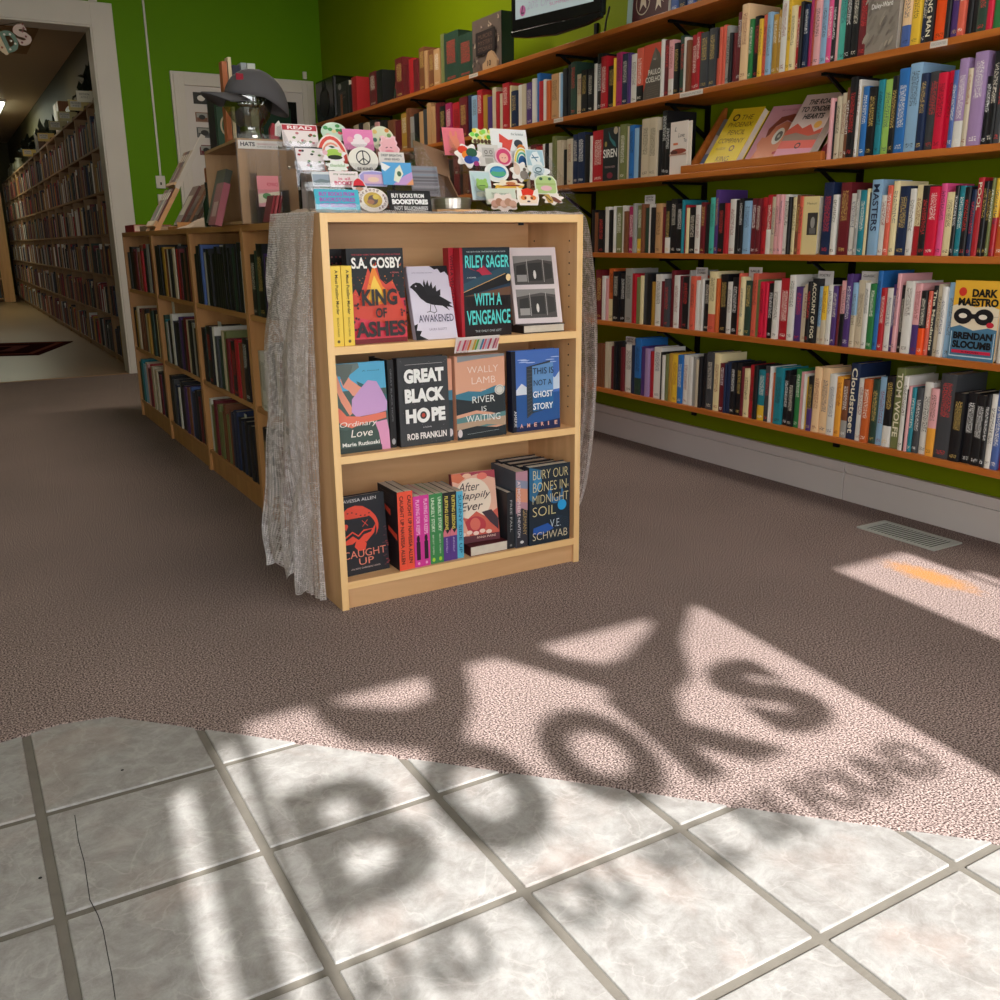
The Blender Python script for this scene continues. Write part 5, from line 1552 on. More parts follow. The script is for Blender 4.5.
p.text('ATMOSPHERE', .12, .42, .38, .88, 'e4ccd0', .02, True); p.text('GERMANY', .60, .16, .9, .5, 'c8a868', -.01, True); p.text('NEWTON', .14, .14, .36, .4, 'e8e8f0', .0, True); p.ell(.5, .07, .16, .02, 'd8d8d8'); p.build(o)
for k in range(3):
    o, p = place(1.474-.008*(k+1), 2.352+.042*(k+1), Z3, .148, .244+.001*k, .038, 0, '1a1c24', '1a1c24', 'thick black hardback %s the blue and gold cover book, pale page edges on top' % (['directly behind', 'second behind', 'farthest behind'][k]), 'stacked copies behind the blue cover')
o, p = place(1.472, 2.348, Z3, .150, .250, .038, 0, '1b2a38', '1b2a38', 'dark hardback cover with blue swirls and gold deco capitals, right end of the lowest shelf', G1)
p.poly([(0, 1), (.3, .95), (.25, .7), (.1, .55), (0, .6)], '2a6a94'); p.ell(.64, .62, .20, .12, '2c6ca0'); p.ell(.66, .66, .12, .09, '1b2a38'); p.poly([(.1, .22), (.45, .26), (.6, .18), (.3, .12), (.08, .14)], '2a5cb0'); p.ell(.2, .8, .1, .1, '3a86b8'); p.ell(.8, .47, .11, .068, '28a0e0', 24)
for k in range(8): p.line(.66, .35-.01*k, .98, .28-.03*k, .003, '38506a')
go = 'e4d49c'
p.text('BURY OUR', .08, .84, .94, .955, go, -.015); p.text('BONES IN', .08, .68, .90, .80, go, -.015); p.text('THE', .86, .70, .96, .73, go, -.01); p.text('MIDNIGHT', .07, .53, .95, .64, go, -.015); p.text('SOIL', .07, .37, .64, .49, go, -.015)
p.text('V.E.', .50, .20, .76, .30, 'd8e4ec', -.015); p.text('SCHWAB', .07, .06, .93, .16, 'ecdcb8', -.015); p.build(o)

# ================================================================== face-out books and oddments on the wall shelves
RZ = -PI/2
def wallface(Y0, z, W, H, T, col, spine, label, lean=0, x=2.714, **k):
    return face_book((x, Y0, z), RZ, lean, W, H, T, col, spine, label, None, **k)
o, p = wallface(1.856, SZ[4], .154, .240, .028, 'f0b838', 'e0a830', 'yellow, cream and blue cover with black eye mask, face out on fifth wall shelf')
p.poly([(0, .68), (.2, .72), (.5, .67), (.8, .70), (1, .66), (1, .3), (0, .3)], 'ebdcc0'); p.poly([(0, .40), (.2, .44), (.5, .38), (.8, .42), (1, .40), (1, 0), (0, 0)], '4c7c9c')
for a in ((.03, .04, .97, .055), (.03, .04, .045, .36), (.955, .04, .97, .36)): p.rect(*a, 'c8dce8')
p.ell(.19, .86, .085, .055, 'd8382c'); p.text('DARK', .40, .80, .93, .90, '14161a', .05); p.text('MAESTRO', .12, .685, .97, .785, '14161a', .05)
p.ell(.25, .555, .2, .1, '1a1c20', 24); p.ell(.70, .555, .2, .1, '1a1c20', 24); p.poly([(.25, .62), (.48, .585), (.7, .62), (.7, .5), (.48, .53), (.25, .5)], '1a1c20'); p.ell(.25, .56, .09, .032, 'f0e8d8'); p.ell(.68, .555, .09, .032, 'f0e8d8')
p.ell(.85, .46, .08, .035, 'c8283c'); p.line(.85, .56, 1, .57, .004, '30343a'); p.text('BRENDAN', .09, .265, .93, .355, '14161a', .05); p.text('SLOCUMB', .09, .15, .93, .245, '14161a', .05); p.rect(.09, .085, .93, .125, 'd0284c'); p.text('A NOVEL', .3, .093, .7, .115, '14161a', 0); p.build(o)
o, p = wallface(3.706, SZ[2], .112, .228, .03, '1e2428', '2a3034', 'dark cover with white and teal title lettering, face out on the third wall shelf')
p.poly([(.35, .95), (.55, .80), (.8, .72), (.9, .62), (.7, .66), (.45, .78)], '3a7a80'); p.ell(.85, .93, .14, .07, 'b8a890'); p.ell(.2, .7, .08, .05, '9a8a50'); p.text('SIREN', .04, .44, .96, .60, 'eeeeea', .02); p.text('THOMAS KERR', .15, .24, .85, .28, 'b09090', 0); p.ell(.5, .1, .2, .06, '7a3040'); p.build(o)
o, p = wallface(3.425, SZ[1], .115, .215, .03, 'c8442c', 'a83824', 'orange red cover with grey pyramid and white capitals, face out on second wall shelf')
p.poly([(0, 0), (1, 0), (1, .66), (.92, .80), (.66, .93), (.5, .78), (0, .14)], '5c544e'); p.poly([(.64, .92), (.46, .7), (.8, .7)], '6a645c'); p.text('THE', .55, .70, .68, .73, 'd8d0c8', 0); p.text('PAULO', .28, .44, .98, .54, 'e0dcd4', .02); p.text('COELHO', .14, .31, .99, .41, 'e0dcd4', .02)
for k in range(5): p.line(.2, .22-k*.04, .9, .24-k*.04, .004, 'a89c90')
p.build(o)
o, p = wallface(2.288, SZ[1], .128, .212, .024, '8f867c', '7a7268', 'grey brown misty cover with white name lettering, face out on the second wall shelf')
random.seed(21)
for k in range(40):
    x, z = random.uniform(.05, .9), random.uniform(.05, .95); p.ell(x, z, random.uniform(.05, .12), random.uniform(.02, .04), random.choice(['9a9186', '857c72', 'a59a8c', '786e66']), 10, rot=.7)
p.text('Yrsa', .36, .74, .62, .81, 'f0ece8', .01); p.text('Daley-Ward', .22, .60, .84, .69, 'f0ece8', .01); p.build(o)
o, p = wallface(3.243, SZ[2], .116, .205, .024, 'e8dcd4', 'd8ccc4', 'white cover with scattered dark script and reddish landscape, face out on third wall shelf')
p.text('L', .3, .82, .42, .90, '3a3a3c', 0, shear=.3); p.text('Love', .5, .70, .84, .78, '3a3a3c', 0, shear=.3); p.text('To', .8, .6, .95, .67, '3a3a3c', 0); p.rect(.25, .56, .5, .60, 'd87850'); p.ell(.55, .44, .40, .05, '9a4838'); p.ell(.3, .42, .2, .04, '5a3430'); p.rect(.05, .36, .95, .39, 'b89080'); p.build(o)
o, p = wallface(2.500, SZ[3], .082, .200, .03, 'e4d098', 'dcc88c', 'cream cover with a framed black and white portrait photo, fourth wall shelf')
p.rect(0, 0, .2, 1, 'd8c080'); p.text('Memoir', .35, .86, .9, .9, '6a5a3a', 0); p.rect(.42, .34, .98, .72, '3c3a3a'); p.ell(.72, .55, .12, .1, '9a9894'); p.rect(.55, .36, .9, .46, '6a6866'); p.build(o)
# slanted display on the third shelf
o = empty('display_ledge', (2.70, 2.416, SZ[2])); props(o, 'sloping pine ledge with a front lip holding slanted books on the third wall shelf', 'display stand')
T = Matrix.Translation((0, 0, 0))
g = Geo(); g.box(.002, .022, 0, .734, 0, .030); g.build('front_lip', M['pine'], o, bevel=.002)
g = Geo(); g.prism([(.023, .0), (.2, .0), (.235, .262), (.225, .264)], .0, .012, 'y'); g.build('side_wedge', M['pine'], o); g = Geo(); g.prism([(.023, .0), (.2, .0), (.235, .262), (.225, .264)], .722, .734, 'y'); g.build('side_wedge', M['pine'], o)
def slant(Y0, W, H, T_, col, spine, label, lean=32, x=2.728, up=.004, roll=4):
    o, p = face_book((x, Y0, SZ[2]+up+W*math.sin(math.radians(roll))), RZ, lean, W, H, T_, col, spine, label, None)
    o.rotation_mode = 'YXZ'; o.rotation_euler = (-math.radians(lean), math.radians(roll), RZ); return o, p
o, p = slant(3.125, .150, .235, .018, 'c8b8bc', 'a8a0a8', 'grey and pink cover at the left end of the sloping ledge', x=2.766)
p.poly([(.0, 1), (.9, 1), (1, .7), (.4, .62), (0, .7)], '8a8c8e'); p.poly([(0, .3), (.5, .36), (1, .3), (1, .1), (0, .1)], '6a7aa0'); p.rect(0, .0, 1, .12, 'c8a868'); p.build(o)
o, p = slant(3.05, .180, .268, .030, 'e8cc28', 'd8bc20', 'bright yellow cover with brown playful capitals on the sloping ledge', x=2.726)
br = '6a3820'
for t_, z0, z1, xa, xb in (('THE', .80, .88, .44, .80), ('PHOENIX', .68, .76, .14, .90), ('PENCIL', .55, .63, .26, .80), ('COMPANY', .41, .49, .10, .90), ('ALLISON', .30, .34, .14, .46), ('KING', .10, .19, .34, .74)): p.text(t_, xa, z0, xb, z1, br, -.005)
p.ring(.27, .84, .10, .06, .035, '2a2420'); p.ring(.66, .32, .08, .05, .03, br); p.build(o)
o, p = slant(2.865, .200, .255, .018, 'd8a0b0', 'c890a0', 'pink cover with a face wearing a white monocle eye on the sloping ledge', x=2.766)
p.text('THE HYPOCRITE', .3, .9, .7, .925, 'a85870', 0); p.poly([(.12, 0), (.20, .25), (.12, .34), (.16, .46), (.26, .45), (.36, .62), (.60, .72), (.86, .66), (.96, .45), (.88, .3), (.86, .1), (.8, 0)], 'd88868'); p.poly([(.26, .45), (.22, .60), (.40, .80), (.72, .84), (.95, .72), (.86, .66), (.60, .74), (.38, .64), (.32, .5)], '8a4838')
p.ell(.58, .47, .13, .14, 'e8e4dc'); p.ell(.6, .47, .08, .085, '6a6a64'); p.ell(.6, .47, .03, .03, 'c8c8c0'); p.poly([(.66, .2), (.86, .24), (.84, .18), (.68, .16)], 'b83038'); p.build(o)
o, p = slant(2.672, .172, .275, .030, 'd8c4c0', '9a8e84', 'pinkish grey cover with black hand lettered capitals and red hills on the sloping ledge', x=2.724)
for t_, z0, z1, xa, xb in (('THE ROAD', .84, .92, .20, .90), ('TO TENDER', .73, .81, .10, .90), ('HEARTS', .62, .70, .26, .84)): p.text(t_, xa, z0, xb, z1, '1e1a1c', .03, shear=.1)
p.ell(.80, .53, .1, .055, 'e8b050'); p.poly([(0, .46), (.2, .56), (.42, .48), (.6, .54), (.8, .42), (1, .48), (1, .3), (0, .3)], 'c8503c'); p.poly([(0, .38), (.3, .42), (.7, .36), (1, .40), (1, .28), (0, .28)], '8a7468'); p.rect(0, .15, 1, .30, 'd85a50'); p.rect(0, 0, 1, .18, 'd890a8'); p.ring(.55, .22, .08, .045, .03, '2a2428'); p.text('ANNIE HARTNETT', .3, .05, .85, .08, '8a3048', 0); p.build(o)
o, p = slant(2.495, .066, .245, .016, 'c4a08c', 'b08070', 'tan and dark red cover at the right end of the sloping ledge', x=2.766)
p.poly([(0, .9), (1, .8), (1, .6), (0, .7)], 'a83048'); p.poly([(0, .2), (.5, .4), (1, .35), (1, .1), (0, 0)], '8a2430'); p.build(o)

# topmost shelf: face-out volumes, speaker, tv
o, p = wallface(7.02, SZ[0], .25, .225, .05, '181c20', '181c20', 'black volume with a round white mark, far end of the topmost wall shelf')
p.ell(.3, .88, .12, .09, '9a9a98'); p.text('HISTORY', .2, .62, .9, .7, '6a5a5a', 0); p.text('OF', .4, .5, .7, .56, '6a5a5a', 0); p.build(o)
o, p = wallface(4.933, SZ[0], .318, .262, .075, '6a5a54', '1e3a30', 'large patterned volume with a dark title panel and green end, topmost wall shelf', backcol='1e3a30')
random.seed(5)
for k in range(70):
    qx, qz = random.uniform(0, .92), random.uniform(0, .88)
    p.poly([(qx, qz), (qx+random.uniform(.02, .08), qz+random.uniform(-.01, .05)), (qx+random.uniform(-.02, .05), qz+random.uniform(.04, .11))], random.choice(['b8a090', '5a4850', '3a3038', 'c8b4a0', '6a5458']))
p.rect(.17, .30, .83, .74, '2a2228'); p.rect(.2, .32, .80, .72, '33282c'); p.text('MURDER', .26, .60, .74, .68, '7a6058', 0); p.text('MYSTERY', .26, .48, .74, .56, '7a6058', 0); p.text('STORIES', .26, .36, .74, .44, '7a6058', 0); p.build(o)
B(.315, .318, 0, .075, 0, .262, srgb('1e3a30')).build('end_board', M['coverplain'], o)
o = Geo().prism([(0, 0), (.15, 0), (.155, .03), (.10, .085), (.06, .08), (.03, .04), (0, .03)], 0, .012, 'y', srgb('c09a78')).build('price_tag', M['print'], None, (2.7015, 4.80, SZ[0]), (0, 0, RZ)); props(o, 'tan cut-out price tag with a zero leaning on the large patterned volume', 'price tag')
p = Panel(.15, .08); p.text('10', .35, .15, .62, .5, '4a3a2c', .02); p.build(o)
for i, (y, a) in enumerate(((5.93, .30), (5.98, .36))):
    o = shelf_book(.02, .19, .13, 'LV'[i], 900+i, (2.72, y+.03, SZ[0]+.0)); o.rotation_euler = (a*.0-.0, 0, 0)
    o.rotation_euler = (.32, 0, 0); o.location = (2.72, y+.10*i*.2, SZ[0]+.0005); props(o, ['olive book leaning beside the maroon volumes, topmost wall shelf', 'dark green book leaning beside the olive book, topmost wall shelf'][i], 'book')
o = empty('loudspeaker', (2.71, 7.06, SZ[0])); props(o, 'black loudspeaker at the far end of the topmost wall shelf, near the room corner', 'loudspeaker')
B(0, .19, 0, .40, 0, .30).build('cabinet', M['tv'], o, bevel=.02); g = Geo(); g.cyl((.2, .13), .10, -.004, .001, 'x', 24); g.cyl((.2, .245), .035, -.004, .001, 'x', 16); g.build('grille', M['black_metal'], o)
# television
o = empty('television', (2.62, 3.62, 2.06), (0, 0, math.radians(-76))); props(o, 'small flat television on a wall arm above the topmost shelf', 'television')
g = Geo(); Wt, Ht = .545, .40
g = Geo(); z0 = -.125
g.box(0, Wt, 0, .05, z0, z0+Ht); g.build('casing', M['tv'], o, (-Wt, 0, 0), bevel=.012)
g = Geo(); g.prism([(0, z0-.012), (.1, z0-.030), (Wt/2, z0-.042), (Wt-.1, z0-.030), (Wt, z0-.012), (Wt, z0+.01), (0, z0+.01)], .002, .03, 'y'); g.build('lower_bezel', M['tv'], o, (-Wt, 0, 0), bevel=.004)
B(.035, Wt-.035, -.0012, -.0002, z0+.055, z0+Ht-.035).build('screen', M['screen'], o, (-Wt, 0, 0))
p = Panel(Wt-.07, Ht-.09, -.0014); p.ell(.10, .10, .04, .075, 'd878b8', 12); p.text('L', .08, .06, .12, .17, '3a3048', 0, shear=.3); p.text('20% OFF', .16, .10, .5, .2, 'b8b0c8', -.01, shear=.3); p.text('SUMMER SALE', .46, .08, .86, .12, 'c88ab0', 0); p.build(o, 'screen_picture', 'screen_lettering', loc=(-Wt+.035, 0, z0+.055))
g = Geo(); g.tube([(-.4, .045, .05), (-.42, .12, .05), (-.42, .27, .05)], .018, 8); g.build('wall_arm', M['black_metal'], o)
g = Geo(); g.tube([(2.76, 3.95, 1.90), (2.74, 3.98, 1.892), (2.78, 4.0, 1.894), (2.84, 3.9, 1.893), (2.80, 3.75, 1.894), (2.86, 3.7, 1.91), (2.93, 3.62, 1.896), (2.90, 3.50, 1.894)], .005, 5)
g.tube([(2.9, 3.93, 2.05), (2.86, 3.9, 1.98), (2.82, 3.86, 1.9), (2.88, 3.8, 1.893), (2.92, 3.66, 1.95), (2.95, 3.60, 1.896)], .005, 5)
props(g.build('cable', M['wire']), 'black cables hanging below the television onto the topmost shelf', 'cable')
# volumes at the window end of the topmost shelf
o, p = face_book((2.735, 3.58, SZ[0]), RZ, 3, .034, .24, .03, 'a8c4c4', 'a8c4c4', 'pale blue book standing at the far end of the upper right volumes, topmost shelf')
o, p = face_book((2.733, 3.54, SZ[0]), RZ, 3, .235, .26, .03, '4a1c24', '4a1c24', 'maroon cover with white dancing figures, face out on the topmost wall shelf near the television')
for cx, cz, s in ((.30, .28, 1.0), (.74, .2, .8)):
    p.ell(cx, cz+.14*s, .05*s, .045*s, 'd8c8b4', 10); p.poly([(cx-.06*s, cz+.1*s), (cx+.06*s, cz+.1*s), (cx+.1*s, cz-.1*s), (cx, cz-.02*s), (cx-.1*s, cz-.12*s)], 'd8c8b4'); p.line(cx-.05*s, cz+.07*s, cx-.2*s, cz+.14*s, .008, 'd8c8b4'); p.line(cx+.05*s, cz+.07*s, cx+.18*s, cz+.0*s, .008, 'd8c8b4')
p.ring(.3, .3, .2, .2, .02, 'c8b8a4'); p.build(o)
for i, (y, c_) in enumerate(((3.245, 'S'), (3.195, 'n'), (3.145, 'S'), (3.09, 'g'))):
    o = shelf_book(.045, .235, .16, c_, 950+i, (2.735, y, SZ[0])); props(o, ['slate blue volume beside the maroon dancing cover, topmost shelf', 'navy volume among the slate blue ones, topmost shelf', 'slate blue volume nearer the window, topmost shelf', 'dark grey volume ending the upper right group, topmost shelf'][i], 'book')

# small white divider cards standing in the rows
for i, (y, k, zz, tx, rot) in enumerate(((3.39, 3, .215, 'NEW IN\nFICTION', 0), (3.50, 5, .225, 'NEW\nARRIVALS', .1), (3.035, 4, .225, 'SHORT\nSTORIES', 0), (2.73, 4, .232, 'SALE', 0), (2.385, 4, .225, 'POETRY', .1), (2.195, 4, .228, 'CLASSIC', 0))):
    o = empty('divider_card', (2.745, y+.04, SZ[k]+zz), (0, 0, RZ)); props(o, 'small white divider card above books on the %s wall shelf, %s' % (SNAME[k], ['near its left end', 'near its left end', 'leftmost there', 'second from left', 'third from left', 'rightmost there'][i]), 'card', 'white divider cards on the wall shelves')
    B(0, .07, 0, .0012, -.16, .030, srgb('d8d4d4')).build('card', M['print'], o)
    p = Panel(.07, .030); a = tx.split('\n')
    for q, s_ in enumerate(a): p.text(s_, .12, .52-q*.38 if len(a) > 1 else .35, .82, .82-q*.38 if len(a) > 1 else .65, '2a2a2c', .01)
    p.build(o)
for i, (y, k, L_, lb) in enumerate(((2.023, 1, .058, 'right'), (3.168, 1, .136, 'middle'), (4.094, 1, .08, 'left'), (4.95, 0, .10, 'upper'))):
    o = B(0, L_, -.0008, 0, 0, .018, srgb('d8d0c8')).build('shelf_label', M['print'], None, (2.6995, y, SZ[k]-.021), (0, 0, RZ)); props(o, 'small white paper label stuck on the %s shelf edge, %s one' % (SNAME[k], lb), 'label', 'paper labels on the shelf edges')
    p = Panel(L_, .018, -.001); p.text('DISCOUNTED', .08, .3, .92, .7, '8a8484', 0); p.build(o)
# ================================================================== glittering net cloth over the display bookcase
def sheet(g, fn, nu, nv, su, sv, thick=.0, flip=False):
    b = len(g.v)
    for j in range(nv+1):
        for i in range(nu+1): g.v.append(tuple(fn(i/nu, j/nv)))
    uvs = []
    for j in range(nv):
        for i in range(nu):
            g.f.append([b+j*(nu+1)+i, b+j*(nu+1)+i+1, b+(j+1)*(nu+1)+i+1, b+(j+1)*(nu+1)+i]); g.c.append(None); g.ink.append(None); g.sp.append(None); g.mt.append(None); g.mi.append(0)
            uvs += [((i+a)/nu*su, (j+c)/nv*sv) for a, c in ((0, 0), (1, 0), (1, 1), (0, 1))]
    return uvs
TOPZ = BH+.003
g = Geo(); UV = []
def left_fn(u, v):      # u front->back, v top->bottom
    top = Vector((BX0-.006-.045*u, BY+.012+.22*u, TOPZ+.0)); bot = Vector((BX0-.040-.055*u, BY+.045+.24*u, .035+.045*u+.018*math.sin(u*19)+.02*(u > .45)))
    p = top.lerp(bot, v)
    a = (.010+.024*v)*min(1, v*5)
    ph = u*2*PI*1.7+1.6*math.sin(v*4+u*3)+.5*math.sin(v*13)
    p.x += -abs(a*math.sin(ph))*1.0-.006*math.sin(v*PI)-.004+.0025*math.sin(u*60+v*7)*v; p.y += .5*a*math.cos(ph*.7)+.010*math.sin(v*9)*v*u
    return p
UV += sheet(g, left_fn, 90, 90, .36, 1.05)
def left2(u, v):        # second, shorter fold hanging behind the first
    top = Vector((BX0-.012-.03*u, BY+.02+.20*u, TOPZ+.001)); bot = Vector((BX0-.030-.02*u, BY+.03+.14*u, .028))
    p = top.lerp(bot, v); a = (.004+.012*v)*min(1, v*6); ph = u*2*PI*2.6+.8+math.sin(v*4)
    p.x += -abs(a*math.sin(ph))-.002; p.y += .4*a*math.cos(ph)
    return p
UV += sheet(g, left2, 50, 80, .2, 1.05)
def right_fn(u, v):
    top = Vector((BX1+.004, BY+.012+.26*u, TOPZ)); bot = Vector((BX1+.035+.02*u, BY+.06+.18*u, .14+.03*u))
    p = top.lerp(bot, v); bulge = .135*max(0, math.sin(min(1, v*1.02)*PI))**.55*(1-.15*v)*(.5+.5*u)
    a = (.004+.012*v)*min(1, v*6)
    p.x += bulge+abs(a*math.sin(u*2*PI*3+math.sin(v*3)))+.003; p.y += a*math.cos(u*14)
    return p
UV += sheet(g, right_fn, 70, 90, .3, .95)
def top_fn(u, v):       # u across X, v front->back
    x = BX0-.006+(BX1+.004-BX0+.006)*u
    return Vector((x, BY+.004+.272*v+.004*math.sin(u*30), TOPZ-.0012+.0016*abs(math.sin(u*23+v*9))))
UV += sheet(g, top_fn, 80, 24, .82, .27)
def lip_fn(u, v):
    return Vector((BX0-.004+(BX1-BX0+.006)*u, BY+.006+.010*v+.003*math.sin(u*50), BH+.0008+.010*v*(.7+.3*math.sin(u*41)*math.cos(u*17))))
UV += sheet(g, lip_fn, 120, 2, .82, .012)
o = g.build('net_cloth', M['lace'], smooth=True)
uvl = o.data.uv_layers.new(name='UVMap'); uvl.data.foreach_set('uv', [c for p in UV for c in p])
props(o, 'glittering silver net cloth draped over the birch display bookcase, hanging down both sides', 'cloth')

# ================================================================== acrylic step stands with stickers
def stand(x0, x1, label):
    o = empty('acrylic_stand', (x0, 2.365, BH+.0055)); props(o, label, 'display stand', 'clear acrylic step stands')
    W = x1-x0
    for x in (0, W-.003):
        g = Geo(); g.prism([(0, 0), (.27, 0), (.27, .225), (.235, .225), (0, .03)], x, x+.003, 'x'); g.build('side_panel', M['acrylic'], o)
    for k in range(4):
        y = .006+.07*k; z = .0008+.056*k
        B(.0035, W-.0035, y, y+.062, z+(.002 if k == 0 else 0), z+.004).build('step', M['acrylic'], o)
        if k < 3: B(.0035, W-.0035, y+.063, y+.065, z+.0045, z+.058).build('riser', M['acrylic'], o)
        B(.0035, W-.0035, y-.001, y+.001, z+.0042, z+.016).build('front_lip', M['acrylic'], o)
        g = Geo(); g.cyl((y+.03, z+.002), .004, -.004, 0, 'x', 8); g.build('fixing', M['tin'], o)
    return o
stand(.842, 1.238, 'clear acrylic step stand full of stickers on the left end of the display bookcase')
stand(1.340, 1.652, 'clear acrylic step stand full of stickers on the right end of the display bookcase')

def outline(kind, n=36):
    if kind == 'r': return [(0, 0), (1, 0), (1, 1), (0, 1)]
    if kind == 'c': return [(.5+.5*math.cos(2*PI*i/n), .5+.5*math.sin(2*PI*i/n)) for i in range(n)]
    if kind == 'a': return [(.5+.5*math.cos(PI*i/n), math.sin(PI*i/n)) for i in range(n+1)]
    if kind == 'f': return [(.12, 0), (.88, 0)]+[(.5+.5*math.cos(t), .42+.58*math.sin(t)) for t in [PI*i/20 for i in range(21)]]
    if kind == 'l': return [(.5+(.43+.07*math.sin(7*t))*math.cos(t), .5+(.43+.07*math.sin(7*t))*math.sin(t)) for t in [2*PI*i/56 for i in range(56)]]
    if kind == 's': return [(.5+(.40+.10*math.sin(5*t+1))*math.cos(t), .5+(.40+.10*math.sin(5*t+1))*math.sin(t)) for t in [2*PI*i/50 for i in range(50)]]
    if kind == 'd': return [(.06, 0), (.94, 0), (1, .12), (1, .7), (.85, .92), (.5, 1), (.15, .92), (0, .7), (0, .12)]
    if kind == 'h': return [(.15, 0), (.85, 0), (1, .35), (.8, .75), (.55, 1), (.4, 1), (.15, .75), (0, .35)]
    if kind == 'x': return [(.1, 0), (.9, 0), (1, .35), (.98, .9), (.72, .76), (.28, .80), (.05, 1), (0, .4)]
    if kind == 'b': return [(.1, 0), (.9, 0), (1, .3), (.86, .5), (.92, .62), (.84, .8), (.86, .96), (.7, 1), (.62, .9), (.4, .9), (.3, 1), (.15, .95), (.18, .78), (.08, .62), (.14, .48), (0, .3)]
def art_for(n, p):
    R_ = random.Random(n); q = p
    if n == 'READ':
        q.rect(.02, .72, .98, .96, 'b83040'); q.text('READ', .16, .76, .86, .92, 'f4e8e8', .03)
        for k in range(14): q.ell(R_.uniform(.1, .9), R_.uniform(.1, .6), .05, .06, R_.choice(['6a8a50', 'c87880', 'b0a890', '4a6a58', 'a04838']), 8)
    elif n == 'fan':
        for k in range(10): q.ell(R_.uniform(.15, .85), R_.uniform(.15, .8), .09, .1, R_.choice(['d85a60', '4a9a58', 'e8b8a8', 'e8d8a0', '2a7a4a']), 9)
    elif n == 'arch': q.ring(.5, 0, .46, .94, .10, 'e0544a'); q.ring(.5, 0, .34, .70, .06, 'e89a84'); q.ell(.5, 0, .28, .56, '2c5248', 20, 0, PI)
    elif n == 'pink': q.ell(.5, .35, .28, .22, 'f4e8ec'); q.ell(.5, .62, .14, .16, 'f4e8ec'); q.ell(.22, .5, .1, .14, 'f0a0b8'); q.ell(.78, .5, .1, .14, 'f8d0dc')
    elif n == 'floral':
        for k in range(16): q.ell(R_.uniform(.15, .85), R_.uniform(.15, .85), .09, .09, R_.choice(['d89048', '7aa060', 'c85a4a', 'e0c070', '5a8878']), 8)
    elif n == 'bunny': q.poly([(a*.84+.08, b*.84+.06) for a, b in outline('b')], 'eeb4bc'); q.line(.34, .34, .44, .38, .03, '4a2430'); q.line(.54, .38, .64, .34, .03, '4a2430'); q.ell(.5, .16, .2, .08, 'e88a9c')
    elif n == 'doodle':
        q.rect(0, .96, 1, 1, '3a3c48'); q.rect(0, 0, .03, 1, '3a3c48')
        for k in range(12): q.ell(R_.uniform(.12, .9), R_.uniform(.1, .9), .06, .05, R_.choice(['3a3a40', 'b85068', '8a6a5a', '6a8a5a', 'a02a3a']), 7)
    elif n == 'plant': q.ell(.52, .55, .3, .28, 'a8cc58', 14); q.ell(.55, .35, .28, .13, '26301e', 12); q.ell(.2, .6, .1, .14, 'e8b8c4', 10); q.ell(.78, .7, .1, .1, 'e8d0c0', 10)
    elif n == 'cloud': q.text('thankful', .2, .42, .8, .66, '8ab078', .01)
    elif n == 'peace':
        q.ring(.5, .58, .24, .29, .035, '24242a'); q.line(.5, .34, .5, .86, .035, '24242a'); q.line(.5, .56, .33, .40, .03, '24242a'); q.line(.5, .56, .67, .40, .03, '24242a'); q.text('BE KIND', .26, .09, .76, .2, '3a2a28', .01)
    elif n == 'textcard': q.text('DEEP BREATHS', .1, .66, .9, .84, '30363c', .01); q.text('AND READ', .2, .38, .8, .54, '30363c', .01)
    elif n == 'bluepic': q.rect(0, 0, 1, 1, '5aa8e0'); q.poly([(.3, 0), (1, 0), (1, .6), (.7, .4)], 'c8a0d8'); q.poly([(.0, 1), (.3, .8), (.1, .6), (0, .7)], 'f0f0f0'); q.poly([(.35, .2), (.5, .1), (.7, .5), (.62, .9), (.45, .7)], 'e8ecd8'); q.ell(.56, .5, .07, .12, '4a6a50'); q.poly([(.75, 0), (1, 0), (1, .3)], 'f0a878')
    elif n == 'landscape': q.rect(.04, .06, .96, .94, '9aa8b8'); q.poly([(.04, .3), (.4, .5), (.96, .35), (.96, .06), (.04, .06)], '7a8a90'); q.rect(.04, .8, .96, .94, 'd8dce0')
    elif n == 'weekend': q.text('my weekend', .14, .72, .9, .88, '50703c', .01); q.text('is all', .3, .44, .7, .62, 'd85878', .01); q.text('BOOKED', .14, .12, .9, .38, 'd85878', .04)
    elif n == 'lilac': q.poly([(a*.9+.05, b*.88+.05) for a, b in outline('d')], 'a8a0dc'); q.poly([(.16, .16), (.84, .16), (.82, .74), (.18, .74)], 'e0b8d0'); q.ell(.5, .42, .2, .16, 'f0d0b8')
    elif n == 'hat': q.poly([(.12, .42), (.88, .42), (.75, .74), (.52, .92), (.42, .92), (.2, .72)], 'd02838'); q.ell(.5, .38, .4, .07, '1c1418'); q.ell(.5, .2, .26, .14, 'c89a80')
    elif n == 'cyan':
        for k, t_ in enumerate(('BUY BOOKS FROM', 'BOOKSTORES', 'NOT BILLIONAIRES')): q.text(t_, .10, .70-k*.25, .90, .88-k*.25, 'b050b8', .03)
        q.rect(.06, .06, .94, .10, '8ad4e0')
    elif n == 'badge':
        q.ell(.5, .5, .3, .32, 'c8a850', 24); q.ell(.5, .5, .16, .2, '6a5a5a', 16); q.ell(.42, .42, .12, .1, 'a87860', 12); q.ell(.6, .62, .1, .1, 'd8c060', 12)
        vs_ = 'BOOKSHOP READER'
        for k, ch in enumerate(vs_):
            if ch == ' ': continue
            a = PI*1.05-k/len(vs_)*PI*1.5; q.text(ch, .5+.4*math.cos(a)-.035, .5+.4*math.sin(a)-.05, .5+.4*math.cos(a)+.035, .5+.4*math.sin(a)+.05, '6a3840', .02)
    elif n == 'black':
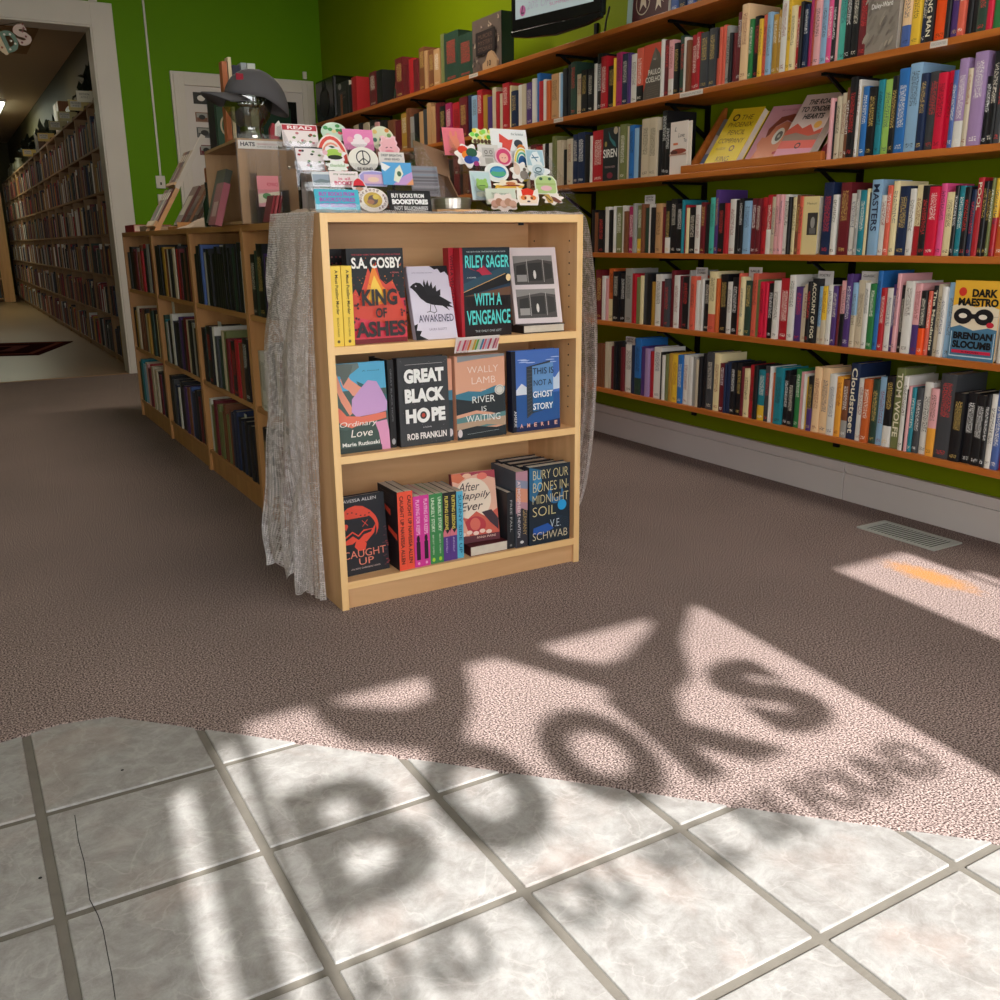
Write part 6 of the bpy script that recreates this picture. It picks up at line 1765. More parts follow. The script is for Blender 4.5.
        q.text('BUY BOOKS FROM', .08, .66, .84, .86, 'f4f4f4', .03); q.text('BOOKSTORES', .08, .36, .92, .60, 'f4f4f4', .06); q.text('NOT BILLIONAIRES', .12, .10, .9, .28, 'f4f4f4', .02)
    elif n == 'greystack':
        for k in range(9): q.rect(.04, .08+k*.1, .96, .14+k*.1, R_.choice(['7c7880', 'a8a4ac', '8a94a0', '6c6a70']))
    elif n == 'pinkcard': q.ell(.5, .45, .24, .26, 'e88a70'); q.ell(.38, .75, .06, .14, 'e88a70', 10); q.ell(.62, .75, .06, .14, 'e88a70', 10); q.ell(.5, .12, .3, .08, 'b87050')
    elif n == 'heart': q.ell(.32, .72, .18, .16, 'e0402c', 12); q.ell(.42, .52, .16, .16, 'f08a28', 12); q.ell(.62, .62, .2, .18, '2c5c48', 12); q.ell(.5, .34, .18, .16, '2a4a9c', 12); q.ell(.72, .36, .14, .12, '4468b8', 12); q.ell(.74, .2, .1, .1, 'a03878', 12)
    elif n == 'leaves':
        for k in range(9): q.ell(.15+k*.09, .62+.2*math.sin(k*1.7), .09, .12, ['8ae060', 'f0d840', '58b848', 'e8e068', 'b8d848'][k % 5], 9)
        for k in range(5): q.ell(.22+k*.14, .26, .07, .12, '5a4030', 9)
    elif n == 'arrow': q.poly([(.22, .10), (.44, .2), (.60, .70), (.48, .68), (.24, .86), (.22, .6), (.30, .58)], 'e05048'); q.ell(.74, .58, .12, .12, '38404c', 14); q.ell(.80, .36, .13, .2, 'd8823c', 14); q.ell(.86, .2, .08, .08, '6a3a90', 10); q.text('the feminist', .56, .82, .9, .9, '4a6a70', 0)
    elif n == 'robot': q.rect(.2, .4, .8, .85, 'c0bcb8'); q.rect(.3, .1, .7, .38, 'b0aca4'); q.ring(.38, .65, .08, .1, .03, '6a6660'); q.ring(.62, .65, .08, .1, .03, '6a6660'); q.line(.3, .48, .7, .48, .03, '6a6660')
    elif n == 'pinkhead': q.ell(.5, .5, .42, .42, 'd84878'); q.ell(.5, .44, .26, .26, 'f0b8a8'); q.line(.38, .45, .46, .43, .03, '6a2440'); q.line(.54, .43, .62, .45, .03, '6a2440')
    elif n == 'rainbow': q.ring(.5, 0, .46, .94, .09, 'e8d048'); q.ring(.5, 0, .36, .74, .09, '50b0a0'); q.ell(.5, 0, .26, .54, '2c5c94', 20, 0, PI)
    elif n == 'tower': q.rect(.05, .05, .95, .95, 'a8ccdc'); q.poly([(.3, .05), (.7, .05), (.8, .5), (.65, .9), (.4, .85), (.2, .5)], 'e8f0f4'); q.line(.3, .5, .7, .55, .05, '5a8aa8'); q.line(.35, .7, .6, .3, .05, '5a8aa8')
    elif n == 'cats': q.ell(.35, .6, .16, .26, 'e0c8b8', 12); q.ell(.66, .34, .2, .22, '8a8078', 12); q.ell(.3, .84, .08, .08, 'd8b0a0', 9); q.ell(.7, .6, .08, .08, '6a6058', 9)
    elif n == 'star': q.ell(.5, .6, .26, .24, 'c8d8e0', 14); q.ell(.5, .34, .2, .2, 'a8b8c4', 12); q.ring(.5, .6, .14, .12, .04, '50707c'); q.line(.3, .5, .7, .3, .03, '50707c')
    elif n == 'whale': q.ell(.5, .5, .42, .42, 'e4ece8'); q.ell(.55, .52, .34, .3, '2c7cb8', 20); q.ell(.55, .44, .32, .16, '58b084', 20); q.ell(.55, .62, .28, .1, '4c98c8', 20)
    elif n == 'frogcard': q.rect(.04, .04, .96, .96, 'c0d8dc'); q.ell(.55, .52, .3, .2, '9cc868', 16); q.ell(.36, .68, .09, .07, '9cc868', 10); q.ell(.72, .68, .09, .07, '9cc868', 10); q.line(.4, .5, .7, .5, .03, '3a5a34'); q.ell(.5, .2, .3, .1, 'e4e8d4', 14)
    elif n == 'frog': q.poly([(a*.9+.05, b*.88+.05) for a, b in outline('d')], 'b8d08c'); q.ell(.3, .78, .08, .08, '2c5c44', 10); q.ell(.7, .78, .08, .08, '2c5c44', 10); q.ell(.5, .3, .26, .14, 'e8b8c4', 14); q.rect(.05, .46, .95, .56, 'a8c078')
    elif n == 'longshoe': q.poly([(.05, .3), (.9, .34), (.98, .5), (.7, .62), (.3, .5), (.1, .55)], 'e8b840'); q.poly([(.15, .42), (.8, .48), (.85, .56), (.5, .6)], '8a2a28'); q.ell(.55, .68, .16, .12, 'c87848', 10)
    elif n == 'fox': q.poly([(.25, .5), (.7, .5), (.8, .8), (.5, .92), (.22, .82)], 'e03828'); q.poly([(.1, .1), (.9, .1), (.95, .45), (.5, .55), (.08, .5)], 'f4e0c8'); q.ell(.3, .4, .14, .13, 'e88848', 10); q.ell(.72, .4, .14, .13, 'e88848', 10); q.ell(.36, .38, .04, .06, '1c1c20', 8); q.ell(.66, .38, .04, .06, '1c1c20', 8); q.ell(.5, .2, .08, .05, '4a3a50', 8)
    elif n == 'dogs':
        for k in range(5): q.ell(.22+k*.14, .42+.1*(k % 2), .12, .2, ['c09080', 'a87860', 'd0a898', 'b48870', 'c89c88'][k], 12)
    elif n == 'shoes': q.poly([(.1, .8), (.3, .85), (.5, .4), (.45, .15), (.25, .2)], 'c8a050'); q.poly([(.4, .7), (.6, .6), (.9, .25), (.7, .15), (.5, .3)], '7a4a3c'); q.line(.15, .7, .4, .3, .04, '3a2a28')
    elif n == 'greencard': q.text('little sprout', .2, .58, .76, .76, '3a5a4a', 0); q.text('library', .3, .3, .7, .46, '3a5a4a', 0)
SL = {'READ': ('f0e4e4', 'pale sticker sheet headed READ in a red band, top left of the left stand'), 'fan': ('c8e0cc', 'rounded pale green sticker with strawberries and leaves, back row of left stand'),
 'arch': ('f4e8e0', 'red and dark green rainbow arch sticker on the left stand'), 'pink': ('e884b8', 'bright pink rectangular sticker with white figures, back row of left stand'), 'floral': ('d8dcc0', 'round sticker of tiny flowers on green, back row of left stand'),
 'bunny': ('f4c8d0', 'pink bear shaped sticker with closed eyes on the left stand'), 'doodle': ('e8e0e0', 'white sheet of tiny doodle stickers on the left stand'), 'plant': ('eee8ec', 'white lobed sticker with lime green leaves on a black pot, left stand'),
 'cloud': ('eeF2ec'.lower(), 'white cloud shaped sticker with pale green script, left stand'), 'peace': ('ece8de', 'round white sticker with a black peace symbol, middle of the left stand'), 'textcard': ('e4dcd8', 'pale card with two lines of dark capitals on the left stand'),
 'bluepic': ('5aa8e0', 'blue, white and lilac picture sticker on the left stand'), 'landscape': ('d8d8dc', 'small grey sky landscape sticker on the left stand'), 'weekend': ('f0e4e4', 'white sticker with green script over pink capitals, left stand'),
 'lilac': ('e0dcf0', 'lilac framed sticker with a pink picture in it, left stand'), 'hat': ('ece4e4', 'small white edged sticker of a red pointed hat, left stand'), 'cyan': ('48b4cc', 'cyan card with three lines of magenta capitals, front left of left stand'),
 'badge': ('ece4dc', 'round white badge sticker with circling letters and a yellow centre, front of left stand'), 'black': ('1c1c22', 'black card with three lines of bold white capitals, front right of left stand'), 'greystack': ('908c94', 'grey striped stack of cards at the right side of the left stand'),
 'pinkcard': ('e87888', 'coral pink card with an orange rabbit shape, top left of the right stand'), 'heart': ('f4ece8', 'white edged cluster sticker of red, orange, green and blue blooms, right stand'), 'leaves': ('e8f0b8', 'yellow and green leafy sticker at the back of the right stand'),
 'arrow': ('eef0f2', 'large white card with a red arrow shape and an orange bird, right stand'), 'robot': ('dcd8d4', 'grey robot sticker in the middle of the right stand'), 'pinkhead': ('f0c8d4', 'round pink haired head sticker on the right stand'), 'rainbow': ('f0f0e8', 'yellow and teal rainbow arch sticker on the right stand'),
 'tower': ('dce8ec', 'pale blue rectangular sticker with a white figure, right stand'), 'cats': ('f0ece8', 'white edged sticker of a pale and a grey cat, right stand'), 'star': ('e8ecee', 'star edged silver blue sticker near the right edge of the right stand'), 'whale': ('eef0ee', 'round sticker of blue and green waves, middle of the right stand'),
 'frogcard': ('d4dce0', 'pale blue card with a green frog face, left of the right stand'), 'frog': ('e4ecd8', 'rounded green frog sticker with a pink belly, right side of the right stand'), 'longshoe': ('f0e4cc', 'long yellow and red sandal shaped sticker on the right stand'),
 'fox': ('f4ece4', 'white edged fox head sticker with a red crown, front of right stand'), 'dogs': ('ecdcd4', 'lobed sticker of huddled pinkish brown puppies, front of right stand'), 'shoes': ('f0e8e0', 'white edged sticker of two brown and gold shoes, front right of right stand'), 'greencard': ('d4dccc', 'pale grey green card with small dark script, front of right stand')}
for (gp, n, x, y, z, wd, hg, kd) in STICKERS:
    base, lab = SL[n]; P = outline(kd)
    if hg < .03: hg = .04
    la = math.radians(14); G_ = Geo(); G_.prism([(a*wd, b*hg) for a, b in P], 0, .0012, 'y', srgb(base))
    o = G_.build('sticker', M['print'], None, (x-wd/2, y, z), (-la, 0, .0)); props(o, lab, 'sticker', 'stickers on the left acrylic stand' if gp == 'A' else 'stickers on the right acrylic stand')
    p = Panel(wd, hg, -.0003); art_for(n, p); p.build(o, 'printed_picture')
# between the stands
o = empty('round_tin', (1.262, 2.43, BH+.013)); props(o, 'shallow round silver tin between the two acrylic stands', 'tin')
g = Geo(); g.lathe([(.050, 0), (.0535, .002), (.0535, .014)], 32); g.build('base', M['tin'], o, smooth=False); g = Geo(); g.lathe([(.0555, .0143), (.0555, .028), (.052, .031), (.001, .031)], 32); g.build('lid', M['tin'], o)
o = B(1.190, 1.330, 2.375, 2.485, BH+.006, BH+.0125).build('wooden_board', M['birch'], bevel=.001); props(o, 'thin wooden board under the round silver tin', 'board')
o = empty('cardboard_box', (1.262, 2.49, BH+.006)); props(o, 'open brown cardboard display box with a raised flap between the acrylic stands', 'box')
g = Geo(); g.prism([(.0, .0), (.12, 0), (.12, .13), (.02, .03)], 0, .004, 'x'); g.prism([(.0, .0), (.12, 0), (.12, .13), (.02, .03)], .071, .075, 'x'); g.box(0, .075, .117, .12, 0, .13); g.box(0, .075, .0, .12, 0, .003); g.build('tray', M['card'], o)
g = Geo(); T = Matrix.Translation((-.03, .10, .132)) @ Matrix.Rotation(.28, 4, 'Y') @ Matrix.Rotation(.9, 4, 'X'); g.box(0, .115, 0, .10, 0, .003, T=T); g.build('flap', M['card'], o)

# ================================================================== things on top of the low bookcases
TZ = 1.0625
def crate(x0, y0, label, L=.55, z=TZ):
    W, H, t = .20, .275, .010; o = empty('plywood_crate', (x0, y0, z)); props(o, label, 'crate')
    for y in (0, L-t):       # end panels with a hand hole
        g = Geo(); hx0, hx1, hz0, hz1 = .035, .060, .08, .165
        g.box(0, hx0, y, y+t, 0, H); g.box(hx1, W, y, y+t, 0, H); g.box(hx0, hx1, y, y+t, 0, hz0); g.box(hx0, hx1, y, y+t, hz1, H)
        g.build('end_panel', M['ply'], o, bevel=.001)
    B(0, W, t, L-t, H-t, H).build('top_board', M['ply'], o); B(0, W, t, L-t, 0, t).build('bottom_board', M['ply'], o); B(W-t, W, t, L-t, t, H-t).build('back_board', M['ply'], o)
    return o
c1 = crate(.922, 3.32, 'plywood crate lying on its side wrapped in clear plastic, on the low bookcases')
g = Geo(); g.box(-.006, .206, -.006, -.004, 0, .288); g.build('plastic_wrap', M['wrap'], c1); c1.rotation_euler = (0, 0, -.045)
o = B(0, .188, -.0015, 0, 0, .027, srgb('e0dcd8')).build('price_strip', M['print'], None, (.924, 3.3135, 1.328-.024), (0, 0, 0)); props(o, 'white price strip fixed along the top front edge of the plywood crate', 'sign')
p = Panel(.188, .027, -.002); p.text('HATS', .04, .3, .3, .8, '3a3a44', .03); p.text('HANDMADE LOCALLY', .34, .5, .7, .7, 'b05a60', 0); p.text('$20', .8, .35, .97, .8, '8a3a48', .02); p.text('CASH OR CARD', .34, .2, .8, .36, '6a6a70', 0); p.build(o)
# pink booklet, red leaflets in and before the crate
o = empty('booklet', (.968, 3.27, TZ+.055), (-.12, 0, -.1)); props(o, 'pink and green booklet in the clear holder in front of the plywood crate', 'booklet')
B(0, .072, 0, .008, 0, .10, srgb('e8a8b4')).build('cover', M['print'], o); p = Panel(.072, .10); p.rect(0, .45, 1, 1, 'e8909c'); p.text('ROMANCE', .45, .66, .96, .78, 'c83050', 0); p.poly([(0, .4), (1, .5), (1, .2), (0, .1)], 'e8e0cc'); p.poly([(.3, 0), (.6, .05), (1, .40), (1, .2), (.7, 0)], 'd03858'); p.ell(.4, .34, .2, .1, '5a9a60'); p.build(o)
g = Geo(); g.box(.945, 1.06, 3.225, 3.227, TZ, 1.17); g.box(.945, 1.06, 3.300, 3.302, TZ, 1.30); g.box(.945, .947, 3.227, 3.300, TZ, 1.17); g.box(1.058, 1.06, 3.227, 3.300, TZ, 1.17)
props(g.build('leaflet_holder', M['wrap']), 'clear leaflet holder in front of the plywood crate', 'holder')
for i in range(3):
    o = B(0, .008, 0, .07, 0, .085, srgb(['8a2a34', 'a84a50', '701c28'][i])).build('leaflet', M['print'], None, (.955+.012*i, 3.13, TZ+.003), (0, .25, 0)); props(o, ['dark red leaflet leaning in front of the crate, leftmost', 'lighter red leaflet leaning between the darker two', 'maroon leaflet leaning nearest the pink booklet'][i], 'leaflet', 'red leaflets leaning before the crate')
for i, (y, c_, cc, lb) in enumerate(((3.50, 'b0606a', 'w', 'dusty red boxed book leaning at the crate mouth'), (3.62, '5a5c50', 'w', 'grey green book leaning inside the crate with a pink label'))):
    o = empty('book', (.872+.03*i, y, TZ+.012-.011*(1-i)), (0, .30, 0)); props(o, lb, 'book')
    B(0, .024, 0, .10+.03*i, 0, .15+.045*i, srgb(c_)).build('cover', M['print'], o)
    p = Panel(.10, .15); p.rect(.2, .2, .8, .55, 'd8b0b0'); p.build(o, 'cover_label', 'lettering', (0, 0, -PI/2), (0, .10, 0))
# glass head with cap
o = empty('glass_head', (1.015, 3.45, TZ+.2765)); props(o, 'clear glass mannequin head standing on the plywood crate', 'mannequin head')
g = Geo()
prof = [(.055, 0), (.052, .012), (.040, .03), (.040, .05), (.052, .065), (.066, .085), (.074, .11), (.080, .14), (.078, .17), (.062, .198), (.035, .215), (.004, .22)]
n = 32; b0 = 0
for r_, z_ in prof:
    for k in range(n):
        t_ = 2*PI*k/n; x_ = math.cos(t_)*r_; y_ = math.sin(t_)*r_*.82
        if x_ < 0:                                   # the face looks to -X: brow, nose, lips, chin
            e = math.exp(-(y_/.016)**2)
            x_ -= e*(.020*math.exp(-((z_-.115)/.016)**2)+.010*math.exp(-((z_-.085)/.008)**2)+.012*math.exp(-((z_-.066)/.010)**2))
            x_ += .008*math.exp(-((abs(y_)-.026)/.012)**2)*math.exp(-((z_-.138)/.012)**2)
        g.v.append((x_, y_, z_))
for i in range(len(prof)-1):
    for k in range(n):
        l = (k+1) % n; g.face([i*n+k, i*n+l, (i+1)*n+l, (i+1)*n+k])
g.face(list(range(n))[::-1]); g.build('head', M['glass'], o, smooth=True)
g = Geo()
for s in (-1, 1):
    g.tube([(.012, s*.066, .14), (.024, s*.073, .15), (.03, s*.074, .135), (.022, s*.072, .115), (.010, s*.066, .108)], .006, 8)
g.build('ears', M['glass'], o, smooth=True)
g = Geo(); random.seed(8)
for k in range(9): g.lathe([(.001, 0), (.012, .006), (.014, .014), (.006, .022), (.001, .024)], 8, (-.05+.016*k % .06, -.055-.004*(k % 3)), sx=1, sy=.6)
g.v = [(x, y, z+.105) for x, y, z in g.v]; g.build('necklace_beads', M['glass'], o, smooth=True)
o = empty('baseball_cap', (1.034, 3.44, TZ+.412), (0, -.13, PI)); props(o, 'dark grey baseball cap with a small red patch, worn by the glass head', 'cap')
g = Geo(); n = 32; m_ = 10
for j in range(m_+1):
    a = j/m_*PI/2; rz_ = math.sin(a)*.098; rr_ = math.cos(a)**.85
    for k in range(n):
        t_ = 2*PI*k/n; g.v.append(((.108+.004*math.cos(2*t_))*rr_*math.cos(t_)-.004, .088*rr_*math.sin(t_), rz_-.035*(1-j/m_)*(math.cos(t_) < 0)*abs(math.cos(t_))))
for j in range(m_):
    for k in range(n):
        l = (k+1) % n; g.face([j*n+k, j*n+l, (j+1)*n+l, (j+1)*n+k])
cr = g.build('crown', M['cap'], o, smooth=True); md = cr.modifiers.new('s', 'SOLIDIFY'); md.thickness = .003
g = Geo(); nn = 20
for lay in (0, 1):
    for i in range(nn+1):
        t_ = -1.05+2.1*i/nn
        for q in (0, 1):
            ex = .098*math.cos(t_*1.1) if q == 0 else .098*math.cos(t_*1.1)+.088*math.cos(t_*.85)**.6
            ey = .085*math.sin(t_*1.1)*(1 if q == 0 else .92)
            g.v.append((ex, ey, .006-.014*q-.020*(t_/1.05)**2-lay*.005))
K = 2*(nn+1)
for i in range(nn):
    a = 2*i; g.face([a, a+1, a+3, a+2]); g.face([K+a, K+a+2, K+a+3, K+a+1]); g.face([a+1, K+a+1, K+a+3, a+3]); g.face([a, a+2, K+a+2, K+a])
g.build('brim', M['cap'], o, smooth=True)
g = Geo(); g.lathe([(.007, 0), (.006, .003), (.001, .005)], 12); g.v = [(x-.004, y, z+.097) for x, y, z in g.v]; g.build('button', M['cap'], o)
B(-.012, .012, -.0005, .003, -.010, .010).build('patch', M['capred'], o, (.072, .050, .056), (-.35, 0, -.6))
o = Geo().prism([(0, 0), (.02, 0), (.022, .035), (.012, .05), (0, .036)], 0, .0015, 'y', srgb('e8e4e0')).build('hang_tag', M['print'], None, (1.048, 3.30, 1.348), (0, .1, 0)); props(o, 'white paper tag hanging at the back of the grey cap', 'tag')
o = Geo().prism([(0, 0), (.03, 0), (.03, .05), (.01, .06), (0, .04)], 0, .02, 'y', srgb('a82838')).build('red_pouch', M['print'], None, (1.065, 3.40, TZ+.277)); props(o, 'small red pouch on the crate behind the white tag', 'pouch')
# tall folders standing on the crate
for i, (x, wd, hh, c_, lb) in enumerate(((.942, .020, .285, 'b8683c', 'tall orange brown folder standing behind the cap, leftmost of the folders'), (.964, .014, .300, 'dcc8a4', 'tall cream folder standing behind the cap'), (.980, .028, .275, '24263c', 'tall navy folder standing behind the cap'),
        (1.010, .022, .285, '9aa0a4', 'tall grey folder standing behind the cap'), (1.034, .030, .285, 'c8ccc0', 'tall pale green grey folder standing behind the cap, rightmost'))):
    o = empty('folder', (x+.035, 3.63, TZ+.2765)); props(o, lb, 'folder', 'tall folders standing on the plywood crate')
    cc = srgb(c_); g = Geo(); g.box(0, wd-.002, 0, .0015, 0, hh, cc); g.box(0, .0015, .0015, .04, 0, hh, cc); g.box(wd-.0035, wd-.002, .0015, .04, 0, hh, cc); g.build('cover', M['coverplain'], o); B(.0018, wd-.0038, .0018, .038, .001, hh-.006).build('pages', M['paper'], o)
# sloping magazine rack
o = empty('magazine_rack', (.955, 4.62, TZ)); props(o, 'sloping wooden magazine rack with a white edge at the far end of low bookcases', 'rack')
T = Matrix.Translation((.0, .42, .0)) @ Matrix.Rotation(.54, 4, 'Y')
g = Geo(); g.box(0, .02, 0, .012, 0, .24, T=T); g.box(0, .02, .22, .232, 0, .24, T=T); g.build('rail', M['birch'], o)
g = Geo(); g.box(.012, .02, .012, .22, .01, .44, T=T); g.build('back_board', M['brown_wood'], o)
g = Geo(); g.box(-.004, .018, .0, .014, .2402, .535, T=T); g.build('white_edge', M['white'], o)
g = Geo(); g.box(-.012, .010, .013, .22, .02, .05, T=T); g.box(-.012, .010, .013, .22, .25, .265, T=T); g.build('ledge', M['birch'], o)
random.seed(12)
MAGS = ['7a3038', 'a8988c', '5a5048', '8a4a30', 'c8b8a8', '4a3a44', '6a2830', '98785c']
for i in range(8):
    row = i // 4; k = i % 4
    G_ = Geo(); G_.box(-.006, -.002, 0, .046, 0, .18, srgb(MAGS[i])); G_.box(-.0064, -.0061, .006, .040, .12, .16, srgb('d8ccc0')); G_.box(-.0064, -.0061, .01, .036, .02, .09, srgb(MAGS[(i+3) % 8]))
    m = G_.build('magazine', M['print']); m.matrix_world = Matrix.Translation((.955, 4.62, TZ)) @ T @ Matrix.Translation((0, .016+k*.05, .052+row*.215))
    props(m, '%s magazine in the %s row of the sloping rack, %s from the window side' % (['dark red', 'pale brown', 'dark brown', 'rust', 'cream', 'plum', 'maroon', 'tan'][i], ['lower', 'upper'][row], ['first', 'second', 'third', 'fourth'][k]), 'magazine', 'magazines in the sloping rack')
LEAN = [('5a3028', 'dark red'), ('7a5438', 'brown'), ('4a3428', 'chocolate brown'), ('8a6448', 'tan brown'), ('6a3030', 'maroon')]
for i, (c_, nm) in enumerate(LEAN):
    o = B(0, .012, 0, .13, 0, .20+.012*(i % 3), srgb(c_)).build('leaning_book', M['print'], None, (.985+.036*i, 4.60+.012*i, TZ+.022), (0, .55, 0)); props(o, '%s book leaning in the wooden tray beside the sloping rack, %s from the left' % (nm, ordinal(i+1)), 'book', 'books leaning in the wooden tray')
    B(-.0006, 0, .02, .11, .05, .15, srgb('a08878' if i % 2 else 'b8a898')).build('cover_picture', M['print'], o)
o = empty('wooden_tray', (.965, 4.56, TZ)); props(o, 'shallow wooden tray holding leaning brown books beside the sloping rack', 'tray')
B(0, .25, 0, .20, 0, .012).build('base', M['birchd'], o); B(0, .25, -.010, -.0002, 0, .030).build('front_strip', M['birchd'], o)
# maroon patterned magazines stacked outside the rack, red book on the end
o = empty('flat_book', (.955, 5.60, TZ)); props(o, 'red book lying flat with a white end on the far corner of the low bookcases', 'book')
g = Geo(); c = srgb('a02838'); g.box(0, .2, 0, .28, 0, .003, c); g.box(0, .2, 0, .28, .035, .038, c); g.box(0, .003, 0, .28, .003, .035, c); g.build('cover', M['coverplain'], o); B(.004, .196, .003, .277, .0032, .0348).build('pages', M['paper'], o)
o = empty('flat_book', (.975, 5.30, TZ)); props(o, 'grey and white book lying flat beside the red book at the far end', 'book')
g = Geo(); c = srgb('8a8480'); g.box(0, .17, 0, .24, 0, .003, c); g.box(0, .17, 0, .24, .025, .028, c); g.box(0, .003, 0, .24, .003, .025, c); g.build('cover', M['coverplain'], o); B(.004, .166, .003, .237, .0032, .0248).build('pages', M['paper'], o)
def crumple(x0, y0, L, W, H, lab, seed):
    R_ = random.Random(seed); g = Geo(); nx, ny = 14, 26
    for j in range(ny+1):
        for i in range(nx+1):
            u, v = i/nx, j/ny; e = math.sin(PI*u)**.5*math.sin(PI*v)**.5 if 0 < u < 1 and 0 < v < 1 else 0
            g.v.append((x0+W*u+.006*math.sin(v*17+seed), y0+L*v, TZ+.001+H*e*(.55+.45*math.sin(v*11+u*4+seed)*math.cos(u*7+v*5))))
    b1 = len(g.v); g.v += [(p[0], p[1], TZ+.0004) for p in g.v[:b1]]
    for j in range(ny):
        for i in range(nx):
            a = j*(nx+1)+i; g.face([a, a+1, a+nx+2, a+nx+1]); g.face([b1+a, b1+a+nx+1, b1+a+nx+2, b1+a+1])
    for i in range(nx): g.face([i, b1+i, b1+i+1, i+1]); a = ny*(nx+1)+i; g.face([a, a+1, b1+a+1, b1+a])
    for j in range(ny): a = j*(nx+1); g.face([a, a+nx+1, b1+a+nx+1, b1+a]); a += nx; g.face([a, b1+a, b1+a+nx+1, a+nx+1])
    return props(g.build('crumpled_cloth', M['fabric'], smooth=True), lab, 'cloth')
crumple(.950, 4.02, .50, .12, .045, 'crumpled cream cloth on the low bookcases between crate and rack', 1)
crumple(.950, 2.66, .46, .20, .050, 'crumpled cream cloth at the near end of the low bookcases beside the display', 4)
o = B(1.02, 1.10, 4.12, 4.20, TZ, TZ+.24, srgb('b8663a')).build('orange_tin', M['print'], bevel=.004); props(o, 'orange brown upright carton between the rack and the plywood crate', 'carton')
o = empty('dark_bottle', (.975, 3.98, TZ)); props(o, 'dark green bottle beside the orange carton on the low bookcases', 'bottle')
g = Geo(); g.lathe([(.022, 0), (.024, .01), (.024, .09), (.010, .12), (.010, .15)], 16); g.build('body', simple('dark_green_glass', '1c3028', .15), o, smooth=True); g = Geo(); g.lathe([(.0115, .1503), (.0115, .17), (.001, .171)], 12); g.build('stopper', M['wire'], o)
# coiled cord at the end of the low bookcases
path = []; 
for i in range(260):
    t_ = i/259; a = t_*2*PI*11; path.append((.975+.012*math.cos(a)+.004*math.sin(t_*9), 5.968+.012*math.sin(a), 1.02-.62*t_))
props(Geo().tube(path, .0022, 5).build('coiled_cord', M['wire'], smooth=True), 'black coiled cord hanging at the far end of the low bookcases', 'cord')

# red ring of tape and white shelf cards in the low bookcases
o = Geo().lathe([(.030, 0), (.045, 0), (.045, .022), (.030, .022)], 24).build('tape_roll', simple('red_plastic', 'a8202c', .35), None, (1.0, 3.93, .100+.236)); 
bpy.data.objects.remove(o)
for i, (y, z, lb) in enumerate(((3.60, 1.002, 'third tier card'), (3.75, .995, ''), (3.86, .992, ''), (4.62, .998, ''), (4.9, .72, ''), (4.0, .655, ''), (3.72, .335, ''))):
    tier = 'top' if z > .9 else ('middle' if z > .5 else 'bottom'); place_ = 'near the crate end' if y < 4.2 else 'in the second bay from the far end'
    o = Geo().box(0, .001, 0, .055, -.12, .028, srgb('d8d4d0')).build('divider_card', M['print'], None, (.985, y, z-.028 if i != 5 else z)); props(o, 'white divider card in the %s tier of the low bookcases, %s' % (tier, ['nearest the camera', 'second nearest', 'third nearest', 'fourth nearest', 'far bay', 'near bay', 'nearest'][i]), 'card', 'white divider cards in the %s tier of the low bookcases' % tier)

# ================================================================== room beyond the opening
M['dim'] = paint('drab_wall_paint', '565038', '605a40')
structure(B(1.58, 1.68, YB+.2, 22.5, -.03, 3.05).build('wall_back_room_right', M['dim'])); structure(B(XL-1, 1.68, 22.5, 22.6, -.03, 3.05).build('wall_back_room_end', M['dim']))
structure(B(XL-1.1, XL-1, YB+.2, 22.6, -.03, 3.05).build('wall_back_room_left', M['dim'])); structure(B(XL-1.1, 1.68, YB+.2, 22.6, 3.0, 3.1).build('ceiling', paint('old_ceiling_paint', 'c4b4a0', 'ccbca8')))
bars('trim_4', M['brown_wood'], [(.30, 1.16, 10.7, 12.1, 2.985, 2.999)])
o = empty('ceiling_lamp', (.55, 15.9, 2.93)); props(o, 'lit fluorescent ceiling lamp in the room beyond', 'lamp')
B(-.62, .62, 0, 1.5, .03, .0695).build('housing', M['white'], o); B(-.60, .60, .02, 1.48, .0, .0298).build('diffuser', M['tube'], o)
bpy.data.objects['back_room_lamp.001'].location.z = 2.90
def tall_case(y0, L, label):
    H = 2.12; Dp = .28; t = .02; o = empty('tall_bookcase', (1.27, y0, 0)); props(o, label, 'bookcase', 'tall bookcases lining the room beyond')
    B(0, Dp, 0, t, 0, H).build('side_panel', M['brown_wood'], o); B(0, Dp, L-t, L, 0, H).build('side_panel', M['brown_wood'], o)
    for k in range(7): B(.002, Dp-.008, t, L-t, .055+k*.3425-.018 if k < 6 else H-.02, .055+k*.3425 if k < 6 else H).build('shelf', M['brown_wood'], o)
    B(Dp-.006, Dp, t, L-t, 0, H-.02).build('back_panel', M['brown_wood'], o); B(.012, .024, t, L-t, 0, .036).build('kick_board', M['brown_wood'], o)
nbay = 15; Lb = .84; YB0 = 8.22
names = ['nearest'] + [ordinal(i+1) for i in range(1, nbay)]
random.seed(77)
DARK = 'kkkgnRuVxwrkYGkuR'
for i in range(nbay):
    y0 = YB0+i*Lb; tall_case(y0, Lb-.002, 'tall brown bookcase in the room beyond, %s from the doorway' % names[i])
    for k in range(6):
        zz = .0553+k*.3425; y = y0+.023
        while y < y0+Lb-.06:
            t_ = random.uniform(.018, .045)*(1 if i < 6 else 1.6); hh = random.uniform(.19, .27); t_ = min(t_, y0+Lb-.025-y); x0_ = 1.273+random.uniform(0, .014)
            c_ = LIN[random.choice(DARK)]; stuff.box(x0_, x0_+.15, y+.0006, y+t_-.0006, zz, zz+hh, c_); y += t_
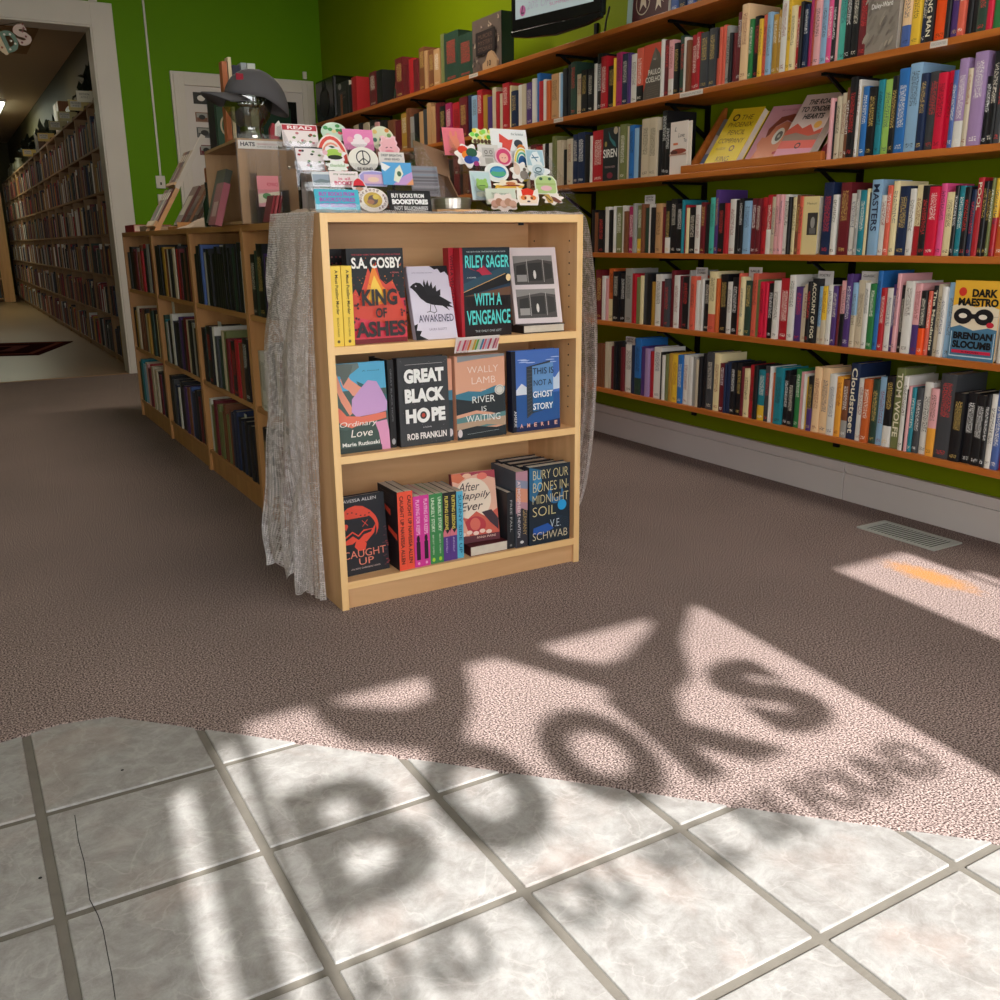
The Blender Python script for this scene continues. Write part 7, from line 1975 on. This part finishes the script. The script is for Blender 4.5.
for (y, z, c_, lb) in ((8.72, 2.125, 'e0d8c0', 'cream shelf sign nearest the doorway on the tall bookcases'), (9.28, 2.125, 'd8c070', 'yellow shelf sign second from the doorway on the tall bookcases'), (10.1, 2.125, 'c8b878', 'dull yellow shelf sign third from the doorway'), (10.9, 2.125, 'c0b078', 'tan shelf sign fourth from the doorway'), (12.1, 2.125, 'e0c468', 'bright yellow shelf sign fifth from the doorway'), (14.2, 2.125, 'f0d060', 'farthest bright yellow shelf sign on the tall bookcases')):
    o = B(0, .17, -.003, 0, 0, .085, srgb(c_)).build('shelf_sign', M['print'], None, (1.16, y, z-.02), (0, 0, -.15)); props(o, lb, 'sign', 'shelf signs on the tall bookcases')
    p = Panel(.17, .085, -.0034); p.rect(.1, .3, .6, .88, 'd8d0b8'); p.text('FICTION', .14, .62, .56, .78, '4a4438', 0); p.text('A TO Z', .2, .38, .5, .52, '4a4438', 0); p.ell(.8, .3, .1, .2, '6a5a30'); p.build(o)
    B(.08, .16, 0, .12, .012, .0195).build('sign_foot', M['brown_wood'], o)
# boxes and plants heaped on the tall bookcases
def bush(x, y, z, r, lab, seed):
    R_ = random.Random(seed); g = Geo()
    for k in range(90):
        a = R_.uniform(0, 2*PI); e = R_.uniform(0, 1.3); q = r*R_.uniform(.5, 1); c = Vector((x+q*math.cos(a)*math.cos(e)*.7, y+q*math.sin(a)*math.cos(e), z+q*math.sin(e)))
        c.x = min(c.x, 1.52); c.z = max(c.z, z+r*.36); d1 = Vector((R_.uniform(-.3, .3), R_.uniform(-1, 1), R_.uniform(-.6, 1))).normalized()*r*.28; d2 = d1.cross(Vector((0, 0, 1))).normalized()*r*.09
        b = len(g.v); g.v += [tuple(c-d1), tuple(c-d2+Vector((0, 0, .004))), tuple(c+d1), tuple(c+d2-Vector((0, 0, .004)))]; g.face([b, b+1, b+2, b+3])
    o = g.build('foliage', M['plant']); rt = empty('potted_plant', (x, y, z)); o.parent = rt; o.matrix_parent_inverse = Matrix.Translation((-x, -y, -z))
    g = Geo(); g.lathe([(r*.25, 0), (r*.34, r*.3), (r*.30, r*.3)], 14); g.build('pot', M['brown_wood'], rt); props(rt, lab, 'plant')
bush(1.40, 9.0, 2.13, .34, 'dark trailing plant on the tall bookcase nearest the doorway', 1); bush(1.40, 9.9, 2.13, .24, 'dark bushy plant on the second tall bookcase', 2); bush(1.40, 12.9, 2.13, .3, 'dark upright plant far along the tall bookcases', 3); bush(1.40, 15.2, 2.13, .36, 'dark wreath of greenery at the far end of the tall bookcases', 5)
for (y, c_, s_, h_, lb) in ((11.2, 'a06838', .42, .30, 'orange brown carton on top of the tall bookcases'), (10.35, '6a4a34', .28, .16, 'small brown carton between plants on the tall bookcases'), (13.6, '5c4230', .40, .26, 'dark brown carton far along the tall bookcases')):
    o = B(1.30, 1.54, y, y+s_, 2.1205, 2.12+h_, srgb(c_)).build('carton', M['print'], bevel=.004); props(o, lb, 'box')
    B(1.297, 1.2996, y+s_*.45, y+s_*.55, 2.125, 2.12+h_-.005, srgb('c8a878')).build('tape', M['print'], o)
# white and pale figurines on the far tops
for (y, c_, lb) in ((18.1, '6a6450', 'pale jug on the far tall bookcases'), (19.4, '5c5848', 'pale vase on the farthest tall bookcases')):
    o = Geo().lathe([(.06, 0), (.10, .06), (.09, .16), (.04, .22), (.06, .26)], 16).build('vase', simple('pale_ceramic', c_, .4), None, (1.40, y, 2.1205), smooth=True); props(o, lb, 'vase')
# end case and rug
o = empty('end_bookcase', (.55, 19.6, 0)); props(o, 'free standing bookcase with a pale end panel far back in the room beyond', 'bookcase')
B(.42, .60, 0, .02, 0, 1.9).build('end_panel', M['birchd'], o); B(-.5, .42, .30, .32, 0, 1.9).build('back_panel', M['birchd'], o)
for k in range(6): B(-.5, .42, .01, .30, .05+k*.35, .07+k*.35).build('shelf', M['birchd'], o)
for k in range(5):
    x = .06
    while x < .93:
        t_ = random.uniform(.03, .06); hh = random.uniform(.2, .28); stuff.box(x, x+t_-.002, 19.64, 19.85, .0706+k*.35, .07+k*.35+hh, LIN[random.choice('kkRuxYgnr')]); x += t_
o = empty('floor_rug', (.35, 10.0, 0), (0, 0, -.35)); props(o, 'dark patterned rug on the vinyl floor beyond the opening', 'rug')
B(-.95, .38, .0, 1.25, -.004, .004, srgb('3a1c1c')).build('pile', M['woven'], o)
g = Geo()
for (a, b, c_, d_, cc) in ((-.88, .31, .07, 1.18, '6a3a30'), (-.82, .25, .13, 1.12, '2e1818'), (-.6, .05, .35, .9, '5a3430'), (-.48, -.08, .45, .8, '2a1618')): g.box(a, b, c_, d_, .0041+.0003*g.v.__len__()/8, .0046+.0003*g.v.__len__()/8, srgb(cc))
g.build('woven_pattern', M['woven'], o)
# hanging cut-out letters in the opening
for i, (ch, x, z, c1_, a) in enumerate((('N', .625, 2.275, 'd8c0a0', -.35), ('D', .71, 2.315, '5c8070', -.30), ('S', .80, 2.36, 'd0b8b0', -.4))):
    o = empty('hanging_letter', (x-.06, 8.02, z), (0, a, 0)); props(o, ['cream and rust patterned cut-out letter N hanging in the opening', 'green and white patterned cut-out letter D hanging in the opening', 'pink and white patterned cut-out letter S hanging in the opening'][i], 'letter', 'cut-out letters strung across the opening')
    vs, fs = text_geo(ch, .05); g = Geo(); n = len(vs)
    for dy in (0, .006):
        for u, v in vs: g.v.append((.095*u, dy, .14*v))
    for q in fs: g.face([k for k in q], srgb(c1_)); g.face([n+k for k in q][::-1], srgb(c1_))
    g.build('letter', M['print'], o); R_ = random.Random(i); g = Geo()
    for k in range(5):
        u = R_.uniform(.15, .8); v = R_.uniform(.1, .9)
        g.cyl((.0, .0), .008, -.0006, -.0002, 'y', 8, srgb(['a05030', 'e8e4dc', '7a3038'][i])); g.v[-16:] = [(x_+.11*u, y_, z_+.15*v) for x_, y_, z_ in g.v[-16:]]
    g.build('print_spots', M['print'], o)
props(Geo().tube([(.30, 8.03, 2.50), (.55, 8.03, 2.475), (.78, 8.03, 2.53)], .002, 5).build('letter_string', M['wire']), 'thin string carrying the cut-out letters under the opening head', 'string')

# ---------------------------------------------------------------- the many remaining books as one object
for P in (stuff,):
    o = P.build('shelved_books', M['coverplain']); props(o, 'the remaining many small books on the far shelves and in the room beyond', 'book', 'remaining shelved books', 'stuff')
